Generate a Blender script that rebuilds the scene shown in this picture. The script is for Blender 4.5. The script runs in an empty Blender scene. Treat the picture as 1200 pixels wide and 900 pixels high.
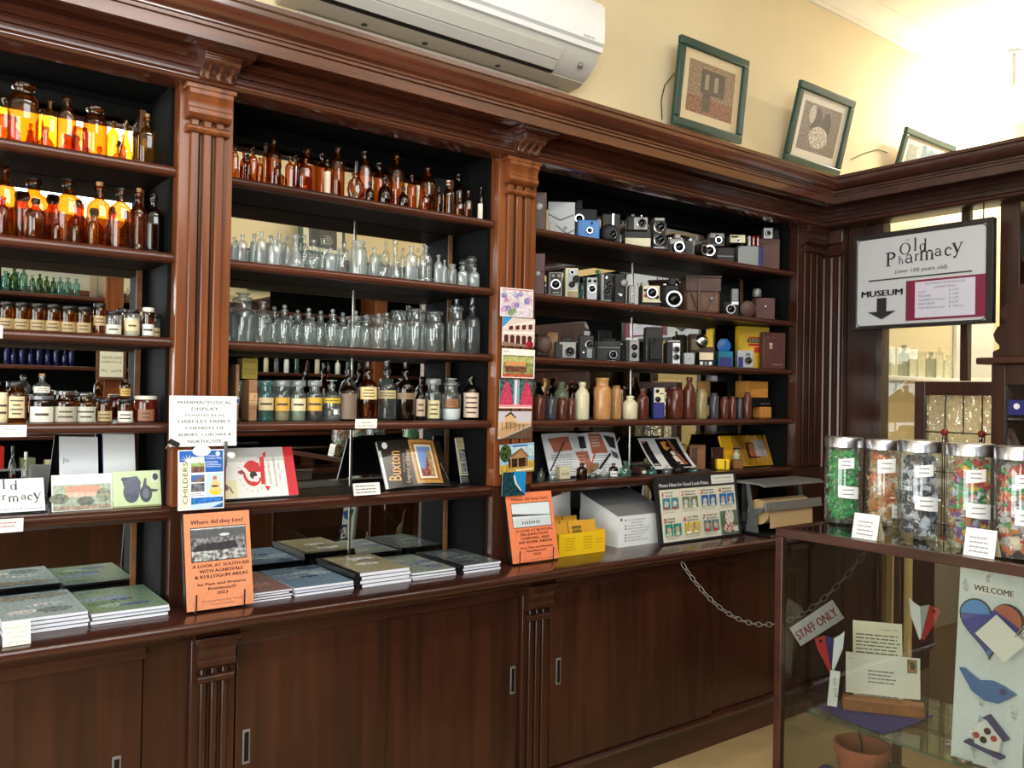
import bpy, math, random
from mathutils import Vector, Matrix
random.seed(7)
SC = bpy.context.scene
COL = SC.collection

# ------------------------------------------------------------------ camera
FPX = 996.5
YAW, PITCH, ROLL = 0.6512, 0.0115, 0.0174
CAM = Vector((0.0, -2.5624, 1.55))
Fw = Vector((math.sin(YAW)*math.cos(PITCH), math.cos(YAW)*math.cos(PITCH), math.sin(PITCH)))
Rt = Fw.cross(Vector((0, 0, 1))).normalized()
Up = Rt.cross(Fw)
_c, _s = math.cos(ROLL), math.sin(ROLL)
Rt, Up = _c*Rt + _s*Up, -_s*Rt + _c*Up
cam_data = bpy.data.cameras.new('camera')
cam = bpy.data.objects.new('camera', cam_data)
COL.objects.link(cam)
cam_data.sensor_width = 36
cam_data.lens = 36*FPX/1200
cam_data.clip_start = 0.05
M = Matrix.Identity(4)
for i in range(3):
    M[i][0], M[i][1], M[i][2], M[i][3] = Rt[i], Up[i], -Fw[i], CAM[i]
cam.matrix_world = M
SC.camera = cam

# ------------------------------------------------------------------ world, lights, exposure
SC.view_settings.view_transform = 'Standard'
SC.view_settings.look = 'None'
SC.view_settings.gamma = 1
SC.view_settings.use_curve_mapping = False
SC.view_settings.exposure = -0.5
SC.cycles.max_bounces = 12
SC.cycles.diffuse_bounces = 4
SC.cycles.glossy_bounces = 6
SC.cycles.transmission_bounces = 6
SC.cycles.transparent_max_bounces = 48
SC.cycles.sample_clamp_indirect = 6
SC.cycles.blur_glossy = 0.3
SC.cycles.caustics_reflective = False
SC.cycles.caustics_refractive = False
W = bpy.data.worlds.new('world')
SC.world = W
W.use_nodes = True
W.node_tree.nodes['Background'].inputs[0].default_value = (0.9, 0.96, 1.0, 1)
W.node_tree.nodes['Background'].inputs[1].default_value = 2.5

def area(name, loc, rot, sx, sy, energy, color=(1, 1, 1), spread=math.pi):
    d = bpy.data.lights.new(name, 'AREA')
    d.shape = 'RECTANGLE'; d.size = sx; d.size_y = sy; d.energy = energy; d.color = color; d.spread = spread
    o = bpy.data.objects.new(name, d); COL.objects.link(o)
    o.location = loc; o.rotation_euler = rot
    return o
PI = math.pi
# daylight through the shop windows (left wall) and through the fanlight high in the opposite wall
area('daylight_shopfront', (-2.72, -1.9, 1.75), (0, -PI/2, 0), 2.2, 3.0, 230, (0.93, 0.97, 1.0))
area('daylight_fanlight', (0.95, -4.02, 3.33), (PI/2, 0, 0), 1.9, 1.16, 95, (0.96, 0.98, 1.0))
area('daylight_street', (-1.4, -4.02, 1.8), (PI/2, 0, 0), 1.8, 2.2, 140, (0.94, 0.97, 1.0))
# tubes of the ceiling battens; the front and middle ones are unseen, added fill
area('fill_tube_front', (0.9, -2.2, 3.84), (0, 0, 0), 1.3, 0.12, 42, (1.0, 0.95, 0.86))
area('fill_tube_middle', (3.0, -2.2, 3.84), (0, 0, 0), 1.3, 0.12, 40, (1.0, 0.95, 0.86))
area('tube_rear', (6.05, -0.55, 3.80), (0, 0, 0), 1.3, 0.12, 90, (1.0, 0.93, 0.78))

# ------------------------------------------------------------------ pixel -> world (the photograph is 1200 x 900)
def ray(u, v): return Fw + Rt*((u-600)/FPX) - Up*((v-450)/FPX)
def at(u, v, y):
    d = ray(u, v); return CAM + d*((y-CAM.y)/d.y)
def atX(u, v, X):
    d = ray(u, v); return CAM + d*((X-CAM.x)/d.x)
def atZ(u, v, z):
    d = ray(u, v); return CAM + d*((z-CAM.z)/d.z)
def depth(P): return (P-CAM).dot(Fw)

# ------------------------------------------------------------------ materials
def lin(c):
    return tuple((x/255/12.92 if x/255 <= 0.04045 else ((x/255+0.055)/1.055)**2.4) for x in c)
MATS = {}
def nmat(name):
    m = bpy.data.materials.new(name); m.use_nodes = True
    nt = m.node_tree; nt.nodes.clear()
    out = nt.nodes.new('ShaderNodeOutputMaterial')
    MATS[name] = m
    return m, nt, out
def pbr(name, col, rough=0.5, metal=0.0, coat=0.0, noise=0.0, nscale=20, emit=None, es=0, spec=0.5, bump=0.0, srgb=True):
    m, nt, out = nmat(name)
    b = nt.nodes.new('ShaderNodeBsdfPrincipled')
    c = lin(col) if srgb else col
    b.inputs['Base Color'].default_value = (*c, 1)
    b.inputs['Roughness'].default_value = rough
    b.inputs['Metallic'].default_value = metal
    b.inputs['Coat Weight'].default_value = coat
    b.inputs['Specular IOR Level'].default_value = spec
    if emit:
        b.inputs['Emission Color'].default_value = (*emit, 1); b.inputs['Emission Strength'].default_value = es
    if noise or bump:
        tc = nt.nodes.new('ShaderNodeTexCoord')
        n = nt.nodes.new('ShaderNodeTexNoise'); n.inputs['Scale'].default_value = nscale; n.inputs['Detail'].default_value = 5
        nt.links.new(tc.outputs['Object'], n.inputs['Vector'])
        if noise:
            r = nt.nodes.new('ShaderNodeValToRGB')
            r.color_ramp.elements[0].position = 0.3; r.color_ramp.elements[1].position = 0.7
            r.color_ramp.elements[0].color = (*[x*(1-noise) for x in c], 1)
            r.color_ramp.elements[1].color = (*[min(1, x*(1+noise)) for x in c], 1)
            nt.links.new(n.outputs['Fac'], r.inputs['Fac']); nt.links.new(r.outputs['Color'], b.inputs['Base Color'])
        if bump:
            bp = nt.nodes.new('ShaderNodeBump'); bp.inputs['Strength'].default_value = bump; bp.inputs['Distance'].default_value = 0.002
            nt.links.new(n.outputs['Fac'], bp.inputs['Height']); nt.links.new(bp.outputs['Normal'], b.inputs['Normal'])
    nt.links.new(b.outputs['BSDF'], out.inputs['Surface'])
    return m
def wood(name, ca, cb, axis, rough=0.28, coat=0.35, spec=0.4):
    m, nt, out = nmat(name)
    N = nt.nodes.new; L = nt.links.new
    b = N('ShaderNodeBsdfPrincipled')
    tc = N('ShaderNodeTexCoord'); mp = N('ShaderNodeMapping')
    sc = [26, 26, 26]; sc['xyz'.index(axis)] = 1.3
    mp.inputs['Scale'].default_value = sc
    n = N('ShaderNodeTexNoise'); n.inputs['Scale'].default_value = 1.0; n.inputs['Detail'].default_value = 7; n.inputs['Distortion'].default_value = 0.6
    n2 = N('ShaderNodeTexNoise'); n2.inputs['Scale'].default_value = 2.2; n2.inputs['Detail'].default_value = 2
    L(tc.outputs['Object'], mp.inputs['Vector']); L(mp.outputs['Vector'], n.inputs['Vector']); L(tc.outputs['Object'], n2.inputs['Vector'])
    r = N('ShaderNodeValToRGB')
    r.color_ramp.elements[0].position = 0.32; r.color_ramp.elements[1].position = 0.68
    r.color_ramp.elements[0].color = (*lin(ca), 1); r.color_ramp.elements[1].color = (*lin(cb), 1)
    L(n.outputs['Fac'], r.inputs['Fac'])
    mx = N('ShaderNodeMix'); mx.data_type = 'RGBA'; mx.blend_type = 'MULTIPLY'; mx.inputs[0].default_value = 0.55
    r2 = N('ShaderNodeValToRGB'); r2.color_ramp.elements[0].position = 0.35; r2.color_ramp.elements[1].position = 0.65
    r2.color_ramp.elements[0].color = (0.55, 0.5, 0.48, 1); r2.color_ramp.elements[1].color = (1, 1, 1, 1)
    L(n2.outputs['Fac'], r2.inputs['Fac'])
    L(r.outputs['Color'], mx.inputs[6]); L(r2.outputs['Color'], mx.inputs[7])
    L(mx.outputs[2], b.inputs['Base Color'])
    b.inputs['Roughness'].default_value = rough; b.inputs['Coat Weight'].default_value = coat; b.inputs['Coat Roughness'].default_value = 0.12
    b.inputs['Specular IOR Level'].default_value = spec
    bp = N('ShaderNodeBump'); bp.inputs['Strength'].default_value = 0.12; bp.inputs['Distance'].default_value = 0.001
    L(n.outputs['Fac'], bp.inputs['Height']); L(bp.outputs['Normal'], b.inputs['Normal'])
    L(b.outputs['BSDF'], out.inputs['Surface'])
    return m
def glass(name, centre, edge, body=None, bodyw=0.0, gloss=0.05, grough=0.03, bump=0.0, bscale=60):
    """hollow, thin-walled glass: what passes through is tinted more where the wall is seen edge-on"""
    m, nt, out = nmat(name)
    N = nt.nodes.new; L = nt.links.new
    lw = N('ShaderNodeLayerWeight'); lw.inputs['Blend'].default_value = 0.5
    mx = N('ShaderNodeMix'); mx.data_type = 'RGBA'
    mx.inputs[6].default_value = (*centre, 1); mx.inputs[7].default_value = (*edge, 1)
    pw = N('ShaderNodeMath'); pw.operation = 'POWER'; pw.inputs[1].default_value = 2.0
    L(lw.outputs['Facing'], pw.inputs[0]); L(pw.outputs[0], mx.inputs[0])
    tr = N('ShaderNodeBsdfTransparent'); L(mx.outputs[2], tr.inputs['Color'])
    gl = N('ShaderNodeBsdfGlossy'); gl.inputs['Roughness'].default_value = grough
    p5 = N('ShaderNodeMath'); p5.operation = 'POWER'; p5.inputs[1].default_value = 4.0
    ma = N('ShaderNodeMath'); ma.operation = 'MULTIPLY_ADD'; ma.inputs[1].default_value = 0.8; ma.inputs[2].default_value = gloss
    L(lw.outputs['Facing'], p5.inputs[0]); L(p5.outputs[0], ma.inputs[0])
    if bump:
        tc = N('ShaderNodeTexCoord'); n = N('ShaderNodeTexNoise'); n.inputs['Scale'].default_value = bscale; n.inputs['Detail'].default_value = 1
        bp = N('ShaderNodeBump'); bp.inputs['Strength'].default_value = bump; bp.inputs['Distance'].default_value = 0.01
        L(tc.outputs['Object'], n.inputs['Vector']); L(n.outputs['Fac'], bp.inputs['Height'])
        L(bp.outputs['Normal'], gl.inputs['Normal']); L(bp.outputs['Normal'], lw.inputs['Normal'])
    s1 = N('ShaderNodeMixShader')
    base = tr
    if body:
        di = N('ShaderNodeBsdfDiffuse'); di.inputs['Color'].default_value = (*body, 1)
        tl = N('ShaderNodeBsdfTranslucent'); tl.inputs['Color'].default_value = (*body, 1)
        ad = N('ShaderNodeMixShader'); ad.inputs[0].default_value = 0.5
        L(di.outputs[0], ad.inputs[1]); L(tl.outputs[0], ad.inputs[2])
        s0 = N('ShaderNodeMixShader'); s0.inputs[0].default_value = bodyw
        L(tr.outputs[0], s0.inputs[1]); L(ad.outputs[0], s0.inputs[2]); base = s0
    L(ma.outputs[0], s1.inputs[0]); L(base.outputs[0], s1.inputs[1]); L(gl.outputs[0], s1.inputs[2])
    L(s1.outputs[0], out.inputs['Surface'])
    return m
def printmat(name, rough):
    m, nt, out = nmat(name)
    N = nt.nodes.new; L = nt.links.new
    b = N('ShaderNodeBsdfPrincipled'); b.inputs['Roughness'].default_value = rough
    a = N('ShaderNodeAttribute'); a.attribute_name = 'ink'
    tc = N('ShaderNodeTexCoord'); n = N('ShaderNodeTexNoise'); n.inputs['Scale'].default_value = 90; n.inputs['Detail'].default_value = 4
    L(tc.outputs['Object'], n.inputs['Vector'])
    # alpha of the ink = how mottled the printed area is
    r = N('ShaderNodeValToRGB'); r.color_ramp.elements[0].position = 0.38; r.color_ramp.elements[1].position = 0.62
    r.color_ramp.elements[0].color = (0.15, 0.15, 0.15, 1); r.color_ramp.elements[1].color = (1.6, 1.6, 1.6, 1)
    L(n.outputs['Fac'], r.inputs['Fac'])
    mx = N('ShaderNodeMix'); mx.data_type = 'RGBA'; mx.blend_type = 'MULTIPLY'
    L(a.outputs['Alpha'], mx.inputs[0]); L(a.outputs['Color'], mx.inputs[6]); L(r.outputs['Color'], mx.inputs[7])
    L(mx.outputs[2], b.inputs['Base Color'])
    L(b.outputs['BSDF'], out.inputs['Surface'])
    return m

pbr('wall_cream', (226, 210, 172), 0.9, noise=0.03, nscale=3)
pbr('ceiling_white', (236, 230, 214), 0.9)
pbr('floor_vinyl', (176, 150, 108), 0.45, noise=0.12, nscale=5)
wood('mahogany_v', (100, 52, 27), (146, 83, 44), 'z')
wood('mahogany_x', (83, 44, 28), (117, 64, 39), 'x')
wood('mahogany_y', (69, 37, 25), (97, 51, 34), 'y')
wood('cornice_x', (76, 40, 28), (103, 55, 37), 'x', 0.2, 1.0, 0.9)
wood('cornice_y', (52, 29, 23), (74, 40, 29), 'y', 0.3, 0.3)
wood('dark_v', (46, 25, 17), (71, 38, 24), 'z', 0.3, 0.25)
wood('dark_x', (53, 29, 22), (76, 41, 30), 'x', 0.22, 0.5)
wood('dark_y', (53, 30, 23), (78, 43, 32), 'y', 0.3, 0.3)
wood('shelf_x', (65, 34, 23), (94, 49, 34), 'x', 0.3, 0.3)
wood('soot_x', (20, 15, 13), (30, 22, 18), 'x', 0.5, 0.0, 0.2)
wood('pale_wood', (150, 92, 48), (186, 122, 70), 'y', 0.4, 0.2)
wood('tan_box_wood', (120, 78, 44), (150, 100, 60), 'x', 0.5, 0.0)
pbr('black_paint', (9, 10, 11), 0.75, spec=0.12)
pbr('black_frame', (34, 28, 27), 0.4)
pbr('aluminium', (170, 165, 158), 0.35, 1.0)
pbr('chrome', (215, 215, 218), 0.22, 1.0)
pbr('brushed_steel', (200, 200, 204), 0.28, 1.0)
pbr('pewter', (140, 138, 135), 0.5, 0.6)
pbr('white_plastic', (238, 240, 240), 0.35)
pbr('ac_grey', (205, 203, 194), 0.5)
pbr('ac_beige', (186, 178, 160), 0.6)
pbr('black_plastic', (14, 14, 15), 0.45, spec=0.3)
pbr('lens_black', (8, 8, 12), 0.12)
pbr('black_leatherette', (24, 24, 25), 0.55, bump=0.6, nscale=300)
pbr('grey_metal', (120, 122, 122), 0.35, 0.5)
pbr('grey_plastic', (168, 172, 174), 0.4)
pbr('cream_plastic', (214, 206, 172), 0.4)
pbr('brown_leather', (70, 44, 34), 0.5, noise=0.25, nscale=30, bump=0.4)
pbr('tan_leather', (92, 60, 40), 0.5, noise=0.3, nscale=25, bump=0.4)
pbr('burgundy_leather', (84, 48, 44), 0.5, noise=0.12, nscale=40)
pbr('blue_plastic', (22, 104, 176), 0.35)
pbr('teal_plastic', (16, 110, 140), 0.3)
pbr('navy', (28, 34, 110), 0.6)
pbr('cloth_blue', (38, 44, 128), 0.85, noise=0.15, nscale=150)
pbr('paper', (240, 240, 236), 0.7)
pbr('paper_edge', (226, 228, 238), 0.8, noise=0.06, nscale=400)
pbr('cream_paper', (226, 212, 176), 0.75)
pbr('card_brown', (160, 120, 84), 0.8, noise=0.06, nscale=20)
pbr('card_orange', (190, 128, 50), 0.7, noise=0.05, nscale=40)
pbr('kraft_paper', (196, 164, 118), 0.75, noise=0.04, nscale=30)
pbr('yellow_card', (240, 196, 24), 0.55)
pbr('envelope_yellow', (216, 160, 48), 0.65)
pbr('orange_card', (232, 130, 88), 0.6)
pbr('green_frame', (30, 66, 58), 0.35)
pbr('cork', (168, 128, 84), 0.9, noise=0.2, nscale=200)
pbr('black_cap', (24, 20, 20), 0.35)
pbr('white_cap', (216, 210, 196), 0.4)
pbr('stone_cream', (214, 206, 172), 0.22, noise=0.05, nscale=20)
pbr('stone_tan', (186, 136, 84), 0.2, noise=0.12, nscale=30)
pbr('stone_brown', (92, 46, 34), 0.18, noise=0.2, nscale=30)
pbr('stone_olive', (148, 132, 92), 0.2, noise=0.1, nscale=30)
pbr('stone_slate', (70, 66, 74), 0.2, noise=0.12, nscale=30)
pbr('stone_green', (128, 140, 112), 0.25, noise=0.06, nscale=30)
pbr('terracotta', (168, 96, 70), 0.8, noise=0.1, nscale=40)
pbr('powder_white', (236, 238, 240), 0.9)
pbr('dark_liquid', (40, 24, 14), 0.2)
pbr('red_paint', (176, 36, 30), 0.4)
pbr('red_glass_bead', (150, 50, 38), 0.15)
pbr('lead', (36, 34, 34), 0.4, 0.6)
pbr('felt_dark', (48, 40, 36), 0.9)
pbr('sweet_green', (38, 158, 74), 0.35); pbr('sweet_caramel', (206, 150, 92), 0.4); pbr('sweet_dark', (62, 64, 78), 0.3)
pbr('sweet_red', (200, 56, 44), 0.35); pbr('sweet_yellow', (234, 200, 40), 0.35); pbr('sweet_purple', (120, 80, 140), 0.35)
pbr('sweet_orange', (222, 128, 70), 0.35); pbr('sweet_silver', (190, 194, 206), 0.25, 0.6); pbr('sweet_cream', (228, 210, 180), 0.4)
pbr('tube_glow', (255, 250, 240), 0.5, emit=(1, 0.96, 0.88), es=9)
pbr('globe_glow', (255, 250, 240), 0.5, emit=(1, 0.92, 0.76), es=320)
pbr('outdoor_bright', (255, 255, 255), 0.8)
printmat('print', 0.5); printmat('print_gloss', 0.22)
glass('amber', (0.66, 0.28, 0.03), (0.16, 0.035, 0.004), (0.42, 0.13, 0.01), 0.05, 0.06)
glass('amber_gold', (0.74, 0.46, 0.05), (0.24, 0.08, 0.006), (0.5, 0.22, 0.02), 0.05, 0.06)
glass('amber_brown', (0.72, 0.32, 0.07), (0.10, 0.025, 0.005), (0.14, 0.035, 0.008), 0.10, 0.07)
glass('brown_dark', (0.26, 0.11, 0.05), (0.03, 0.01, 0.006), (0.03, 0.012, 0.006), 0.25, 0.07)
glass('clear', (0.95, 0.98, 0.97), (0.50, 0.56, 0.56), (0.82, 0.88, 0.88), 0.09, 0.08)
glass('clear_frost', (0.92, 0.96, 0.95), (0.62, 0.70, 0.70), (0.86, 0.92, 0.92), 0.30, 0.10)
glass('clear_grey', (0.70, 0.74, 0.74), (0.30, 0.33, 0.33), (0.4, 0.42, 0.42), 0.12, 0.07)
glass('aqua', (0.55, 0.86, 0.84), (0.20, 0.50, 0.48), (0.35, 0.68, 0.66), 0.15, 0.08)
glass('teal_glass', (0.50, 0.80, 0.72), (0.14, 0.36, 0.32), (0.30, 0.52, 0.46), 0.2, 0.08)
glass('green_glass', (0.22, 0.50, 0.18), (0.03, 0.12, 0.03), (0.06, 0.22, 0.05), 0.12, 0.07)
glass('cobalt', (0.05, 0.10, 0.62), (0.01, 0.02, 0.22), (0.02, 0.04, 0.5), 0.15, 0.07)
glass('ruby_jar', (0.60, 0.10, 0.06), (0.20, 0.02, 0.01), (0.4, 0.05, 0.03), 0.3, 0.07)
glass('pane', (0.93, 0.95, 0.94), (0.80, 0.84, 0.83), None, 0, 0.04, 0.0)
glass('case_glass', (0.86, 0.88, 0.86), (0.7, 0.74, 0.72), None, 0, 0.06, 0.0)
glass('shelf_glass', (0.80, 0.88, 0.84), (0.5, 0.62, 0.56), None, 0, 0.07, 0.0)
glass('perspex', (0.86, 0.86, 0.85), (0.7, 0.7, 0.7), (0.75, 0.75, 0.74), 0.5, 0.06, 0.06)
glass('cellophane', (0.9, 0.9, 0.9), (0.6, 0.6, 0.6), None, 0, 0.08, 0.08, 0.8, 25)
glass('hammered', (0.90, 0.92, 0.86), (0.45, 0.45, 0.40), (0.7, 0.7, 0.6), 0.15, 0.2, 0.05, 1.0, 38)
m, nt, out = nmat('mirror')
g = nt.nodes.new('ShaderNodeBsdfGlossy'); g.inputs['Color'].default_value = (0.80, 0.83, 0.81, 1); g.inputs['Roughness'].default_value = 0.0
nt.links.new(g.outputs[0], out.inputs['Surface'])

# ------------------------------------------------------------------ mesh helpers
class MB:
    def __init__(s): s.v = []; s.f = []
    def box(s, x0, x1, y0, y1, z0, z1):
        b = len(s.v)
        for z in (z0, z1):
            s.v += [(x0, y0, z), (x1, y0, z), (x1, y1, z), (x0, y1, z)]
        s.f += [tuple(b+i for i in q) for q in ((0, 3, 2, 1), (4, 5, 6, 7), (0, 1, 5, 4), (1, 2, 6, 5), (2, 3, 7, 6), (3, 0, 4, 7))]
        return s
    def prism(s, poly, a0, a1, axis='x'):
        """poly in the two other axes (order y,z / x,z / x,y), extruded along axis"""
        n = len(poly); b = len(s.v)
        for a in (a0, a1):
            for p, q in poly:
                s.v.append({'x': (a, p, q), 'y': (p, a, q), 'z': (p, q, a)}[axis])
        s.f.append(tuple(range(b, b+n))[::-1]); s.f.append(tuple(range(b+n, b+2*n)))
        for i in range(n):
            j = (i+1) % n
            s.f.append((b+i, b+j, b+n+j, b+n+i))
        return s
    def lathe(s, prof, seg=20, cx=0, cy=0, cz=0, sqfn=None, axis='z', cap=True):
        b = len(s.v); rings = []
        def put(x, y, z):
            s.v.append((cx+x, cy+y, cz+z) if axis == 'z' else (cx+x, cy-z, cz+y) if axis == 'y' else (cx+z, cy+x, cz+y))
            return len(s.v)-1
        for r, z in prof:
            if r < 1e-6: rings.append([put(0, 0, z)])
            else:
                ring = []
                for k in range(seg):
                    a = 2*PI*k/seg
                    m = sqfn(r, z, a) if sqfn else (1, 1)
                    ring.append(put(r*m[0]*math.cos(a), r*m[1]*math.sin(a), z))
                rings.append(ring)
        for A, B in zip(rings, rings[1:]):
            for k in range(seg):
                k2 = (k+1) % seg
                if len(A) == 1 and len(B) == 1: continue
                if len(A) == 1: s.f.append((A[0], B[k2], B[k]))
                elif len(B) == 1: s.f.append((A[k], A[k2], B[0]))
                else: s.f.append((A[k], A[k2], B[k2], B[k]))
        if cap and len(rings[0]) > 1: s.f.append(tuple(rings[0][::-1]))
        if cap and len(rings[-1]) > 1: s.f.append(tuple(rings[-1]))
        return s
    def tube(s, pts, r, seg=6, closed=False):
        pts = [Vector(p) for p in pts]; n = len(pts); b = len(s.v); prev = None
        for i, p in enumerate(pts):
            t = (pts[(i+1) % n]-pts[i-1]) if closed else (pts[min(i+1, n-1)]-pts[max(i-1, 0)])
            t = t.normalized()
            ref = prev if prev is not None else (Vector((0, 0, 1)) if abs(t.z) < 0.9 else Vector((1, 0, 0)))
            x = (ref - t*ref.dot(t)).normalized(); prev = x; y = t.cross(x)
            for k in range(seg):
                a = 2*PI*k/seg; s.v.append(tuple(p+x*(r*math.cos(a))+y*(r*math.sin(a))))
        m = n if closed else n-1
        for i in range(m):
            i2 = (i+1) % n
            for k in range(seg):
                k2 = (k+1) % seg
                s.f.append((b+i*seg+k, b+i*seg+k2, b+i2*seg+k2, b+i2*seg+k))
        if not closed:
            s.f.append(tuple(b+k for k in range(seg))[::-1]); s.f.append(tuple(b+(n-1)*seg+k for k in range(seg)))
        return s
    def sphere(s, cx, cy, cz, r, seg=12, rings=8, sz=1.0):
        prof = [(r*math.sin(PI*i/rings), -r*sz*math.cos(PI*i/rings)) for i in range(rings+1)]
        prof[0] = (0, -r*sz); prof[-1] = (0, r*sz)
        return s.lathe(prof, seg, cx, cy, cz)
    def quad(s, *p):
        b = len(s.v); s.v += [tuple(x) for x in p]; s.f.append(tuple(range(b, b+len(p)))); return s
    def sheet(s, x0, x1, z0, z1, fy, n=10, t=0.002):
        """upright sheet whose depth follows fy(x, z); thickness t"""
        b = len(s.v); nz = 6
        for side in (0, 1):
            for i in range(n+1):
                for j in range(nz+1):
                    x = x0+(x1-x0)*i/n; z = z0+(z1-z0)*j/nz
                    s.v.append((x, fy(x, z)+side*t, z))
        h = (n+1)*(nz+1)
        for i in range(n):
            for j in range(nz):
                q = (b+i*(nz+1)+j, b+(i+1)*(nz+1)+j, b+(i+1)*(nz+1)+j+1, b+i*(nz+1)+j+1)
                s.f.append(q); s.f.append(tuple(k+h for k in q[::-1]))
        for i in range(n):
            for j in (0, nz):
                a, c = b+i*(nz+1)+j, b+(i+1)*(nz+1)+j
                s.f.append((a, a+h, c+h, c) if j == 0 else (a, c, c+h, a+h))
        for j in range(nz):
            for i in (0, n):
                a, c = b+i*(nz+1)+j, b+i*(nz+1)+j+1
                s.f.append((a, c, c+h, a+h) if i == 0 else (a, a+h, c+h, c))
        return s

def obj(name, mb, mat, parent=None, bev=0.0, smooth=40, loc=None, rot=None):
    me = bpy.data.meshes.new(name)
    me.from_pydata([tuple(p) for p in mb.v], [], mb.f)
    me.materials.append(MATS[mat] if isinstance(mat, str) else mat)
    if smooth:
        for p in me.polygons: p.use_smooth = True
        me.set_sharp_from_angle(angle=math.radians(smooth))
    o = bpy.data.objects.new(name, me)
    COL.objects.link(o)
    if parent is not None: o.parent = parent
    if loc: o.location = loc
    if rot: o.rotation_euler = rot
    if bev:
        md = o.modifiers.new('bevel', 'BEVEL'); md.width = bev; md.segments = 2; md.limit_method = 'ANGLE'
    return o
def tag(o, label, cat, group=None):
    o['label'] = label; o['category'] = cat
    if group: o['group'] = group
    return o
def thing(name, label, cat, loc=(0, 0, 0), rot=(0, 0, 0), group=None):
    o = bpy.data.objects.new(name, None); COL.objects.link(o)
    o.empty_display_size = 0.05
    o.location = loc; o.rotation_euler = rot if not isinstance(rot, (int, float)) else (0, 0, rot)
    return tag(o, label, cat, group)
def struct(name, mb, mat, bev=0.0):
    o = obj(name, mb, mat, None, bev, 30); o['kind'] = 'structure'; return o

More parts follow.
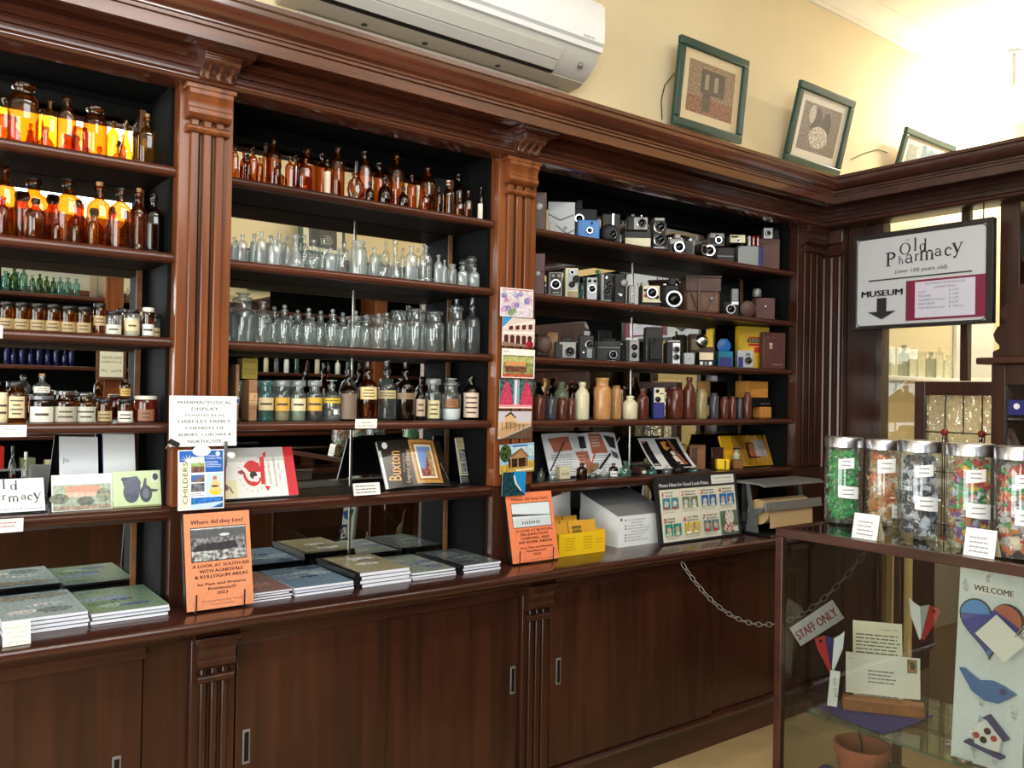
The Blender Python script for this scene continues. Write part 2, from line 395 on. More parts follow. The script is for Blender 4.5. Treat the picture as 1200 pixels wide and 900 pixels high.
# flat print: coloured polygons (ink) laid on a sheet; local x right, z up, facing -y
_txt = {}
def text_polys(s, bold):
    k = (s, bold)
    if k not in _txt:
        cu = bpy.data.curves.new('t', 'FONT'); cu.body = s; cu.size = 1; cu.resolution_u = 2; cu.offset = bold
        o = bpy.data.objects.new('t', cu); me = o.to_mesh()
        vs = [(v.co.x, v.co.y) for v in me.vertices]; fs = [tuple(p.vertices) for p in me.polygons]
        o.to_mesh_clear(); bpy.data.objects.remove(o); bpy.data.curves.remove(cu)
        xs = [v[0] for v in vs] or [0, 0]
        _txt[k] = (vs, fs, min(xs), max(xs))
    return _txt[k]
class Pr:
    def __init__(s): s.v = []; s.f = []; s.c = []; s.k = 0
    def _add(s, pts, faces, col, mot=0.0):
        b = len(s.v); y = -0.00006*s.k; s.k += 1
        s.v += [(p[0], y, p[1]) for p in pts]; s.f += [tuple(b+i for i in f) for f in faces]
        s.c += [(*lin(col), mot)]*len(pts)
        return s
    def poly(s, pts, col, mot=0.0): return s._add(pts, [tuple(range(len(pts)))], col, mot)
    def rect(s, x0, z0, x1, z1, col, mot=0.0): return s.poly([(x0, z0), (x1, z0), (x1, z1), (x0, z1)], col, mot)
    def ell(s, cx, cz, rx, rz, col, mot=0.0, n=20, a0=0, a1=360):
        return s.poly([(cx+rx*math.cos(math.radians(a0+(a1-a0)*i/n)), cz+rz*math.sin(math.radians(a0+(a1-a0)*i/n))) for i in range(n+(a1-a0 < 360))], col, mot)
    def text(s, t, x, z, size, col, align='c', bold=0.0, rot=0, width=None, mirror=False):
        vs, fs, a, b = text_polys(t, 0.0)
        sx = size
        if width: sx = width/max(b-a, 1e-6)
        off = {'l': -a, 'c': -(a+b)/2, 'r': -b}[align]
        ca, sa = math.cos(math.radians(rot)), math.sin(math.radians(rot))
        out = []
        for p in vs:
            px, pz = (p[0]+off)*sx, p[1]*size
            out.append((x+px*ca-pz*sa, z+px*sa+pz*ca))
        if bold:
            for q in (-1, 1):
                s._add([(p[0]+q*bold*size*ca, p[1]+q*bold*size*sa) for p in out], fs, col); s.k -= 1
        return s._add(out, fs, col)
    def lines(s, x0, x1, ztop, n, dz, col, h=0.35, rag=0.25, align='l'):
        pts = []; fs = []
        for i in range(n):
            w = (x1-x0)*(1-rag*random.random()); x = x0 if align == 'l' else (x0+x1-w)/2
            z = ztop-i*dz; e = x+w
            while x < e-1e-5:
                ww = min(e-x, (x1-x0)*random.uniform(0.06, 0.2)); b = len(pts)
                pts += [(x, z-dz*h), (x+ww, z-dz*h), (x+ww, z), (x, z)]; fs.append((b, b+1, b+2, b+3))
                x += ww+(x1-x0)*0.025
        return s._add(pts, fs, col)
    def cut(s, grid):
        def clip(poly, ax, lim, sgn):
            out = []
            for i, p in enumerate(poly):
                q = poly[(i+1) % len(poly)]; a = sgn*(p[ax]-lim); b = sgn*(q[ax]-lim)
                if a <= 0: out.append(p)
                if a*b < 0: t = a/(a-b); out.append(tuple(p[k]+(q[k]-p[k])*t for k in range(3)))
            return out
        V, Fc, Cc = [], [], []
        for f in s.f:
            pl = [s.v[i] for i in f]; col = s.c[f[0]]
            for x0, x1 in zip(grid[0], grid[0][1:]):
                if max(p[0] for p in pl) <= x0 or min(p[0] for p in pl) >= x1: continue
                q = clip(clip(pl, 0, x0, -1), 0, x1, 1)
                for z0, z1 in zip(grid[1], grid[1][1:]):
                    if len(q) < 3: break
                    if max(p[2] for p in q) <= z0 or min(p[2] for p in q) >= z1: continue
                    g = clip(clip(q, 2, z0, -1), 2, z1, 1)
                    if len(g) >= 3: b = len(V); V += g; Fc.append(tuple(range(b, b+len(g)))); Cc += [col]*len(g)
        s.v, s.f, s.c = V, Fc, Cc
    def build(s, name, parent, loc=(0, 0, 0), rot=None, gloss=False, fy=None, grid=None):
        me = bpy.data.meshes.new(name)
        if fy is not None: s.cut(grid)
        vs = s.v if fy is None else [(x, y+fy(x, z)-.0008, z) for x, y, z in s.v]
        me.from_pydata(vs, [], s.f)
        at_ = me.color_attributes.new('ink', 'FLOAT_COLOR', 'POINT')
        at_.data.foreach_set('color', [x for c in s.c for x in c])
        me.materials.append(MATS['print_gloss' if gloss else 'print'])
        o = bpy.data.objects.new(name, me); COL.objects.link(o)
        if parent is not None: o.parent = parent
        o.location = loc
        if rot: o.rotation_euler = rot
        return o

# thick-and-thin serif letters for the shop's own sign
def serif_word(pr, letters, col):
    """letters: (char, x, baseline z, size)"""
    HX = .95
    def ring(x, z, rx, rz, tw, th, size, X, Z, n=28):
        pts = []; fs = []
        for i in range(n):
            a = 2*PI*i/n
            pts += [(X+size*HX*(x+rx*math.cos(a)), Z+size*(z+rz*math.sin(a))), (X+size*HX*(x+(rx-tw*1.2)*math.cos(a)), Z+size*(z+(rz-th*1.3)*math.sin(a)))]
        for i in range(n):
            j = (i+1) % n
            fs.append((2*i+1, 2*i, 2*j, 2*j+1))
        pr._add(pts, fs, col)
    def stroke(path, S, X, Z):
        """path: (x, z, half width) polyline"""
        pts = []; fs = []
        for i, (x, z, w) in enumerate(path):
            a = path[max(i-1, 0)]; b = path[min(i+1, len(path)-1)]
            d = Vector((b[0]-a[0], b[1]-a[1])).normalized(); nx, nz = -d.y, d.x
            w *= 1.08; pts += [(X+S*HX*(x+nx*w/HX), Z+S*(z+nz*w)), (X+S*HX*(x-nx*w/HX), Z+S*(z-nz*w))]
        for i in range(len(path)-1):
            fs.append((2*i, 2*i+1, 2*i+3, 2*i+2))
        pr._add(pts, fs, col)
    def arc(cx, cz, rx, rz, a0, a1, w0, w1, n=12):
        return [(cx+rx*math.cos(math.radians(a0+(a1-a0)*i/n)), cz+rz*math.sin(math.radians(a0+(a1-a0)*i/n)), w0+(w1-w0)*math.sin(PI*i/n)) for i in range(n+1)]
    bar = lambda x, z0, z1, w: [(x, z0, w), (x, z1, w)]
    ser = lambda x, z, h, t=0.015: [(x-h, z, t), (x+h, z, t)]
    G = {
     'O': lambda S, X, Z: ring(0.37, 0.34, 0.37, 0.37, 0.1, 0.035, S, X, Z),
     'l': lambda S, X, Z: [stroke(p, S, X, Z) for p in (bar(0.1, 0, 0.8, 0.05), ser(0.1, 0.015, 0.12), ser(0.05, 0.785, 0.07))],
     'd': lambda S, X, Z: (ring(0.22, 0.24, 0.22, 0.26, 0.09, 0.03, S, X, Z), [stroke(p, S, X, Z) for p in (bar(0.42, 0, 0.8, 0.05), ser(0.46, 0.015, 0.07), ser(0.37, 0.785, 0.07))]),
     'P': lambda S, X, Z: [stroke(p, S, X, Z) for p in (bar(0.15, 0, 0.7, 0.055), ser(0.15, 0.015, 0.15), ser(0.12, 0.685, 0.12), arc(0.18, 0.52, 0.32, 0.165, 90, -90, 0.02, 0.055))],
     'h': lambda S, X, Z: [stroke(p, S, X, Z) for p in (bar(0.08, 0, 0.8, 0.045), ser(0.08, 0.015, 0.1), ser(0.04, 0.785, 0.06), arc(0.24, 0.3, 0.16, 0.17, 180, 0, 0.02, 0.035), bar(0.4, 0, 0.3, 0.045), ser(0.4, 0.015, 0.1))],
     'a': lambda S, X, Z: [stroke(p, S, X, Z) for p in (arc(0.2, 0.34, 0.16, 0.14, 170, 0, 0.025, 0.03), bar(0.36, 0.04, 0.35, 0.045), arc(0.42, 0.06, 0.06, 0.05, 180, 330, 0.02, 0.02), arc(0.2, 0.15, 0.17, 0.13, 60, 330, 0.02, 0.04))],
     'r': lambda S, X, Z: [stroke(p, S, X, Z) for p in (bar(0.08, 0, 0.47, 0.045), ser(0.08, 0.015, 0.11), ser(0.04, 0.455, 0.06), arc(0.24, 0.28, 0.15, 0.18, 170, 50, 0.02, 0.035))],
     'm': lambda S, X, Z: [stroke(p, S, X, Z) for p in (bar(0.08, 0, 0.47, 0.045), ser(0.08, 0.015, 0.1), ser(0.04, 0.455, 0.06), arc(0.22, 0.3, 0.14, 0.16, 180, 0, 0.02, 0.035), bar(0.36, 0, 0.3, 0.045), ser(0.36, 0.015, 0.09), arc(0.5, 0.3, 0.14, 0.16, 180, 0, 0.02, 0.035), bar(0.64, 0, 0.3, 0.045), ser(0.64, 0.015, 0.1))],
     'c': lambda S, X, Z: [stroke(arc(0.22, 0.23, 0.2, 0.235, 45, 320, 0.02, 0.05, 20), S, X, Z), ring(0.35, 0.36, 0.05, 0.05, 0.049, 0.049, S, X, Z, 10)],
     'y': lambda S, X, Z: [stroke(p, S, X, Z) for p in ([(0.06, 0.47, 0.05), (0.26, 0.02, 0.05)], [(0.46, 0.47, 0.02), (0.25, -0.02, 0.025), (0.17, -0.2, 0.03), (0.06, -0.22, 0.05)], ser(0.06, 0.455, 0.1), ser(0.46, 0.455, 0.08))],
    }
    for ch, x, z, S in letters: G[ch](S, x, z)
ORD = ['zeroth', 'first', 'second', 'third', 'fourth', 'fifth', 'sixth', 'seventh', 'eighth', 'ninth', 'tenth', 'eleventh', 'twelfth', 'thirteenth', 'fourteenth', 'fifteenth', 'sixteenth', 'seventeenth', 'eighteenth', 'nineteenth', 'twentieth', 'twenty-first', 'twenty-second', 'twenty-third', 'twenty-fourth', 'twenty-fifth', 'twenty-sixth', 'twenty-seventh', 'twenty-eighth', 'twenty-ninth', 'thirtieth', 'thirty-first', 'thirty-second', 'thirty-third']

# ================================================================== the room
YB, YF, XL, XR_, ZC = 0.30, -3.90, -2.60, 7.20, 3.95
def wall_with_hole(name, axis, pos, thick, a0, a1, z0, z1, holes, mat):
    mb = MB()
    def bx(p0, p1, q0, q1):
        if p1-p0 < 1e-4 or q1-q0 < 1e-4: return
        if axis == 'y': mb.box(p0, p1, min(pos, pos+thick), max(pos, pos+thick), q0, q1)
        else: mb.box(min(pos, pos+thick), max(pos, pos+thick), p0, p1, q0, q1)
    x = a0
    for h0, h1, k0, k1 in holes:
        bx(x, h0, z0, z1); bx(h0, h1, z0, k0); bx(h0, h1, k1, z1); x = h1
    bx(x, a1, z0, z1)
    return struct(name, mb, mat)
struct('floor', MB().box(XL-.2, XR_+.2, YF-.2, YB+.2, -.1, 0), 'floor_vinyl')
struct('ceiling', MB().box(XL-.2, XR_+.2, YF-.2, YB+.2, ZC, ZC+.1), 'ceiling_white')
wall_with_hole('wall_back', 'y', YB, .12, XL-.12, XR_+.12, 0, ZC, [], 'wall_cream')
wall_with_hole('wall_front', 'y', YF, -.12, XL-.12, XR_+.12, 0, ZC, [(-2.3, -.5, .7, 2.9), (0.0, 1.9, 2.77, 3.90)], 'wall_cream')
wall_with_hole('wall_left', 'x', XL, -.12, YF, YB, 0, ZC, [(-3.0, -0.8, 0.6, 2.9)], 'wall_cream')
wall_with_hole('wall_right', 'x', XR_, .12, YF, YB, 0, ZC, [], 'wall_cream')
# coving along the back wall
cov = [(YB-.002, 3.84), (YB-.015, 3.84), (YB-.02, 3.855), (YB-.03, 3.86)]
cov += [(YB-.03-.075*(1-math.cos(a*PI/16)), 3.86+.075*math.sin(a*PI/16)) for a in range(1, 9)]
cov += [(YB-.125, ZC-.012), (YB-.125, ZC-.001), (YB-.002, ZC-.001)]
struct('trim_1', MB().prism(cov, XL, XR_, 'x'), 'ceiling_white')
# fanlight in the opposite wall, shop window in the left wall
def window(name, axis, pos, a0, a1, z0, z1, nb):
    mb = MB(); t = .03
    def bx(p0, p1, q0, q1):
        if axis == 'y': mb.box(p0, p1, pos-t, pos+t, q0, q1)
        else: mb.box(pos-t, pos+t, p0, p1, q0, q1)
    bx(a0, a1, z0, z0+.05); bx(a0, a1, z1-.05, z1); bx(a0, a0+.05, z0, z1); bx(a1-.05, a1, z0, z1)
    for i in range(1, nb): x = a0+(a1-a0)*i/nb; bx(x-.015, x+.015, z0, z1)
    o = struct(name, mb, 'white_plastic')
    g = MB()
    if axis == 'y': g.quad((a0, pos, z0), (a1, pos, z0), (a1, pos, z1), (a0, pos, z1))
    else: g.quad((pos, a0, z0), (pos, a1, z0), (pos, a1, z1), (pos, a0, z1))
    obj('pane', g, 'pane', o)
window('window_1', 'y', YF-.06, 0.0, 1.9, 2.77, 3.90, 1)
window('window_3', 'y', YF-.06, -2.3, -.5, .7, 2.9, 2)
window('window_2', 'x', XL-.06, -3.0, -0.8, 0.6, 2.9, 2)

# ================================================================== shelving units of the main wall
S = [2.1965, 1.9433, 1.6967, 1.4486, 1.2046]
P1, P2, P3 = (.711, .868), (1.862, 2.041), (3.741, 3.975)
BAYS = [('left', -.60, .712, [.055]), ('middle', .868, 1.862, [1.413]), ('right', 2.041, 3.741, [2.84])]
ZW = 0.916
YM = 0.25
def bull(z, th=.026, y0=0.0, y1=.244):
    r = th/2
    pts = [(y1, z), (y1, z-th), (y0+r, z-th)]
    pts += [(y0+r-r*math.sin(a*PI/6), z-r-r*math.cos(a*PI/6)) for a in range(1, 6)]
    pts += [(y0+r, z)]
    return pts
for bn, x0, x1, strips in BAYS:
    t = thing('shelving_unit', {'left': 'dark mirror-backed shelving bay at far left holding amber bottles and jars', 'middle': 'mirror-backed mahogany shelving bay between the two fluted pilasters, full of clear bottles', 'right': 'wide mirror-backed shelving bay holding old cameras and stoneware, right of second pilaster'}[bn], 'shelves', ((x0+x1)/2, 0, ZW), 0, 'mirror-backed shelving bays')
    c = (x0+x1)/2; MT = 2.415 if bn == 'left' else 2.388
    def X(a): return a-c
    for i, z in enumerate(S):
        th = (.03 if bn == 'left' else .028) if i < 4 else .042
        if i < 4: edge = [(p, q) for p, q in bull(z, th, 0.0, .030)]
        else: edge = [(.030, z), (.030, z-.042), (.02, z-.042), (.012, z-.034), (.004, z-.030), (.002, z-.022), (-.008, z-.018), (-.012, z-.010), (-.008, z-.003), (0, z)]
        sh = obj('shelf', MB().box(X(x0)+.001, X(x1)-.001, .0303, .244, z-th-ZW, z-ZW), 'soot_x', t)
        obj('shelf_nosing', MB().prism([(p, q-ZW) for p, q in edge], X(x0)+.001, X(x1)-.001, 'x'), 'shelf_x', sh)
    for a, b in ((x0, x0+.012), (x1-.012, x1)):
        if bn == 'left' and a < 0: continue
        obj('side_panel', MB().box(X(a), X(b), .03, YM+.03, 0.002, 2.44-ZW), 'black_paint', t)
    obj('back_board', MB().box(X(x0), X(x1), YM+.012, YM+.03, 0.002, 2.45-ZW), 'black_paint', t)
    obj('top_panel', MB().box(X(x0), X(x1), 0.02, YM+.012, 2.438-ZW, 2.452-ZW), 'black_paint', t)
    obj('header', MB().box(X(x0)+.012, X(x1)-.012, YM-.005, YM+.011, MT-ZW, 2.437-ZW), 'black_paint', t)
    edges = [x0+.03 if bn != 'right' else x0+.03]+strips+[x1-.04 if bn != 'right' else x1-.10]
    for a, b in zip(edges, edges[1:]):
        obj('mirror', MB().box(X(a)+.004, X(b)-.004, YM, YM+.008, 0.003, MT-ZW), 'mirror', t)
    for a in strips:
        obj('joint_strip', MB().box(X(a)-.004, X(a)+.004, YM-.004, YM+.008, 0.003, MT-ZW), 'aluminium', t)
    obj('joint_strip', MB().box(X(edges[-1])-.004, X(edges[-1])+.012, YM-.004, YM+.008, 0.003, MT-ZW), 'tan_box_wood', t)

# ------------------------------------------------------------------ fluted pilasters
def pilaster(name, label, w, z0, z1, loc, rot, mat, cap=True, neck=None, depth=.07, wide=True):
    t = thing(name, label, 'pilaster', loc, rot, 'fluted mahogany pilasters')
    h = z1-z0
    obj('board', MB().box(-w/2, w/2, -.02, depth, 0, h-.001), mat, t, .002)
    n = 3; m = w*.62; gap = .012; sw = (m-gap*(n-1))/n
    for i in range(n):
        a = -m/2+i*(sw+gap)
        obj('fillet', MB().box(a, a+sw, -.031, -.0205, 0.004, h-.09 if cap else h-.03), mat, t, .0035)
    for i in range(n-1):
        a = -m/2+(i+1)*sw+i*gap+gap/2
        obj('reed', MB().tube([(a, -.021, .006), (a, -.021, h-.1)], .0038, 6), 'dark_v', t)
    if cap:
        k = m/2+.014
        prof = [(-.02, h-.015), (-.062, h-.015), (-.062, h-.028), (-.055, h-.034), (-.05, h-.05), (-.05, h-.064), (-.056, h-.07), (-.056, h-.082), (-.046, h-.092), (-.036, h-.096), (-.02, h-.096)]
        obj('capital', MB().prism(prof, -k, k, 'x'), mat, t)
        obj('abacus', MB().box(-k-.01, k+.01, -.066, -.02, h-.0149, h-.001), mat, t, .002)
        zn = h-.135 if neck is None else neck
        pr = [(-.02, zn)]+[(-.033-.013*math.sin(a*PI/6), zn+.012-.012*math.cos(a*PI/6)) for a in range(0, 7)]+[(-.02, zn+.024)]
        obj('neck_moulding', MB().prism(pr, -k+.002, k-.002, 'x'), mat, t)
    return t
for nm, (a, b) in zip(['tall fluted mahogany pilaster carrying the white donation notice', 'fluted mahogany pilaster with a column of pinned postcards'], (P1, P2)):
    pilaster('pilaster', nm, b-a, 1.206, 2.43, ((a+b)/2, 0, 1.206), 0, 'mahogany_v')
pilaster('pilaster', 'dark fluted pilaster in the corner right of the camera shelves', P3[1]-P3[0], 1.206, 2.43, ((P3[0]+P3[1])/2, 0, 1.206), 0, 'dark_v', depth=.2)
for nm, (a, b) in zip(['short plain board under the first pilaster, behind the south area book', 'short plain board under the second pilaster, behind the river areas book', 'short plain dark board in the corner behind the paper cutter'], (P1, P2, P3)):
    tag(obj('pilaster_base_board', MB().box(a+.001, b-.001, -.012, .24, ZW+.001, 1.2045), 'dark_v'), nm, 'board', 'boards under the pilasters')

# ------------------------------------------------------------------ cornices
def cornice(label, loc, rot, x0, x1, mat, ext, corbels, m0=0, m1=0):
    """profile in (y, z): front is -y; ext = extra projection of the crown"""
    t = thing('cornice', label, 'cornice', loc, rot, 'moulded mahogany cornices')
    e = ext
    crown = [(.29, 0), (-.25-e, 0), (-.25-e, -.014), (-.244-e, -.018)]
    crown += [(-.244-e+.03*(1-math.cos(a*PI/12)), -.018-.046*math.sin(a*PI/12)) for a in range(1, 7)]
    crown += [(-.212-e, -.068), (-.212-e, -.074), (-.205-e, -.076), (-.205-e, -.085), (-.1, -.085), (-.1, -.02), (.29, -.02)]
    def mit(poly, a, b):
        mb = MB(); n = len(poly)
        for (xx, mm) in ((a, m0), (b, m1)):
            for y, z in poly: mb.v.append((xx+mm*y, y, z))
        mb.f = [tuple(range(n))[::-1], tuple(range(n, 2*n))]+[(i, (i+1) % n, n+(i+1) % n, n+i) for i in range(n)]
        return mb
    obj('crown_moulding', mit(crown, x0, x1), mat, t)
    fas = [(-.198-e, -.0855), (-.198-e, -.121), (-.186-e, -.121), (-.172-e, -.108), (-.10, -.1045), (-.10, -.0855)]
    obj('fascia', mit(fas, x0, x1), mat, t)
    fr = [(.02, -.0205), (-.052, -.0205), (-.052, -.104), (-.064, -.106), (-.064, -.112), (-.056, -.114), (-.056, -.128), (-.046, -.1285), (-.046, -.132), (-.051, -.1322), (-.051, -.136), (-.046, -.1362), (-.046, -.139), (-.056, -.1395), (-.056, -.152), (-.046, -.1525), (-.046, -.156), (-.051, -.1562), (-.051, -.160), (-.046, -.1602), (-.046, -.163), (-.056, -.1635), (-.056, -.172), (.02, -.172)]
    obj('frieze', mit(fr, x0, x1), mat, t)
    bead = [(.02, -.1725), (-.056, -.1725)]+[(-.056-.016*math.sin(a*PI/8), -.1725-.014+.014*math.cos(a*PI/8)) for a in range(1, 9)]+[(-.05, -.203), (.02, -.203)]
    obj('bead_moulding', mit(bead, x0, x1), mat, t)
    for cx in corbels:
        c = obj('corbel', MB().prism([(-.05, -.126), (-.135, -.126), (-.135, -.132), (-.126, -.135), (-.129, -.143), (-.118, -.153), (-.100, -.162), (-.088, -.173), (-.085, -.184), (-.076, -.189), (-.05, -.190)], cx-.052, cx+.052, 'x'), mat, t, .002)
        obj('corbel_plate', MB().prism([(-.05, -.109), (-.163, -.109), (-.160, -.115), (-.148, -.120), (-.148, -.1255), (-.05, -.1255)], cx-.085, cx+.085, 'x'), mat, c)
        for k in range(3):
            x = cx-.032+.032*k
            obj('flute_rib', MB().tube([(x, -.121, -.155), (x, -.104, -.166), (x, -.092, -.176), (x, -.087, -.187)], .008, 6), mat, c)
    return t
cornice('long moulded mahogany cornice running above the three shelving bays', (0, 0, 2.63), 0, -.6, 3.966, 'cornice_x', 0.0, [.80, 1.95], 0, 1.0)
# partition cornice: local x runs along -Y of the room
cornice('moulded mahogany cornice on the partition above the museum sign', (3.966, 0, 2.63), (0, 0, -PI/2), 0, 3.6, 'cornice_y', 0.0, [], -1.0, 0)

# ------------------------------------------------------------------ worktop and base cabinets
wp = [(.248, ZW-.03), (.248, ZW), (-.215, ZW)]+[(-.215-.012*math.sin(a*PI/6), ZW-.015+.015*math.cos(a*PI/6)) for a in range(1, 6)]+[(-.215, ZW-.03)]
wt = thing('worktop', 'long dark varnished worktop with worn front edge carrying the books', 'worktop', (1.6, 0, ZW-.06))
obj('top_board', MB().prism([(p, q-ZW+.06) for p, q in wp], -2.2, 2.375, 'x'), 'dark_x', wt)
obj('edge_moulding', MB().prism([(-.13, 0), (-.13, .0295), (-.195, .0295), (-.193, .022), (-.18, .016), (-.165, .004), (-.16, 0)], -2.2, 2.375, 'x'), 'dark_x', wt)
def base_unit(label, x0, x1, split, handles, front_first=True):
    t = thing('base_cabinet', label, 'cabinet', ((x0+x1)/2, 0, 0), 0, 'base cabinets under the worktop')
    c = (x0+x1)/2
    obj('carcass', MB().box(x0-c, x1-c, -.09, .24, .001, .854), 'dark_v', t)
    obj('plinth', MB().prism([(-.0905, .001), (-.098, .001), (-.098, .105), (-.118, .112), (-.118, .125), (-.132, .13), (-.138, .142), (-.132, .15), (-.0905, .156)], x0-c, x1-c, 'x'), 'dark_x', t)
    obj('top_rail', MB().box(x0-c, x1-c, -.128, -.0905, .815, .854), 'dark_x', t, .002)
    xs = [x0+.004]+split+[x1-.004]
    for i, (a, b) in enumerate(zip(xs, xs[1:])):
        fr = (i % 2 == 0) == front_first
        yy = -.126 if fr else -.108
        d = obj('sliding_door', MB().box(a-c-(0 if fr else .03*(i > 0)), b-c, yy, yy+.017, .158, .814), 'dark_v', t, .0015)
        for hx in handles:
            if a < hx < b:
                h = obj('pull_handle', MB().box(hx-c-.011, hx-c+.011, yy-.002, yy+.001, .46, .56), 'pewter', d, .001)
                obj('pull_recess', MB().box(hx-c-.0065, hx-c+.0065, yy-.0026, yy-.0015, .468, .552), 'black_plastic', d)
base_unit('dark base cabinet with sliding doors at far left under the red and green books', -.6, .625, [.01], [.56])
base_unit('dark base cabinet with two sliding doors below the magazine stacks', .871, 1.925, [1.366], [.907, 1.897])
base_unit('wide dark base cabinet below the white box and paper cutter', 2.055, 3.97, [2.99], [2.099])
tag(obj('infill_board', MB().box(.6255, .744, -.1, .2, .001, .853), 'dark_v'), 'narrow recessed dark board left of the first base pilaster', 'board')
for nm, a, b in (('short fluted base pilaster under the south area book', .745, .8705), ('short fluted base pilaster under the river areas book', 1.9255, 2.0545)):
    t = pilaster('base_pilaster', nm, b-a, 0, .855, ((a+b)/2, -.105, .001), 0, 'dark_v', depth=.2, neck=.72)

# ================================================================== partition on the right
XP = 3.985
t = thing('partition_frame', 'dark timber partition with a clear window behind the museum sign', 'partition', (XP, -.9, 0))
def pb(name, y0, y1, z0, z1, mat='dark_v', x0=0, x1=.07, bev=.003): return obj(name, MB().box(x0, x1, y0+.9, y1+.9, z0, z1), mat, t, bev)
pb('post', -.13, .02, .002, 2.43, x0=-.01)
pb('board', -.30, -.131, .002, 2.43, x0=.03)
pb('post', -.335, -.301, .002, 2.43, x0=.0)
pb('mullion', -.735, -.70, 1.645, 2.43, x0=.02, x1=.06)
pb('post', -.96, -.878, .002, 2.43)
pb('head_rail', -.96, .0, 2.431, 2.445)
pb('bottom_rail', -.8775, -.3355, .002, .10)
obj('pane', MB().box(.035, .038, -.699+.9, -.336+.9, 1.66, 2.43), 'pane', t)
obj('pane', MB().box(.035, .038, -.877+.9, -.736+.9, 1.66, 2.43), 'pane', t)
obj('pane', MB().box(.035, .038, -.49+.9, -.336+.9, .11, 1.6595), 'pane', t)
for y in (-.02, -.065, -.11):
    obj('fluting', MB().tube([(-.012, y+.9, 1.2), (-.012, y+.9, 2.28)], .012, 8), 'dark_v', t)
obj('neck_moulding', MB().tube([(-.016, -.13+.9, 2.30), (-.016, .02+.9-.03, 2.30)], .013, 8), 'dark_y', t)
obj('capital', MB().box(-.03, 0, -.135+.9, -.005+.9, 2.35, 2.425), 'dark_y', t, .008)
# leaded half door
d = thing('leaded_door', 'dark half door with leaded hammered glass and red glass bosses', 'door', (XP+.012, -.6855, 0))
def db(name, y0, y1, z0, z1, mat='dark_v', x0=0, x1=.045): return obj(name, MB().box(x0, x1, y0+.6855, y1+.6855, z0, z1), mat, d, .004)
db('stile', -.545, -.494, .102, 1.642); db('stile', -.877, -.872, .102, 1.642)
db('rail', -.872, -.545, 1.578, 1.642); db('rail', -.872, -.545, .102, .9)
obj('hammered_panel', MB().box(.02, .026, -.8715+.6855, -.5455+.6855, .9005, 1.5775), 'hammered', d)
ld = MB()
ys = [-.545, -.595, -.65, -.705, -.760, -.815, -.871]
for y in (-.632, -.714, -.797): ld.tube([(.019, y+.6855, 1.40 if y == -.714 else .90), (.019, y+.6855, 1.578)], .003, 6)
ld.tube([(.019, -.545+.6855, 1.405), (.019, -.871+.6855, 1.405)], .003, 6)
ld.tube([(.019, -.545+.6855, 1.22), (.019, -.871+.6855, 1.22)], .003, 6)
ld.tube([(.019, -.714-.0815*math.cos(a*PI/12)+.6855, 1.39-.055*math.sin(a*PI/12)) for a in range(13)], .003, 6)
for y in (-.622, -.642, -.787, -.807): ld.tube([(.019, y+.6855, .9), (.019, y+.6855, 1.40)], .0025, 6)
ld.tube([(.019, -.714+.6855, .9), (.019, -.714+.6855, 1.335)], .003, 6)
obj('lead_came', ld, 'lead', d)
for y in (-.632, -.797): obj('glass_boss', MB().sphere(.017, y+.6855, 1.405, .017, 14, 8), 'red_glass_bead', d)

# partition shelving to the right of the door (teal bottles) and the scroll-topped cabinet in front
t = thing('wall_shelf_unit', 'dark shelf unit right of the museum sign holding teal bottles', 'shelves', (4.1, -2.2, 0))
obj('back_board', MB().box(.16, .18, -1.3, 1.235, .002, 2.44), 'black_paint', t)
for z in (1.75, 2.165, 1.3): obj('shelf', MB().box(-.11, .159, -1.3, 1.235, z, z+.025), 'dark_y', t, .004)
for y in (-1.3, -.05): obj('upright', MB().box(-.11, .159, y, y+.02, .002, 2.44), 'black_paint', t)
obj('counter', MB().box(-.25, .159, -1.3, .9, .86, .9), 'dark_y', t, .004)
obj('cupboard_front', MB().box(-.2, .159, -1.3, .9, .002, .859), 'dark_v', t)
t = thing('scroll_top_cabinet', 'dark cabinet with scroll-cut crest and small glass door at right edge', 'cabinet', (3.70, -1.30, 0))
side = [(.335, 1.735), (.335, 1.76), (.30, 1.775), (.325, 1.80), (.335, 1.83), (.318, 1.862), (.285, 1.878), (.30, 1.892), (.31, 1.912), (.30, 1.94), (.275, 1.965), (.255, 1.99), (.235, 2.03), (-.6, 2.03), (-.6, 1.735)]
obj('crest', MB().prism(side, .02, .05, 'x'), 'dark_v', t, .003)
obj('top', MB().box(-.02, .27, -.6, .385, 1.706, 1.734), 'dark_y', t, .006)
obj('carcass', MB().box(.03, .25, -.6, .33, .002, 1.705), 'dark_v', t)
obj('stile', MB().box(0, .029, .275, .33, .002, 1.705), 'dark_v', t, .003); obj('stile', MB().box(0, .029, .15, .185, .95, 1.62), 'dark_v', t, .003)
obj('rail', MB().box(0, .029, -.6, .2745, 1.621, 1.705), 'dark_v', t, .003)
obj('pane', MB().box(.012, .014, .186, .2745, .95, 1.62), 'case_glass', t)
obj('rail', MB().box(0, .029, -.6, .2745, .002, .949), 'dark_v', t, .003)
obj('inner_shelf', MB().box(.0, .011, .186, .2745, 1.47, 1.476), 'shelf_glass', t)
g = thing('door_tag', 'small navy blue tag with white disc on the glass door at right edge', 'tag', (3.695, -1.072, 1.50))
obj('tag_card', MB().box(-.004, 0, -.03, .03, 0, .06), 'navy', g)
obj('tag_disc', MB().lathe([(0, 0), (.012, 0), (.012, .001), (0, .001)], 14, -.0045, 0, .035, None, 'x'), 'paper', g)

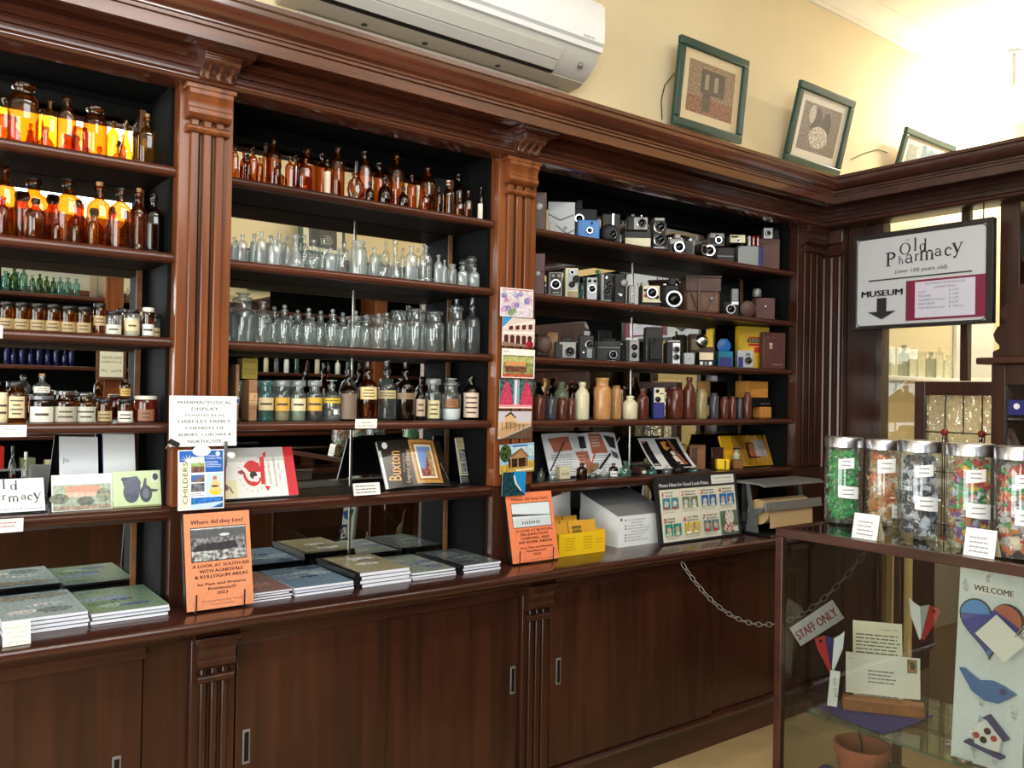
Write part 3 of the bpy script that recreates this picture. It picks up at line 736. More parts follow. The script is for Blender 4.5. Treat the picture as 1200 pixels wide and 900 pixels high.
# back room seen through the partition window
t = thing('display_shelf', 'white display shelf on the cream wall of the back room', 'shelf', (5.5, .15, 0))
obj('shelf', MB().box(-1.2, .52, 0, .149, 1.675, 1.70), 'white_plastic', t, .004)
obj('shelf', MB().box(-1.2, .52, 0, .149, 1.12, 1.145), 'white_plastic', t, .004)
for x in (-1.19, -.35, .51): obj('bracket', MB().prism([(.0, 1.674), (.149, 1.674), (.149, 1.55)], x-.01, x+.01, 'x'), 'white_plastic', t)
tag(obj('notice_board', MB().box(6.05, 6.62, .27, .298, 1.6, 2.15), 'paper', None, .004), 'large white notice board on the cream wall of the back room', 'board')
t = thing('side_table', 'cream side table with white top against the back room wall', 'table', (4.8, -.05, 0))
obj('tabletop', MB().box(-.4, .4, -.2, .33, 1.05, 1.08), 'white_plastic', t, .004)
for sx in (-.37, .37):
    for sy in (-.17, .3): obj('leg', MB().box(sx-.02, sx+.02, sy-.02, sy+.02, .001, 1.05), 'cream_plastic', t)
for i, (dx, w, h, z, m_, lb) in enumerate([(-.28, .2, .1, 1.081, 'cream_paper', 'low cream box at the bottom of the back room stack'), (-.26, .18, .09, 1.182, 'paper', 'white box in the middle of the back room stack'), (-.24, .14, .08, 1.273, 'cream_paper', 'small cream box on top of the back room stack'), (.0, .17, .12, 1.081, 'paper', 'white box right of the back room stack'), (-.24, .1, .09, 1.354, 'black_plastic', 'small black box topping the back room stack')]):
    tag(obj('box', MB().box(4.8+dx, 4.8+dx+w, .0, .14, z, z+h), m_, None, .003), lb, 'box', 'boxes on the back room table')
t = thing('globe_lamp', 'glaring white globe lamp hanging near the back wall beyond the partition', 'lamp', (6.20, -.02, 3.56))
obj('globe', MB().sphere(0, 0, 0, .11, 24, 14), 'globe_glow', t)
obj('fitting', MB().lathe([(0, .10), (.05, .10), (.05, .14), (.012, .15), (.012, ZC-3.56-.02), (.05, ZC-3.56-.015), (.05, ZC-3.56-.001), (0, ZC-3.56-.001)], 16), 'pewter', t)
t = thing('ceiling_batten', 'bright fluorescent batten on the ceiling above the partition', 'light', (6.05, -.55, ZC), 0, 'fluorescent ceiling battens')
obj('housing', MB().box(-.75, .75, -.06, .06, -.06, -.001), 'white_plastic', t, .004)
obj('tube', MB().tube([(-.7, 0, -.09), (.7, 0, -.09)], .018, 10), 'tube_glow', t)
for x, lb in ((.9, 'unseen fluorescent batten added as fill on the ceiling over the left of the room'), (3.0, 'unseen fluorescent batten added as fill on the ceiling over the middle of the room')):  # unseen fittings for the two fill tubes, added to brighten the room
    t = thing('ceiling_batten', lb, 'light', (x, -2.2, ZC), 0, 'fluorescent ceiling battens')
    obj('housing', MB().box(-.75, .75, -.06, .06, -.06, -.001), 'white_plastic', t, .004)
    obj('tube', MB().tube([(-.7, 0, -.09), (.7, 0, -.09)], .018, 10), 'tube_glow', t)

# ================================================================== opposite side of the room (seen in the mirrors)
YO = -3.60
t = thing('opposite_shelving', 'mahogany shelving on the opposite wall, seen only in the mirrors', 'shelves', (1.5, YO, 0))
obj('back_board', MB().box(-1.7, 3.0, -.28, -.26, .92, 2.45), 'black_paint', t)
obj('mirror', MB().box(-.75, -.12, -.259, -.255, 2.215, 2.42), 'mirror', t)
obj('mirror', MB().box(.02, 1.2, -.259, -.255, 2.215, 2.42), 'mirror', t)
for z in (2.19, 1.94, 1.69, 1.44, 1.20): obj('shelf', MB().box(-1.7, 3.0, -.25, 0, z-.026, z), 'shelf_x', t, .004)
for x in (-1.6, -.07, 2.1, 2.9): obj('pilaster', MB().box(x-.06, x+.06, -.25, .03, .92, 2.43), 'mahogany_v', t, .004)
obj('cornice', MB().prism([(-.28, 2.63), (.25, 2.63), (.24, 2.58), (.2, 2.55), (.2, 2.51), (.06, 2.51), (.06, 2.46), (.075, 2.45), (.06, 2.43), (-.28, 2.43)], -1.7, 3, 'x'), 'cornice_x', t)
obj('worktop', MB().box(-1.7, 3, -.28, .22, .88, .916), 'dark_x', t, .004)
obj('cupboard_front', MB().box(-1.7, 3, -.28, .13, .001, .879), 'dark_v', t)
t = thing('framed_notice', 'framed cream cold remedy notice on the opposite shelving, reflected in the mirror', 'notice', (1.41, YO+.055, 1.60), (0, 0, PI))
obj('frame', MB().box(-.10, .10, -.012, .012, 0, .30), 'tan_leather', t, .004)
p = Pr(); p.rect(-.078, .02, .078, .28, (228, 226, 208))
for s_, z, sz in (('THYMEGAE', .24, .026), ('for COLDS', .205, .024), ('INFLUENZA', .15, .026), ('& CATARRH', .12, .024), ('Price  1/9', .055, .03)): p.text(s_, 0, z, sz, (50, 52, 56), width=.13 if len(s_) > 8 else .12)
p.build('printed_notice', t, (0, -.0125, 0))
t = thing('framed_picture', 'green framed photograph above the opposite cornice, reflected in the mirror', 'picture', (3.10, YO-.12, 2.70), (math.radians(-8), math.radians(-2), PI), 'green framed pictures')
obj('frame', MB().box(-.21, .21, -.02, .02, 0, .33), 'green_frame', t, .006)
p = Pr(); p.rect(-.18, .03, .18, .30, (206, 200, 176)); p.rect(-.13, .065, .13, .265, (70, 70, 70), 1.0); p.ell(-.04, .14, .05, .05, (120, 116, 110), 1.0); p.rect(.03, .08, .10, .22, (50, 50, 50), 1.0)
p.build('mounted_photograph', t, (0, -.0205, 0))

# ================================================================== bottles
PROF = {
 'round': [(0, 0), (.88, 0), (1, .035), (1, .60), (.95, .67), (.72, .74), (.42, .79), (.34, .82), (.33, .92), (.45, .93), (.45, .985), (.38, 1), (.25, .995), (0, .95)],
 'tall': [(0, 0), (.9, 0), (1, .03), (1, .66), (.9, .72), (.55, .775), (.36, .80), (.34, .91), (.48, .92), (.48, .97), (.42, 1), (.26, .995), (0, .95)],
 'wide': [(0, 0), (.9, 0), (1, .03), (1, .66), (.96, .73), (.80, .79), (.66, .82), (.63, .90), (.76, .92), (.78, .96), (.72, 1), (.55, .995), (0, .96)],
 'salt': [(0, 0), (.92, 0), (1, .025), (1, .66), (.95, .70), (.72, .735), (.68, .76), (.68, .90), (.86, .915), (.90, .95), (.84, .985), (.70, 1), (0, 1)],
 'jar': [(0, 0), (.93, 0), (1, .04), (1, .80), (.95, .86), (.86, .89), (.86, 1), (.7, 1), (0, .98)],
 'cone': [(0, 0), (.9, 0), (1, .05), (.95, .14), (.6, .42), (.3, .60), (.27, .86), (.4, .89), (.4, .97), (.33, 1), (.2, 1), (0, .97)],
 'bulb': [(0, 0), (.5, 0), (.72, .04), (.95, .16), (1, .3), (.92, .44), (.65, .57), (.3, .66), (.27, .86), (.38, .88), (.38, .97), (.3, 1), (0, .98)],
 'squat': [(0, 0), (.9, 0), (1, .08), (1, .30), (.9, .46), (.6, .60), (.3, .68), (.26, .84), (.38, .87), (.38, .97), (.3, 1), (0, .98)],
 'stone': [(0, 0), (.95, 0), (1, .02), (1, .66), (.96, .70), (.62, .80), (.44, .84), (.42, .88), (.5, .90), (.54, .95), (.46, 1), (.28, 1), (0, .96)],
 'crock': [(0, 0), (.95, 0), (1, .03), (1, .70), (.92, .77), (.72, .80), (.70, .84), (.70, .94), (.78, .96), (.78, .99), (.7, 1), (.55, 1), (0, .9)],
 'cyl': [(0, 0), (.95, 0), (1, .03), (1, .86), (.9, .90), (.7, .92), (.7, .97), (.8, .98), (.75, 1), (0, .97)],
 'disc': [(0, 0), (.45, 0), (.5, .03), (.8, .12), (1, .36), (.92, .56), (.6, .72), (.25, .78), (.22, .9), (.3, .92), (.3, .99), (0, 1)],
}
def sqf(kind, prof_r):
    if not kind: return None
    e, dy = kind
    def fn(r, z, a):
        w = max(0, min(1, (r/prof_r-.5)/.35))
        c, s = math.cos(a), math.sin(a)
        q = (abs(c)**e+abs(s)**e)**(-1/e)
        m = 1+(q-1)*w
        return (m*.98, m*.98*(1+(dy-1)*w))
    return fn
SQ = (5, .8); FL = (3, .55)
def bottle(name, label, X, Y, Z, r, h, prof, mat, cat='bottle', group=None, stop=None, lab=None, sq=None, rings=0, fill=None, seg=20):
    """h is the height to the rim, stopper extra; lab = (z0, z1, half angle deg, colour, number of text lines)"""
    t = thing(name, label, cat, (X, Y, Z+.0006), math.atan2(X-CAM.x, Y-CAM.y)*-1*.8, group)
    pf = [(a*r, b*h) for a, b in PROF[prof]]
    if rings:
        body = [p for p in pf if p[1] <= .6*h+1e-6]; z1 = body[-1][1]
        pf = body[:3]+[(r*(1 if i % 2 else .93), .04*h+(z1-.04*h)*i/(rings*2)) for i in range(1, rings*2)]+[p for p in pf if p[1] > .6*h]
    obj('body', MB().lathe(pf, seg, sqfn=sqf(sq, r)), mat, t, 0, 60)
    rn = r*max(.2, PROF[prof][-2][0]); top = h
    if fill:
        f0 = [(0, .012*h), (.84*r, .012*h), (.93*r, .05*h), (.93*r, fill[1]*h), (0, fill[1]*h)]
        obj('contents', MB().lathe(f0, seg, sqfn=sqf(sq, r)), fill[0], t)
    if stop:
        k, sm = stop
        if k == 'cap': b = MB().lathe([(rn*1.5, -.10*h), (rn*1.62, -.09*h), (rn*1.62, .02*h), (rn*1.5, .035*h), (0, .035*h)], 16, 0, 0, top)
        elif k == 'lid': b = MB().lathe([(r*.90, -.115*h), (r*.95, -.10*h), (r*.95, .02*h), (r*.88, .04*h), (0, .04*h)], 20, 0, 0, top)
        elif k == 'cork': b = MB().lathe([(0, -.06*h), (rn*.9, -.06*h), (rn*1.15, .07*h), (0, .07*h)], 12, 0, 0, top)
        elif k == 'ball':
            rb = r*.27
            b = MB().lathe([(0, -.05*h), (rn*.75, -.05*h), (rn*.95, .012*h), (rn*.5, .03*h)], 12, 0, 0, top).sphere(0, 0, top+.03*h+rb*.9, rb, 12, 8)
        elif k == 'flat': b = MB().lathe([(0, -.08*h), (rn*.8, -.08*h), (rn*.9, .01*h), (rn*.5, .03*h), (rn*.55, .06*h), (r*.62, .085*h), (r*.62, .105*h), (0, .12*h)], 18, 0, 0, top)
        elif k == 'tall': b = MB().lathe([(0, -.08*h), (rn*.7, -.08*h), (rn*.8, .01*h), (r*.30, .04*h), (r*.25, .09*h), (r*.30, .14*h), (r*.28, .17*h), (0, .18*h)], 16, 0, 0, top)
        elif k == 'globe': b = MB().lathe([(0, -.06*h), (rn*.7, -.06*h), (rn*.8, .01*h), (r*.5, .06*h), (r*.74, .16*h), (r*.70, .28*h), (r*.4, .36*h), (0, .38*h)], 16, 0, 0, top)
        obj('stopper' if k not in ('cap', 'lid') else ('cap' if k == 'cap' else 'lid'), b, sm, t, 0, 50)
    if lab:
        z0, z1, ang, col, nl = lab
        fn = sqf(sq, r)
        p = Pr(); n = 8
        def strip(a0, a1, q0, q1, c, off, mot=0.0):
            pts = []; fs = []
            m = max(1, int(n*abs(a1-a0)/(2*ang)+.5))
            for i in range(m+1):
                a = math.radians(-90+a0+(a1-a0)*i/m)
                k = fn(r, 0, a) if fn else (1, 1)
                for zz in (q0, q1):
                    pts.append(((r+off)*k[0]*math.cos(a), (r+off)*k[1]*math.sin(a), zz*h))
            for i in range(m): fs.append((2*i, 2*i+2, 2*i+3, 2*i+1))
            b = len(p.v); p.v += pts; p.f += [tuple(b+j for j in f) for f in fs]; p.c += [(*lin(c), mot)]*len(pts)
        strip(-ang, ang, z0, z1, col, .0008)
        dz = (z1-z0)/(nl+1) if nl else 0
        for i in range(nl):
            w = ang*random.uniform(.45, .8); zz = z1-dz*(i+1)
            strip(-w, w, zz-dz*.16, zz+dz*.16, (70, 58, 48), .0012)
        p.build('label', t)
    return t
def bay(x): return (-.55, .698) if x < .79 else ((.882, 1.848) if x < 1.95 else (2.055, 3.727))
def px_bottle(u, vt, wpx, y, z, **k):
    """place by where it stands in the photograph: column u, top row vt, width in pixels, depth y behind the shelf edge"""
    for _ in range(3):
        P = at(u, vt, y); r = wpx*depth(P)/FPX/2; sq = k.get('sq'); ry = r*(sq[1] if sq else 1)
        y = max(.004+ry, min(.243-ry, y))
    P = at(u, vt, y); lo, hi = bay(P.x); P.x = max(lo+r, min(hi-r, P.x))
    if z < 2.1 and z > 1.3: P.z = min(P.z, z+.214)
    H = P.z-z
    st = k.get('stop'); ex = {'cap': .035, 'lid': .04, 'cork': .07, 'flat': .12, 'tall': .18, 'globe': .38}.get(st[0], 0) if st else 0
    if st and st[0] == 'ball': H = (H-r*.27*1.9)/1.03
    else: H = H/(1+ex)
    return bottle(X=P.x, Y=P.y, Z=z, r=r, h=H, **k)

def row(shelf, side, group, items, ref):
    """items: (u, vtop, w, y, description, kwargs) -> each one its own thing"""
    items = sorted(items, key=lambda q: q[0])
    for i, (u, vt, w, y, desc, k) in enumerate(items):
        lb = f'{desc}, {ORD[i+1]} from left {ref}'
        k = dict(k); nm = k.pop('name', 'bottle')
        px_bottle(u, vt, w, y, shelf, name=nm, label=lb, group=group, **k)
F, B_ = .075, .165
A, AG, AB, BD = dict(mat='amber'), dict(mat='amber_gold'), dict(mat='amber_brown'), dict(mat='brown_dark')
def K(prof, mat, **k): return dict(prof=prof, mat=mat, **k)
CORK = ('cork', 'cork'); CAP = ('cap', 'black_cap')
row(S[0], 'left', 'amber bottles on the top shelf of the left bay', [
 (5, 114, 13, F, 'small golden bottle with narrow neck', K('round', 'amber_gold', sq=SQ)),
 (28, 99, 33, F, 'largest wide-mouthed amber bottle', K('wide', 'amber', sq=(3, .8))),
 (47, 128, 9, B_, 'slim golden bottle half hidden behind', K('tall', 'amber_gold')),
 (59, 118, 18, F, 'square golden amber bottle', K('round', 'amber_gold', sq=SQ)),
 (79, 114, 21, F, 'flat amber bottle with bright shoulder', K('round', 'amber', sq=FL)),
 (94, 150, 18, F, 'tiny ribbed amber bottle', K('jar', 'amber', rings=5)),
 (112, 126, 26, F, 'broad amber bottle with wide mouth', K('wide', 'amber')),
 (133, 142, 13, F, 'small slim golden bottle', K('round', 'amber_gold')),
 (148, 141, 17, F, 'sloping-shouldered golden bottle', K('cone', 'amber_gold')),
 (160, 143, 9, B_, 'thin golden bottle standing behind', K('tall', 'amber_gold')),
 (173, 134, 19, F, 'corked square golden bottle', K('round', 'amber_gold', sq=SQ, stop=CORK)),
], 'on left top shelf')
row(S[1], 'left', 'amber bottles on the second shelf of the left bay', [
 (4, 231, 13, .035, 'small dark amber bottle in front', K('round', 'amber_brown')),
 (5.5, 195, 27, .14, 'large amber bottle behind', K('round', 'amber', sq=FL)),
 (40, 209, 40, .14, 'broadest amber bottle with black cap', K('round', 'amber', sq=FL, stop=CAP)),
 (42, 233, 22, .035, 'small dark bottle in front of the broad one', K('round', 'amber_brown', stop=CAP)),
 (67, 257, 9, .03, 'tiny amber vial in front', K('round', 'amber_brown')),
 (81, 210, 35, .12, 'embossed flat amber bottle with black cap', K('round', 'amber', sq=FL, stop=CAP)),
 (89, 257, 9, .03, 'tiny olive vial in front', K('round', 'amber_gold')),
 (109, 252, 10, .03, 'tiny golden vial in front', K('round', 'amber_gold')),
 (117, 214, 28, .10, 'flat amber bottle with cork', K('round', 'amber', sq=FL, stop=CORK)),
 (142, 221, 27, .07, 'dark embossed flat bottle with black cap', K('round', 'amber_brown', sq=FL, stop=CAP)),
 (163, 221, 20, .085, 'lattice-embossed amber bottle with cork', K('round', 'amber', rings=6, stop=CORK)),
 (190, 229, 19, .09, 'dark hexagonal poison bottle', K('round', 'brown_dark', sq=(4, .9), stop=CAP)),
], 'on left second shelf')
TANL, CRM, YEL, GRY = (176, 150, 104), (214, 196, 152), (222, 170, 66), (188, 188, 172)
LID = ('lid', 'black_cap')
jl = [(7, 354), (25, 355), (44, 356), (62, 357), (80, 359), (98, 360)]
row(S[2], 'left', 'small jars on the third shelf of the left bay', [(u, v, 18, .075, 'squat amber ointment jar with black lid', K('jar', 'amber', name='jar', cat='jar', stop=LID, lab=(.04, .42, 60, TANL, 2), fill=('dark_liquid', .15))) for u, v in jl]+[
 (117, 356, 14, .075, 'taller brown bottle with black cap', K('jar', 'amber_brown', stop=LID, lab=(.3, .62, 60, TANL, 2))),
 (133, 365, 18, .075, 'clear jar with dark lid and white label', K('jar', 'clear', name='jar', cat='jar', stop=LID, lab=(.05, .45, 65, (214, 212, 196), 1))),
 (143, 362, 12, .17, 'brown jar half hidden behind', K('jar', 'amber_brown', name='jar', cat='jar', stop=LID)),
 (155, 363, 18, .075, 'clear jar of tan powder', K('jar', 'clear', name='jar', cat='jar', stop=LID, lab=(.2, .6, 50, CRM, 1), fill=('cream_plastic', .7))),
 (167, 366, 9, .15, 'narrow amber jar behind', K('jar', 'amber', name='jar', cat='jar', stop=('lid', 'white_cap'))),
 (174, 361, 14, .075, 'brown jar with white cap and label', K('jar', 'amber_brown', name='jar', cat='jar', stop=('lid', 'white_cap'), lab=(.05, .45, 60, (226, 224, 212), 1))),
 (190, 370, 14, .085, 'dark clear jar in the shelf corner', K('jar', 'clear_grey', name='jar', cat='jar', stop=LID, lab=(.05, .45, 60, TANL, 1))),
], 'on left third shelf')
row(S[3], 'left', 'jars on the fourth shelf of the left bay', [
 (2, 460, 16, .075, 'cream jar cut by the frame', K('jar', 'cream_plastic', name='jar', cat='jar', lab=(.1, .8, 60, CRM, 2))),
 (20, 447, 23, .075, 'amber jar with long oval label', K('wide', 'amber', name='jar', cat='jar', stop=LID, lab=(.12, .66, 42, CRM, 4))),
 (49, 464, 27, .075, 'wide dark jar under a clear bottle', K('jar', 'brown_dark', name='jar', cat='jar', stop=('lid', 'grey_metal'), lab=(.02, .62, 60, (226, 222, 208), 1))),
 (77, 458, 26, .075, 'dark brown jar with glass lid', K('salt', 'amber_brown', name='jar', cat='jar', stop=('lid', 'clear'), lab=(.02, .52, 62, (176, 168, 148), 2))),
 (101, 460, 22, .075, 'yellowish jar with grey label', K('salt', 'amber_gold', name='jar', cat='jar', stop=('lid', 'clear'), lab=(.02, .54, 64, GRY, 2))),
 (123, 468, 17, .075, 'small brown jar with tan label', K('jar', 'amber_brown', name='jar', cat='jar', stop=LID, lab=(.04, .5, 60, TANL, 2))),
 (147, 468, 17, .075, 'brown jar under a golden bottle', K('jar', 'amber_brown', name='jar', cat='jar', stop=LID, lab=(.0, .5, 66, (226, 222, 208), 2))),
 (171, 464, 26, .08, 'ruby red jar with white lid', K('jar', 'ruby_jar', name='jar', cat='jar', stop=('lid', 'white_cap'), lab=(.04, .5, 40, (140, 92, 62), 2))),
], 'on left fourth shelf')
def on_top(u, v, w, y, vb, lb, **k):
    z = at(u, vb, y).z; px_bottle(u, v, w, y, z, name='bottle', label=lb, **k)
on_top(49.5, 438, 19, .075, 463.2, 'round clear bottle with paper label on top of the wide dark jar', prof='bulb', mat='clear', stop=('cork', 'cork'), lab=(.12, .42, 55, (226, 220, 204), 2))
on_top(147, 444, 12, .075, 467, 'golden corked bottle on top of the brown jar with white label', prof='round', mat='amber_gold', lab=(.12, .5, 60, (190, 150, 70), 2))

ref = 'on middle top shelf'
row(S[0], 'middle', 'brown bottles on the top shelf of the middle bay', [
 (275.5, 168, 9, F, 'brown bottle partly behind the pilaster', K('round', 'amber_brown', sq=SQ)),
 (285.5, 177, 9, B_, 'small bright amber bottle', K('round', 'amber')),
 (291.5, 183, 7, F, 'tiny amber bottle', K('round', 'amber')),
 (297, 172, 11, .12, 'square amber bottle with flared lip', K('round', 'amber_brown', sq=SQ)),
 (304.5, 185, 8, F, 'tiny brown bottle', K('round', 'amber_brown')),
 (312, 168, 11, B_, 'golden bottle with black cap behind', K('round', 'amber_gold', stop=CAP)),
 (321, 163, 18, .12, 'tall bright amber bottle', K('tall', 'amber')),
 (325, 190, 9, .04, 'small amber bottle in front', K('round', 'amber')),
 (340, 183, 12, F, 'ribbed amber bottle', K('round', 'amber', rings=5, sq=SQ)),
 (347, 181, 9, B_, 'pale amber bottle behind', K('round', 'amber')),
 (360, 174, 25, .12, 'broad round brown bottle', K('round', 'amber_brown')),
 (358, 186, 16, .035, 'square brown bottle in front of the broad one', K('round', 'amber_brown', sq=SQ)),
 (378, 179, 13, B_, 'amber bottle behind', K('round', 'amber_brown')),
 (384, 187, 8, F, 'slim bottle with long white label', K('round', 'amber_brown', lab=(.02, .66, 60, (224, 206, 178), 0))),
 (396, 172, 17, F, 'tall round amber bottle', K('tall', 'amber')),
 (417, 202, 21, .05, 'flat disc-shaped brown flask', K('disc', 'amber_brown', sq=(2, .4))),
 (428, 176, 18, .13, 'large brown bottle behind the disc flask', K('round', 'amber_brown', sq=FL)),
 (433.5, 213, 11, .045, 'squat dark inkwell bottle', K('squat', 'brown_dark')),
 (445, 190, 15, .15, 'brown bottle standing behind', K('round', 'amber_brown')),
 (451, 207, 17, .05, 'squat dark brown bottle', K('squat', 'brown_dark')),
 (465, 180, 20, .10, 'tall brown bottle with gleaming side', K('tall', 'amber_brown')),
 (473, 219, 13, .045, 'squat dark bottle in front', K('squat', 'brown_dark')),
 (483, 205, 12, .07, 'slim brown bottle', K('round', 'amber_brown')),
 (501.5, 195, 21, .11, 'large round brown bottle', K('round', 'amber_brown')),
 (498.5, 226, 9, .035, 'small square bottle in front of the large one', K('round', 'amber_brown', sq=SQ)),
 (514.5, 219, 7, .06, 'thin brown vial', K('round', 'amber_brown')),
 (525.5, 212, 12, .07, 'ribbed brown bottle with white top', K('round', 'amber_brown', rings=4, stop=('cap', 'white_cap'))),
 (538, 203, 15, .15, 'dark round bottle behind', K('round', 'brown_dark')),
 (538.5, 233, 9, .04, 'small square bottle in front', K('round', 'amber_brown', sq=SQ)),
 (549, 224, 9, .07, 'square bottle with pale cork', K('round', 'amber_brown', sq=SQ, stop=CORK)),
 (563, 228, 7, .06, 'thin corked vial with white label', K('round', 'brown_dark', stop=CORK, lab=(.05, .68, 55, (226, 220, 206), 0))),
 (571.5, 221, 7, .06, 'thin dark vial beside the second pilaster', K('tall', 'brown_dark')),
], ref)
CL = 'clear_frost'
row(S[1], 'middle', 'small clear bottles on the second shelf of the middle bay', [
 (274.5, 278, 9, F, 'small clear bottle', K('round', CL)), (284, 275, 12, F, 'square clear bottle', K('round', CL, sq=SQ)),
 (298, 274, 11, B_, 'clear bottle at the back', K('round', CL)), (306.5, 272, 12, F, 'clear bottle with flared lip', K('round', CL, sq=SQ)),
 (317, 276, 12, B_, 'round clear bottle at the back', K('round', CL)), (322, 280, 15, .05, 'flat clear bottle in front', K('round', CL, sq=FL)),
 (327, 274, 11, .13, 'clear bottle with tall neck', K('tall', CL)), (337, 277, 9, B_, 'slim clear bottle', K('tall', CL)),
 (347, 275, 22, F, 'cone-shaped clear flask', K('cone', CL)), (357, 276, 11, B_, 'clear bottle behind the cone flask', K('round', 'clear')),
 (368, 281, 20, F, 'bulb-shaped clear flask', K('bulb', 'clear')), (379.5, 278, 16, B_, 'broad clear bottle behind', K('round', 'clear')),
 (387.5, 291, 13, F, 'short square clear bottle', K('round', CL, sq=SQ)), (396, 290, 9, B_, 'slim clear bottle behind', K('round', CL)),
 (403, 284, 16, F, 'round clear bottle', K('round', 'clear')), (420, 283, 21, F, 'wide-mouthed ribbed clear jar', K('wide', CL, rings=5, name='jar', cat='jar')),
 (439, 290, 13, F, 'frosted clear bottle', K('round', CL)), (450, 298, 19, F, 'squat conical clear bottle', K('squat', 'clear')),
 (452.5, 283, 9, B_, 'slender clear bottle behind', K('tall', 'clear')), (463.5, 281, 17, .1, 'tall sloping clear bottle', K('cone', 'clear', sq=SQ)),
 (472, 291, 9, B_, 'clear bottle behind', K('round', 'clear')), (482, 288, 14, F, 'square clear bottle', K('round', CL, sq=SQ)),
 (490, 291, 8, B_, 'thin clear bottle behind', K('tall', 'clear')), (499, 288, 16, F, 'embossed flat clear bottle', K('round', 'clear', sq=FL, rings=4)),
 (514, 299, 10, F, 'slim square clear bottle', K('round', CL, sq=SQ)), (521, 305, 7, .06, 'tiny clear vial', K('round', CL)),
 (530, 310, 11, F, 'small wide-necked clear bottle', K('wide', CL)), (542.5, 312, 12, .05, 'small clear bottle in front', K('round', CL, sq=SQ)),
 (551, 305, 12, .16, 'clear bottle with globe stopper behind', K('wide', 'clear', stop=('globe', 'clear'))),
 (556, 314, 12, .05, 'small square clear bottle in front', K('round', CL, sq=SQ)),
 (568, 302, 17, .09, 'clear bottle with large globe stopper', K('wide', 'clear', stop=('globe', 'clear'))),
], 'on middle second shelf')
BALL = ('ball', 'clear_frost')
fl = [(321.6, 359, .16), (333.6, 357, F), (349, 363, .16), (362, 361, F), (376, 364, .16), (390, 362, F), (402, 366, .16), (417, 364, F), (429, 369, .16), (444, 367, F)]
row(S[2], 'middle', 'clear apothecary bottles on the third shelf of the middle bay', [
 (271, 347, 10, .16, 'clear wide jar behind the pilaster', K('salt', 'clear', name='jar', cat='jar')),
 (285, 343, 27, .1, 'large clear jar with broad flat stopper', K('salt', 'clear', name='jar', cat='jar', stop=('flat', 'clear_frost'))),
 (293, 355, 15, .16, 'clear bottle with flared lip behind', K('round', 'clear')),
 (308, 353, 22, F, 'clear bottle with flared lip', K('round', 'clear')),
]+[(u, v, 18.5, y, 'clear bottle with ball stopper '+('in front row' if y == F else 'in back row'), K('round', 'clear', stop=BALL)) for u, v, y in fl]+[
 (453, 367, 14, .16, 'clear bottle with wide lip in back row', K('wide', 'clear')),
 (467, 364, 20, F, 'clear jar with frosted neck', K('salt', 'clear', name='jar', cat='jar')),
 (487, 362, 22, .09, 'clear jar with thick rim', K('salt', 'clear', name='jar', cat='jar')),
 (509, 365, 24, F, 'broad clear jar', K('salt', 'clear', name='jar', cat='jar')),
 (535, 350, 21, F, 'clear jar with tall stopper', K('salt', 'clear', name='jar', cat='jar', stop=('tall', 'clear'))),
 (562, 346, 20, F, 'tallest clear bottle with stopper beside second pilaster', K('tall', 'clear_grey', stop=('tall', 'clear'))),
], 'on middle third shelf')
CST = ('flat', 'clear_frost')
row(S[3], 'middle', 'labelled medicine bottles on the fourth shelf of the middle bay', [
 (312, 446, 18, F, 'aqua jar with cream label', K('salt', 'aqua', name='jar', cat='jar', lab=(.28, .60, 66, CRM, 1), stop=('lid', 'aqua'))),
 (331, 446, 18, F, 'clear jar with orange label', K('salt', 'clear', name='jar', cat='jar', lab=(.26, .60, 66, YEL, 1), stop=('lid', 'clear_frost'), fill=('stone_olive', .24))),
 (350, 446, 18, F, 'clear jar with cream label and grey powder', K('salt', 'clear', name='jar', cat='jar', lab=(.26, .58, 66, (226, 214, 170), 1), stop=('lid', 'clear_frost'), fill=('stone_green', .28))),
 (369, 446, 18, F, 'clear jar with orange label and dark contents', K('salt', 'clear', name='jar', cat='jar', lab=(.26, .60, 66, YEL, 1), stop=('lid', 'clear_frost'), fill=('dark_liquid', .24))),
 (389, 445, 21, F, 'clear bottle with yellow band label', K('round', 'clear', lab=(.48, .62, 70, (206, 176, 40), 1), stop=CST)),
 (409, 433, 22, F, 'dark bottle with torn brown label', K('round', 'brown_dark', lab=(.04, .62, 52, (120, 100, 84), 0), stop=('tall', 'brown_dark'))),
 (432, 423, 24, F, 'tall amber bottle with cream label', K('round', 'amber_brown', lab=(.42, .66, 50, (224, 200, 140), 3), stop=('tall', 'brown_dark'))),
 (454, 418, 23, .1, 'large grey glass bottle with cream label', K('round', 'clear_grey', lab=(.42, .58, 58, (200, 184, 136), 2), stop=('tall', 'clear_grey'))),
 (476, 423, 21, F, 'black bottle with narrow band label', K('round', 'brown_dark', lab=(.42, .54, 75, (150, 124, 92), 2), stop=('tall', 'brown_dark'))),
 (493, 450, 12, .06, 'small dark bottle with oval label', K('round', 'brown_dark', lab=(.12, .6, 60, (186, 160, 136), 2), stop=('cap', 'black_cap'))),
 (508, 444, 19, F, 'clear jar with square picture label', K('salt', 'clear', name='jar', cat='jar', lab=(.05, .5, 45, (208, 196, 146), 3), stop=('lid', 'clear_frost'))),
 (529, 443, 23, F, 'clear jar half full of white powder', K('salt', 'clear', name='jar', cat='jar', fill=('powder_white', .30), lab=(.34, .56, 38, (150, 96, 52), 2), stop=CST)),
 (552.5, 441, 20, F, 'dark bottle with large cream and red label', K('round', 'brown_dark', lab=(.06, .62, 58, (214, 190, 170), 4))),
], 'on middle fourth shelf')
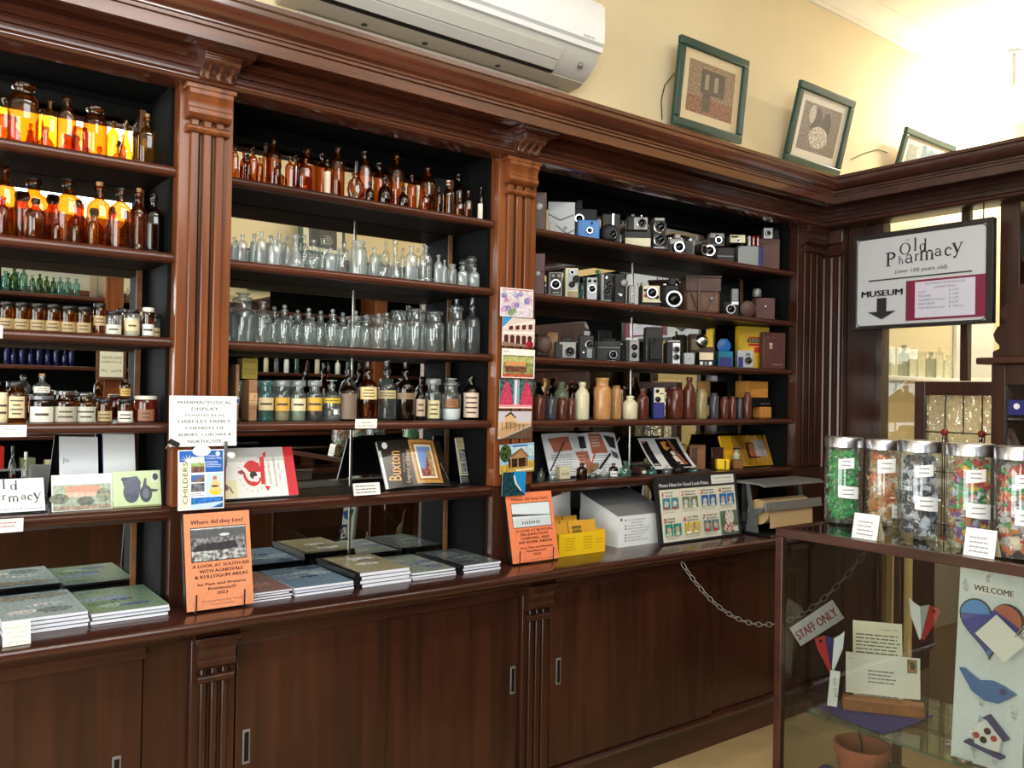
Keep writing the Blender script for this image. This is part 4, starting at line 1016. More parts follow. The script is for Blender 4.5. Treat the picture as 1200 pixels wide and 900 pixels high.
row(S[3], 'right', 'stoneware bottles on the fourth shelf of the right bay', [
 (632, 463, 14, F, 'dark brown stoneware blacking jar', K('cyl', 'stone_brown')),
 (646, 465, 13, F, 'slate brown stoneware jar', K('cyl', 'stone_slate')),
 (659, 466, 12, F, 'brown stoneware jar with glossy side', K('cyl', 'stone_brown')),
 (669.5, 466, 10, F, 'narrow brown stoneware jar', K('cyl', 'stone_brown')),
 (658, 448, 17, .17, 'grey-green stoneware bottle behind', K('stone', 'stone_green')),
 (671, 446, 12, .18, 'brown glass bottle behind', K('round', 'amber_brown')),
 (682.5, 448, 17, F, 'tall cream stoneware bottle', K('stone', 'stone_cream')),
 (706, 443, 21, F, 'large tan stoneware crock', K('crock', 'stone_tan')),
 (722, 452, 13, .1, 'tan stoneware bottle without neck', K('cyl', 'stone_tan')),
 (738.5, 464, 18, F, 'short cream stoneware bottle', K('stone', 'stone_cream')),
 (753.5, 456, 14, F, 'small brown stoneware bottle', K('stone', 'stone_brown')),
 (791, 453, 20, .1, 'broad dark brown stoneware jar', K('cyl', 'stone_brown')),
 (808, 442, 14, F, 'tall brown stoneware bottle with narrow neck', K('stone', 'stone_brown')),
 (822, 456, 14, F, 'olive stoneware jar', K('cyl', 'stone_olive')),
 (837, 461, 11, F, 'slate grey stoneware jar', K('cyl', 'stone_slate')),
 (849, 465, 10, F, 'small brown stoneware jar', K('cyl', 'stone_brown')),
 (858.5, 465, 9, F, 'narrow red-brown stoneware jar', K('cyl', 'stone_brown')),
 (867, 466, 7, F, 'thin slate stoneware jar', K('cyl', 'stone_slate')),
 (876, 459, 10, F, 'brown stoneware bottle with broad stopper', K('cyl', 'stone_brown', stop=('flat', 'stone_slate'))),
], 'on right fourth shelf')
# the glass left of the partition sign's far side, and in the back room
for i, (y, h, r, m_) in enumerate([(-1.0, .15, .04, 'teal_glass'), (-1.10, .22, .045, 'teal_glass'), (-1.22, .20, .045, 'aqua'), (-1.34, .24, .045, 'teal_glass'), (-1.46, .20, .04, 'aqua'), (-1.58, .25, .045, 'teal_glass'), (-1.70, .22, .04, 'aqua'), (-1.84, .24, .045, 'teal_glass')]):
    bottle('bottle', f'teal glass bottle on high shelf right of museum sign, {ORD[i+1]} from the sign', 4.10, y, 2.19, r, h, 'round' if i % 2 else 'wide', m_, group='teal bottles right of the sign')
for i in range(12):
    bottle('bottle', f'small clear bottle on the white back room shelf, {ORD[i+1]} from left', 4.50+i*.115+random.uniform(-.015, .015), .19, 1.70, .034, random.uniform(.15, .20), random.choice(['round', 'tall', 'salt']), 'clear_grey' if i % 3 == 0 else 'clear', group='clear bottles on the back room shelf', stop=('tall', 'clear') if i % 3 == 1 else None, seg=14)
# bottles on the opposite shelving, seen in the mirrors
def opp(u, v0, vt, wpx, z, prof, mat, lb, g, n):
    yv = .5-(YO-.10); P = at(u, vt, yv); r = wpx*depth(P)/FPX/2*.85
    bottle('bottle', f'{lb}, {n} from left', P.x, YO-.10, z, r, max(.08, min(.23, P.z-at(u, v0, yv).z)), prof, mat, group=g, seg=14)
cols = [(7, 316, 12, 'aqua'), (17, 312, 10, 'green_glass'), (28, 310, 10, 'teal_glass'), (38, 318, 7, 'aqua'), (47, 316, 8, 'green_glass'), (55, 318, 7, 'green_glass'), (63, 319, 7, 'green_glass'), (71, 318, 9, 'aqua'), (80, 318, 9, 'aqua'), (90, 319, 9, 'aqua')]
for i, (u, vt, w, m_) in enumerate(cols): opp(u, 340, vt, w, 2.19, 'tall', m_, {'aqua': 'pale aqua bottle', 'green_glass': 'dark green bottle', 'teal_glass': 'teal bottle'}[m_]+' on opposite top shelf mirrored in left bay', 'green and aqua bottles on the opposite shelving', ORD[i+1])
for i, u in enumerate((126, 134, 142, 150, 158, 165)): opp(u, 348, 333, 6, 2.19, 'round', 'clear', 'clear bottle on opposite top shelf mirrored in left bay', 'clear bottles on the opposite shelving', ORD[i+1])
for i, u in enumerate((8, 16, 26, 36, 46, 56, 66, 76, 84)): opp(u, 428, 402+(i*7 % 14), 8, 1.69, 'round', 'cobalt', 'cobalt blue bottle on opposite shelf mirrored in left bay', 'cobalt bottles on the opposite shelving', ORD[i+1])
for i, u in enumerate(range(300, 420, 12)):
    opp(u, 432, 410+(i*5 % 9), 7, 1.69, random.choice(['round', 'jar', 'cyl']), ['amber_brown', 'stone_cream', 'clear', 'white_plastic', 'teal_glass'][i % 5], ['brown', 'cream', 'clear', 'white', 'teal'][i % 5]+' medicine bottle on opposite shelf mirrored in middle bay', 'medicine bottles on the opposite shelving', ORD[i+1])

# ================================================================== cards, books and papers
INK = (45, 40, 40)
def card(name, label, cat, u0, u1, vt, vb, yt, yb, draw, t=.003, mat='paper', z=None, group=None, roll=0, fy=None, gloss=False, edge=None):
    a, b = at(u0, vb, yb), at(u1, vb, yb); top = at((u0+u1)/2, vt, yt)
    zb = ((a.z+b.z)/2 if z is None else z)
    if z is not None and z > 1.1 and yb > 0: lo, hi = bay((a.x+b.x)/2); a.x = max(lo, a.x); b.x = min(hi, b.x)
    w = b.x-a.x; h = math.hypot(top.z-zb, yt-yb)
    if z is not None: zb += t*abs(yt-yb)/h+w/2*abs(math.sin(math.radians(roll)))
    o = thing(name, label, cat, ((a.x+b.x)/2, yb, zb), (-math.asin(max(-1, min(1, (yt-yb)/h))), math.radians(roll), 0), group)
    if fy: obj('sheet', MB().sheet(-w/2, w/2, 0, h, lambda x, q: fy(x/w, q/h), 14, t), mat, o)
    else: obj(edge or 'board', MB().box(-w/2, w/2, 0, t, .0005, h), mat, o)
    p = Pr(); draw(p, w, h)
    p.build('printed_front', o, (0, -.0004, 0), None, gloss, (lambda x, q: fy(x/w, q/h)) if fy else None, ([-w/2-1e-6+w*i/14*1.000001 for i in range(15)], [-1e-6+h*i/6*1.000001 for i in range(7)]) if fy else None)
    return o
def R(p, w, h, x0, z0, x1, z1, c, m=0): p.rect(-w/2+x0*w, z0*h, -w/2+x1*w, z1*h, c, m)
def E_(p, w, h, x, z, rx, rz, c, m=0): p.ell(-w/2+x*w, z*h, rx*w, rz*h, c, m)
def PL(p, w, h, pts, c, m=0): p.poly([(-w/2+x*w, z*h) for x, z in pts], c, m)
def T(p, w, h, s, x, z, sz, c=INK, width=None, **k): p.text(s, -w/2+x*w, z*h, sz*h, c, width=width*w if width else None, **k)
PG = 'postcards pinned on the second pilaster'
def d1(p, w, h):
    R(p, w, h, 0, 0, 1, 1, (238, 232, 236)); R(p, w, h, .03, .03, .97, .95, (226, 214, 222), .3)
    for i in range(16): E_(p, w, h, random.uniform(.1, .9), random.uniform(.12, .85), .09, .1, random.choice([(206, 160, 190), (150, 140, 190), (214, 200, 206), (140, 160, 120), (176, 170, 206)]), .4)
    R(p, w, h, .05, .93, .95, .96, (214, 120, 80))
def d2(p, w, h):
    R(p, w, h, 0, 0, 1, 1, (226, 206, 196)); PL(p, w, h, [(0, .62), (.3, 1), (0, 1)], (70, 150, 210)); PL(p, w, h, [(.02, .66), (1, .98), (1, .84), (.02, .6)], (244, 226, 214))
    for i in range(4): PL(p, w, h, [(.2+i*.2, .55+i*.02), (.32+i*.2, .57+i*.02), (.32+i*.2, .72+i*.03), (.2+i*.2, .69+i*.03)], (96, 50, 44))
    PL(p, w, h, [(0, .48), (1, .54), (1, .47), (0, .42)], (246, 236, 228))
    for i in range(5): PL(p, w, h, [(.06+i*.18, .14-i*.02), (.19+i*.18, .11-i*.02), (.19+i*.18, .36), (.125+i*.18, .4), (.06+i*.18, .36)], (84, 44, 40))
    PL(p, w, h, [(0, 0), (1, 0), (1, .05), (0, .14)], (150, 120, 104)); E_(p, w, h, .85, .1, .12, .1, (176, 36, 50), .5)
def d3(p, w, h):
    R(p, w, h, 0, 0, 1, 1, (244, 240, 232)); R(p, w, h, .03, .03, .97, .78, (150, 150, 96), .5); R(p, w, h, .03, .55, .97, .72, (190, 190, 120), .3)
    R(p, w, h, .12, .42, .72, .56, (222, 150, 100)); R(p, w, h, .1, .2, .75, .4, (120, 76, 60), .6); R(p, w, h, .03, .03, .97, .14, (196, 92, 66), .4); T(p, w, h, 'PICNIC', .05, .88, .07, align='l')
def d4(p, w, h):
    R(p, w, h, 0, 0, 1, 1, (70, 104, 106), .8); R(p, w, h, .42, .1, .6, 1, (150, 164, 180)); R(p, w, h, .46, .1, .52, 1, (228, 232, 240)); R(p, w, h, 0, 0, 1, .14, (240, 156, 156))
    for x in (.2, .82): PL(p, w, h, [(x-.2, .12), (x+.2, .12), (x+.16, .5), (x+.1, .78), (x+.04, .95), (x-.05, .9), (x-.12, .6)], (206, 70, 100), .3)
    R(p, w, h, 0, 0, 1, .04, (246, 226, 222))
def d5(p, w, h):
    R(p, w, h, 0, 0, 1, 1, (206, 198, 208)); PL(p, w, h, [(0, .1), (.1, .0), (1, .5), (1, .56), (0, .28)], (200, 160, 118)); PL(p, w, h, [(0, .3), (.2, .45), (.2, .85), (.36, .98), (.52, .8), (.52, .55), (1, .52), (1, .6), (.0, .62)], (222, 184, 138))
    PL(p, w, h, [(.18, .82), (.36, 1), (.54, .76), (.5, .74), (.36, .9), (.2, .78)], (92, 70, 58)); PL(p, w, h, [(.1, 0), (1, 0), (1, .46)], (96, 84, 70), .3)
    for i in range(6): R(p, w, h, .1+.13*i, .3, .12+.13*i, .62-.02*i, (120, 92, 66))
    T(p, w, h, 'Childers', .8, .12, .1, (180, 50, 50))
def d6(p, w, h):
    R(p, w, h, 0, 0, 1, 1, (150, 190, 214)); R(p, w, h, 0, .55, 1, .9, (190, 210, 220), .2); PL(p, w, h, [(0, 0), (1, 0), (1, .4), (0, .3)], (196, 160, 70), .4); E_(p, w, h, .16, .7, .17, .3, (66, 84, 46), .9)
    PL(p, w, h, [(.2, .55), (.62, .85), (.86, .52)], (120, 92, 70)); PL(p, w, h, [(.3, .5), (.62, .78), (.8, .5)], (170, 130, 90)); R(p, w, h, .24, .2, .8, .5, (60, 40, 30), .6)
    for x in (.3, .5, .74): R(p, w, h, x, .16, x+.03, .52, (180, 140, 96))
    R(p, w, h, .36, .9, .8, .95, (40, 100, 170)); R(p, w, h, .45, .06, .95, .12, (240, 232, 214))
def d7(p, w, h):
    R(p, w, h, 0, 0, 1, 1, (30, 66, 76), .7); PL(p, w, h, [(.5, 1), (1, 1), (1, .02), (.8, .2), (.55, .5), (.45, .8)], (36, 140, 206)); PL(p, w, h, [(.46, .85), (.52, .86), (.62, .52), (.85, .2), (.8, .18), (.55, .5)], (226, 226, 210))
for (u0, u1, vt, vb, dr, lb, rl) in [(586, 624.5, 338, 371.5, d1, 'pale postcard of lilac flowers, topmost on the second pilaster', -1), (588, 626, 372.5, 406, d2, 'postcard of a two-storey verandah building on the second pilaster', 0), (587.5, 626, 409, 443, d3, 'postcard of a picnic terrace lawn on the second pilaster', 0), (585, 623, 445, 478.5, d4, 'postcard of two pink draped figures on the second pilaster', 0), (583.5, 622, 482, 514, d5, 'postcard of a sandstone wall with gable on the second pilaster', 0), (586, 626, 520, 554, d6, 'postcard of a timber hut under blue sky on the second pilaster', -2.5)]:
    card('postcard', lb, 'postcard', u0, u1, vt, vb, -.036, -.034, dr, .001, 'paper', None, PG, rl, gloss=True)
card('postcard', 'small upright postcard of a blue coast and beach, lowest on the second pilaster', 'postcard', 588, 615, 553, 581, -.048, -.044, d7, .001, 'paper', None, PG, gloss=True)
# donation notice and brochure on the first pilaster
def dn(p, w, h):
    R(p, w, h, 0, 0, 1, 1, (246, 246, 246))
    for s, z, sz, wd in (('PHARMACEUTICAL', .84, .085, .80), ('DISPLAY', .715, .085, .40), ('DONATED BY the', .595, .065, .58), ('HARDLEY FAMILY', .465, .085, .78), ('CHEMISTS OF', .335, .08, .58), ('Albury, Corowa &', .205, .08, .80), ('Northcote', .07, .085, .50)): T(p, w, h, s.upper() if s[0] != 'D' or s == 'DISPLAY' else s, .52, z, sz, (58, 58, 74), wd, bold=.025)
card('notice', 'white donation notice with capital lettering pinned on the first pilaster', 'notice', 198, 277, 464, 523, -.040, -.046, dn, .0015)
def dch(p, w, h):
    R(p, w, h, 0, 0, 1, 1, (246, 246, 242)); R(p, w, h, .02, .02, .24, .9, (244, 240, 208)); R(p, w, h, .02, .80, .98, .985, (30, 96, 184))
    for i in range(9):
        a = math.radians(150-i*24); PL(p, w, h, [(.2, .80), (.2+.2*math.cos(a), .8+.13*math.sin(a)), (.25, .80-.01*i)], (248, 244, 220))
    E_(p, w, h, .5, .98, .2, .09, (248, 248, 248)); E_(p, w, h, .86, .93, .05, .035, (248, 248, 248))
    R(p, w, h, .58, .62, .98, .82, (30, 96, 184)); T(p, w, h, 'Childers', .6, .88, .045, (240, 244, 255), .3, align='l'); T(p, w, h, 'Locality Map', .6, .84, .04, (240, 244, 255), .34, align='l')
    p.lines(-w/2+.6*w, -w/2+.94*w, .80*h, 4, .028*h, (220, 232, 250))
    R(p, w, h, .27, .62, .56, .88, (222, 222, 214)); R(p, w, h, .27, .62, .56, .72, (120, 84, 76), .7); R(p, w, h, .27, .72, .56, .78, (150, 176, 110), .4)
    R(p, w, h, .27, .46, .56, .58, (70, 110, 170)); PL(p, w, h, [(.27, .46), (.56, .46), (.56, .57), (.42, .52)], (120, 100, 96), .4); R(p, w, h, .27, .30, .56, .44, (112, 112, 122), .8)
    R(p, w, h, .6, .22, .97, .6, (190, 214, 238)); E_(p, w, h, .80, .30, .14, .07, (246, 200, 40)); PL(p, w, h, [(.68, .3), (.9, .3), (.92, .42), (.83, .5), (.72, .45)], (240, 196, 130)); E_(p, w, h, .79, .52, .05, .035, (200, 120, 90)); E_(p, w, h, .79, .38, .09, .015, (40, 34, 40))
    R(p, w, h, .27, .02, .97, .2, (40, 110, 190), .7); PL(p, w, h, [(.27, .02), (.7, .02), (.97, .1), (.97, .12), (.27, .09)], (190, 214, 240)); p.lines(-w/2+.27*w, -w/2+.56*w, .27*h, 2, .03*h, (110, 120, 150))
    T(p, w, h, 'CHILDERS', .19, .45, .11, (84, 88, 84), .55*h/w*1.25, rot=90)
b = card('brochure', 'blue and white tourist brochure with vertical town name below the donation notice', 'brochure', 209, 262.5, 527, 597, -.062, -.074, dch, .006)
t = thing('bulldog_clip', 'small black wire bulldog clip at the left of the brochure', 'clip', (at(203, 520, -.06).x, -.056, at(203, 522, -.06).z))
obj('clip_body', MB().prism([(-.012, 0), (.012, 0), (.004, .014), (-.004, .014)], -.014, .014, 'x'), 'black_plastic', t, 0, 40, None, (0, .5, 0))
obj('clip_wire', MB().tube([(-.012, -.004, .004), (-.022, -.01, -.008), (-.010, -.012, -.014), (.0, -.006, 0)], .0015, 5), 'chrome', t)
t = thing('brochure_rail', 'grey metal holder edge at the right of the brochure', 'holder', (at(262, 540, -.05).x+.004, -.05, at(262, 535, -.05).z))
obj('rail', MB().box(-.004, .004, -.008, .002, -.03, .045), 'grey_metal', t, .001)
obj('roll_pin', MB().lathe([(0, 0), (.009, 0), (.009, .02), (0, .02)], 10, .012, -.005, .005, None, 'y'), 'white_plastic', t)

# left bay lower shelf
def dop(p, w, h, part=False):
    R(p, w, h, 0, 0, 1, 1, (242, 243, 242))
    s = h
    serif_word(p, [('O', -.30*w, .60*h, .42*s), ('l', -.04*w, .70*h, .40*s), ('d', .06*w, .66*h, .36*s), ('P', -.46*w, .30*h, .40*s), ('h', -.29*w, .34*h, .30*s), ('a', -.18*w, .31*h, .36*s), ('r', -.05*w, .36*h, .32*s), ('m', .03*w, .30*h, .36*s), ('a', .19*w, .35*h, .30*s), ('c', .28*w, .33*h, .32*s), ('y', .35*w, .34*h, .42*s)], (58, 62, 68))
    T(p, w, h, 'QUEENSLAND AUSTRALIA', .5, .06, .06, (70, 74, 80), .94)
card('shop_sign_card', 'white shop name card with thin black serif lettering standing at far left', 'sign', -40, 53, 564, 602, .09, .045, dop, .012, 'grey_metal', S[4]+.001)
def plain(c): return lambda p, w, h: R(p, w, h, 0, 0, 1, 1, c)
def dsheet(p, w, h): R(p, w, h, 0, 0, 1, 1, (248, 249, 249)); T(p, w, h, 'Jo', .16, .62, .1, (120, 120, 126)); p.lines(-w/2+.3*w, -w/2+.8*w, .1*h, 2, .05*h, (190, 190, 190))
card('paper_sheaf', 'white sheaf of papers leaning behind the building postcard', 'papers', 70, 116, 513, 584, .21, .14, dsheet, .004, 'paper', S[4]+.001, None, 2)
card('paper_folder', 'blue-edged folder with blank white sheet leaning right of the sheaf', 'folder', 122, 160, 511, 580, .20, .13, plain((249, 250, 248)), .012, 'navy', S[4]+.001, None, 2)
def dpic(p, w, h):
    R(p, w, h, 0, 0, 1, 1, (214, 218, 206)); R(p, w, h, .02, .02, .98, .98, (150, 164, 140), .3); R(p, w, h, .02, .72, .98, .98, (214, 220, 216)); R(p, w, h, .22, .5, .8, .68, (206, 132, 104), .2); R(p, w, h, .22, .38, .8, .5, (226, 170, 150), .3)
    E_(p, w, h, .12, .34, .16, .14, (96, 100, 76), .8); E_(p, w, h, .55, .25, .14, .13, (86, 88, 72), .6); E_(p, w, h, .85, .4, .12, .2, (120, 130, 100), .7); R(p, w, h, .02, .02, .98, .14, (150, 130, 110), .5); T(p, w, h, 'D', .04, .88, .08, (60, 60, 60))
card('postcard', 'wide glossy postcard of a salmon coloured building on the left lower shelf', 'postcard', 61, 132, 556, 597, .06, .035, dpic, .002, 'paper', S[4]+.001, gloss=True)
def deng(p, w, h):
    R(p, w, h, 0, 0, 1, 1, (190, 208, 160), .06); E_(p, w, h, .38, .42, .17, .3, (70, 74, 92), .3); PL(p, w, h, [(.22, .82), (.5, .86), (.58, .7), (.56, .4), (.26, .4), (.2, .7)], (78, 82, 102), .2); E_(p, w, h, .24, .78, .07, .06, (60, 62, 78)); E_(p, w, h, .68, .36, .13, .24, (60, 64, 80)); E_(p, w, h, .68, .36, .07, .14, (100, 106, 120)); PL(p, w, h, [(.74, .5), (.95, .46), (.9, .4), (.74, .4)], (56, 60, 74)); PL(p, w, h, [(.6, .5), (.66, .8), (.7, .78), (.7, .5)], (66, 70, 86))
    R(p, w, h, .8, .66, .97, .95, (204, 214, 190)); E_(p, w, h, .89, .82, .06, .1, (40, 44, 56)); R(p, w, h, .0, .0, 1, .05, (140, 140, 90))
card('postcard', 'pale green card of a dark steam traction engine on the left lower shelf', 'postcard', 133, 194, 552, 593.5, .055, .03, deng, .002, 'paper', S[4]+.001, gloss=True)
P = at(30, 545, .12)
bottle('vial', 'thin clear vial of red liquid standing behind the shop name card', P.x, .12, S[4], .010, at(30, 532, .12).z-S[4], 'round', 'clear', 'vial', stop=('cap', 'white_cap'), fill=('red_paint', .5))
for u0, u1, vt, vb, lb, tx in [(-6, 31, 498, 512, 'small white do-not-touch label on the fourth shelf edge at far left', 1), (-8, 27, 608, 624, 'small white price label with red print on the lowest shelf edge at far left', 2), (416, 441.5, 491, 502, 'small white do-not-touch label on the fourth shelf edge of the middle bay', 1), (-20, 3, 381, 396, 'tiny white label at the far left end of the third shelf edge', 0)]:
    def dl(p, w, h, tx=tx):
        R(p, w, h, 0, 0, 1, 1, (240, 238, 234))
        if tx == 1: T(p, w, h, 'PLEASE', .5, .55, .24, (90, 90, 90), .4); T(p, w, h, 'DO NOT TOUCH', .5, .2, .24, (90, 90, 90), .75)
        elif tx == 2: p.lines(-w/2+.1*w, .4*w, .75*h, 2, .25*h, (190, 110, 110))
    card('shelf_label', lb, 'label', u0, u1, vt, vb, -.018, -.016, dl, .001, 'paper', None, 'white labels on the shelf edges')

# middle bay lower shelf
def dred(p, w, h):
    R(p, w, h, 0, 0, 1, 1, (240, 238, 234)); R(p, w, h, 0, .72, .86, 1, (206, 204, 202)); R(p, w, h, .86, 0, 1, 1, (206, 30, 42))
    PL(p, w, h, [(0, .8), (.08, 1), (0, 1)], (190, 130, 60)); R(p, w, h, .0, .02, .17, .36, (236, 226, 184)); E_(p, w, h, .03, .22, .03, .06, (90, 96, 96)); PL(p, w, h, [(.06, .22), (.1, .1), (.12, .1), (.08, .24)], (120, 120, 110))
    E_(p, w, h, .40, .48, .13, .26, (206, 36, 40)); E_(p, w, h, .39, .48, .085, .17, (240, 236, 232)); PL(p, w, h, [(.26, .62), (.54, .5), (.54, .36), (.28, .5)], (240, 236, 232)); PL(p, w, h, [(.3, .62), (.5, .7), (.52, .5), (.36, .5)], (206, 36, 40)); PL(p, w, h, [(.2, .52), (.26, .56), (.3, .5), (.24, .46)], (150, 40, 50)); E_(p, w, h, .41, .44, .05, .08, (34, 30, 34)); E_(p, w, h, .44, .36, .04, .06, (246, 240, 236))
    PL(p, w, h, [(.52, .8), (.58, .82), (.56, .24), (.50, .26)], (206, 36, 40)); PL(p, w, h, [(.56, .86), (.62, .92), (.6, .78)], (206, 36, 40)); PL(p, w, h, [(.54, .22), (.62, .2), (.58, .1)], (206, 36, 40))
    for k in range(16):
        a = math.radians(20+k*20); E_(p, w, h, .40+.19*math.cos(a), .48+.36*math.sin(a), .006, .014, (150, 146, 142))
    T(p, w, h, 'ISIS DISTRICT', .645, .5, .06, (150, 150, 150), .55*h/w*.9, rot=90); T(p, w, h, 'SESQUICENTENARY', .72, .5, .05, (130, 130, 130), .7*h/w*.9, rot=90); T(p, w, h, '1872 - 2022', .78, .5, .05, (160, 160, 160), .4*h/w*.9, rot=90)
card('book', 'white hardback with red round emblem and red spine lying sideways on the middle lower shelf', 'book', 264, 350, 527, 582, .10, .035, dred, .018, 'paper_edge', S[4]+.001, edge='page_block')
curve = lambda x, z: -.028*math.cos((x)*PI)+.012*(z-.5)
def dbux(p, w, h):
    R(p, w, h, 0, 0, 1, 1, (40, 32, 28)); R(p, w, h, 0, 0, .03, .8, (214, 212, 208)); R(p, w, h, .42, .04, .86, .98, (196, 146, 78), .2); R(p, w, h, .46, .1, .82, .92, (150, 100, 44)); R(p, w, h, .49, .14, .78, .87, (232, 222, 200)); R(p, w, h, .52, .18, .75, .82, (120, 150, 206)); PL(p, w, h, [(.52, .18), (.75, .18), (.75, .42), (.66, .6), (.6, .34), (.52, .34)], (150, 84, 80), .6); R(p, w, h, .67, .2, .75, .74, (186, 150, 96), .4)
    E_(p, w, h, .09, .9, .035, .07, (226, 226, 226))
    p.text('Buxton', -w/2+.24*w, .44*h, .34*h, (226, 170, 90), rot=82, width=.62*h); p.text('Legend of Elliott', -w/2+.36*w, .42*h, .10*h, (206, 180, 150), rot=80, width=.7*h); p.text('remembering the times', -w/2+.30*w, .5*h, .05*h, (190, 170, 140), rot=80, width=.4*h)
    p.text('Buxton Town', -w/2+.93*w, .3*h, .05*h, (180, 170, 160), rot=-70, width=.35*h)
card('book', 'curved dark brown paperback with gilt picture frame on its cover', 'book', 452, 527, 517, 571, .13, .06, dbux, .006, 'paper_edge', S[4]+.001, fy=curve, gloss=True)
def dold(p, w, h):
    R(p, w, h, 0, 0, 1, 1, (196, 184, 140)); R(p, w, h, 0, 0, 1, .17, (52, 48, 48)); T(p, w, h, 'OLD', .5, .86, .1, (50, 46, 40), .35); T(p, w, h, 'PHOTOS', .5, .76, .1, (50, 46, 40), .8); R(p, w, h, .2, .2, 1, .74, (44, 42, 44))
    for q in ((.3, .46, .62, .7), (.55, .42, .9, .66), (.3, .24, .9, .44)): R(p, w, h, q[0]-.02, q[1]-.012, q[2]+.02, q[3]+.012, (226, 224, 226)); R(p, w, h, *q, (110, 110, 114), 1.0)
    p.lines(-w/2+.1*w, .4*w, .13*h, 3, .035*h, (140, 140, 140))
card('book', 'narrow cream booklet of old photographs beside the second pilaster', 'book', 541, 566, 513, 567, .17, .12, dold, .006, 'paper_edge', S[4]+.001, edge='page_block')
def dl2(p, w, h): R(p, w, h, 0, 0, 1, 1, (232, 230, 228)); p.lines(-w/2+.08*w, .42*w, .8*h, 3, .26*h, (110, 110, 114))
card('shelf_label', 'white three-line label standing on the lowest shelf of the middle bay', 'label', 415, 446, 566, 578, -.018, -.028, dl2, .002, 'paper', S[4]+.0005, 'white labels on the shelf edges')
P = at(300, 470, .1)
def box(name, label, u0, u1, vt, z, y, dep, mat, group=None, draw=None, rot=0, cat='box', lid=None, vb=None):
    a, b = at(u0, vt, y+dep), at(u1, vt, y); h = at((u0+u1)/2, vt, y).z-z; lo, hi = bay((a.x+b.x)/2); a.x = max(lo, a.x); b.x = min(hi, b.x); w = max(.01, b.x-a.x)
    o = thing(name, label, cat, ((a.x+b.x)/2, y+dep/2, z+.0006), rot, group)
    obj('carton' if cat == 'box' else 'body', MB().box(-w/2, w/2, -dep/2, dep/2, 0, h), mat, o, min(.003, dep*.1))
    if lid: obj('lid', MB().box(-w/2-.002, w/2+.002, -dep/2-.002, dep/2+.002, h*lid[0], h+.002), lid[1], o, .002)
    if draw:
        p = Pr(); draw(p, w, h); p.build('printed_front', o, (0, -dep/2-.0006 if not lid else -dep/2-.003, 0))
    return o, w, h, a, b
BG = 'cartons at the left of the middle fourth shelf'
def dbx(p, w, h): R(p, w, h, .04, .40, .98, .68, (214, 172, 124)); T(p, w, h, 'medicine', .5, .70, .06, (110, 70, 50), .7); PL(p, w, h, [(.6, .6), (.75, .66), (.7, .52)], (170, 70, 50)); p.lines(-w/2+.1*w, .4*w, .5*h, 2, .06*h, (150, 110, 80)); T(p, w, h, 'antiseptic', .5, .30, .05, (120, 80, 60), .8)
box('box', 'tall brown printed carton at the left of the labelled jars', 283, 302, 445, S[3], .07, .07, 'card_brown', BG, dbx)
z2 = at(290, 444.5, .07).z
def dby(p, w, h): R(p, w, h, 0, 0, 1, 1, (150, 132, 50)); T(p, w, h, 'DOUBLE EIGHT', .5, .78, .13, (60, 54, 24), .85); [T(p, w, h, '22', .22+.28*i, .25, .36, (104, 90, 34), .2) for i in range(3)]
box('box', 'mustard yellow printed carton on top of the brown carton', 278, 302, 420, z2+.002, .09, .05, 'stone_olive', BG, dby)
def dbb(p, w, h): R(p, w, h, 0, .30, 1, .42, (220, 222, 232)); R(p, w, h, .05, .315, .95, .39, (60, 66, 150))
box('box', 'brown carton with blue and white band beside the first pilaster', 268, 281, 427, S[3], .08, .07, 'card_brown', BG, dbb)

# ------------------------------------------------------------------ worktop: stacks of local history books
def book_stack(desc, x0, x1, n, ht, cov, spine, y0=-.095, y1=.200, jitter=.004):
    th = (ht-.0012*n)/n
    for i in range(n):
        z = ZW+.0006+i*(th+.0012)
        pos = 'top' if i == n-1 else ('bottom' if i == 0 else ORD[i+1]+' from the bottom')
        o = thing('book', f'{pos} book of the {desc}', 'book', ((x0+x1)/2+random.uniform(-jitter, jitter), (y0+y1)/2+random.uniform(-jitter, jitter), z), random.uniform(-.012, .012), 'stacked local history books')
        w = x1-x0-.006; d = y1-y0
        obj('page_block', MB().box(-w/2, w/2-.001, -d/2, d/2, .0008, th-.001), 'paper_edge', o)
        if spine: obj('spine', MB().box(-w/2-.003, -w/2+.016, -d/2-.001, d/2+.001, .0002, th+.0008), 'black_plastic', o, .001)
        p = Pr(); p.rect(-w/2, -d/2, w/2, d/2, cov[0], .25)
        if i == n-1:
            for k in range(7):
                c = random.choice(cov[1:]); x, z_ = random.uniform(-.3, .3)*w, random.uniform(-.35, .4)*d
                p.ell(x, z_, min(.22*w, w/2-abs(x)), .05*d+.06*d*random.random(), c, .5, 14)
            p.ell(.02*w, -.05*d, .16*w, .04*d, cov[-1], .9, 12)
            p.text('Where did they Live?', 0, .39*d, .05*d, (60, 60, 60), width=.7*w)
        p.build('cover', o, (0, 0, th), (-PI/2, 0, 0), True)
book_stack('grey-blue stack at far left of the worktop', .285, .488, 4, .042, [(183, 200, 202), (214, 226, 226), (146, 158, 158), (163, 153, 126), (235, 235, 235)], False)
book_stack('green stack left of the first orange book', .492, .696, 3, .031, [(136, 165, 136), (109, 146, 104), (170, 195, 183), (146, 170, 195), (102, 117, 158)], False)
book_stack('red-brown stack right behind the first orange book', .886, 1.052, 4, .03, [(153, 117, 112), (183, 136, 126), (134, 109, 122), (170, 146, 141)], False)
book_stack('blue-grey stack in the middle of the worktop', 1.058, 1.262, 3, .03, [(119, 146, 170), (97, 122, 146), (151, 170, 183), (183, 202, 214), (85, 104, 134)], False)
book_stack('olive stack with black spines', 1.266, 1.470, 4, .05, [(163, 156, 122), (141, 136, 102), (195, 183, 146), (207, 195, 170), (235, 235, 231)], True)
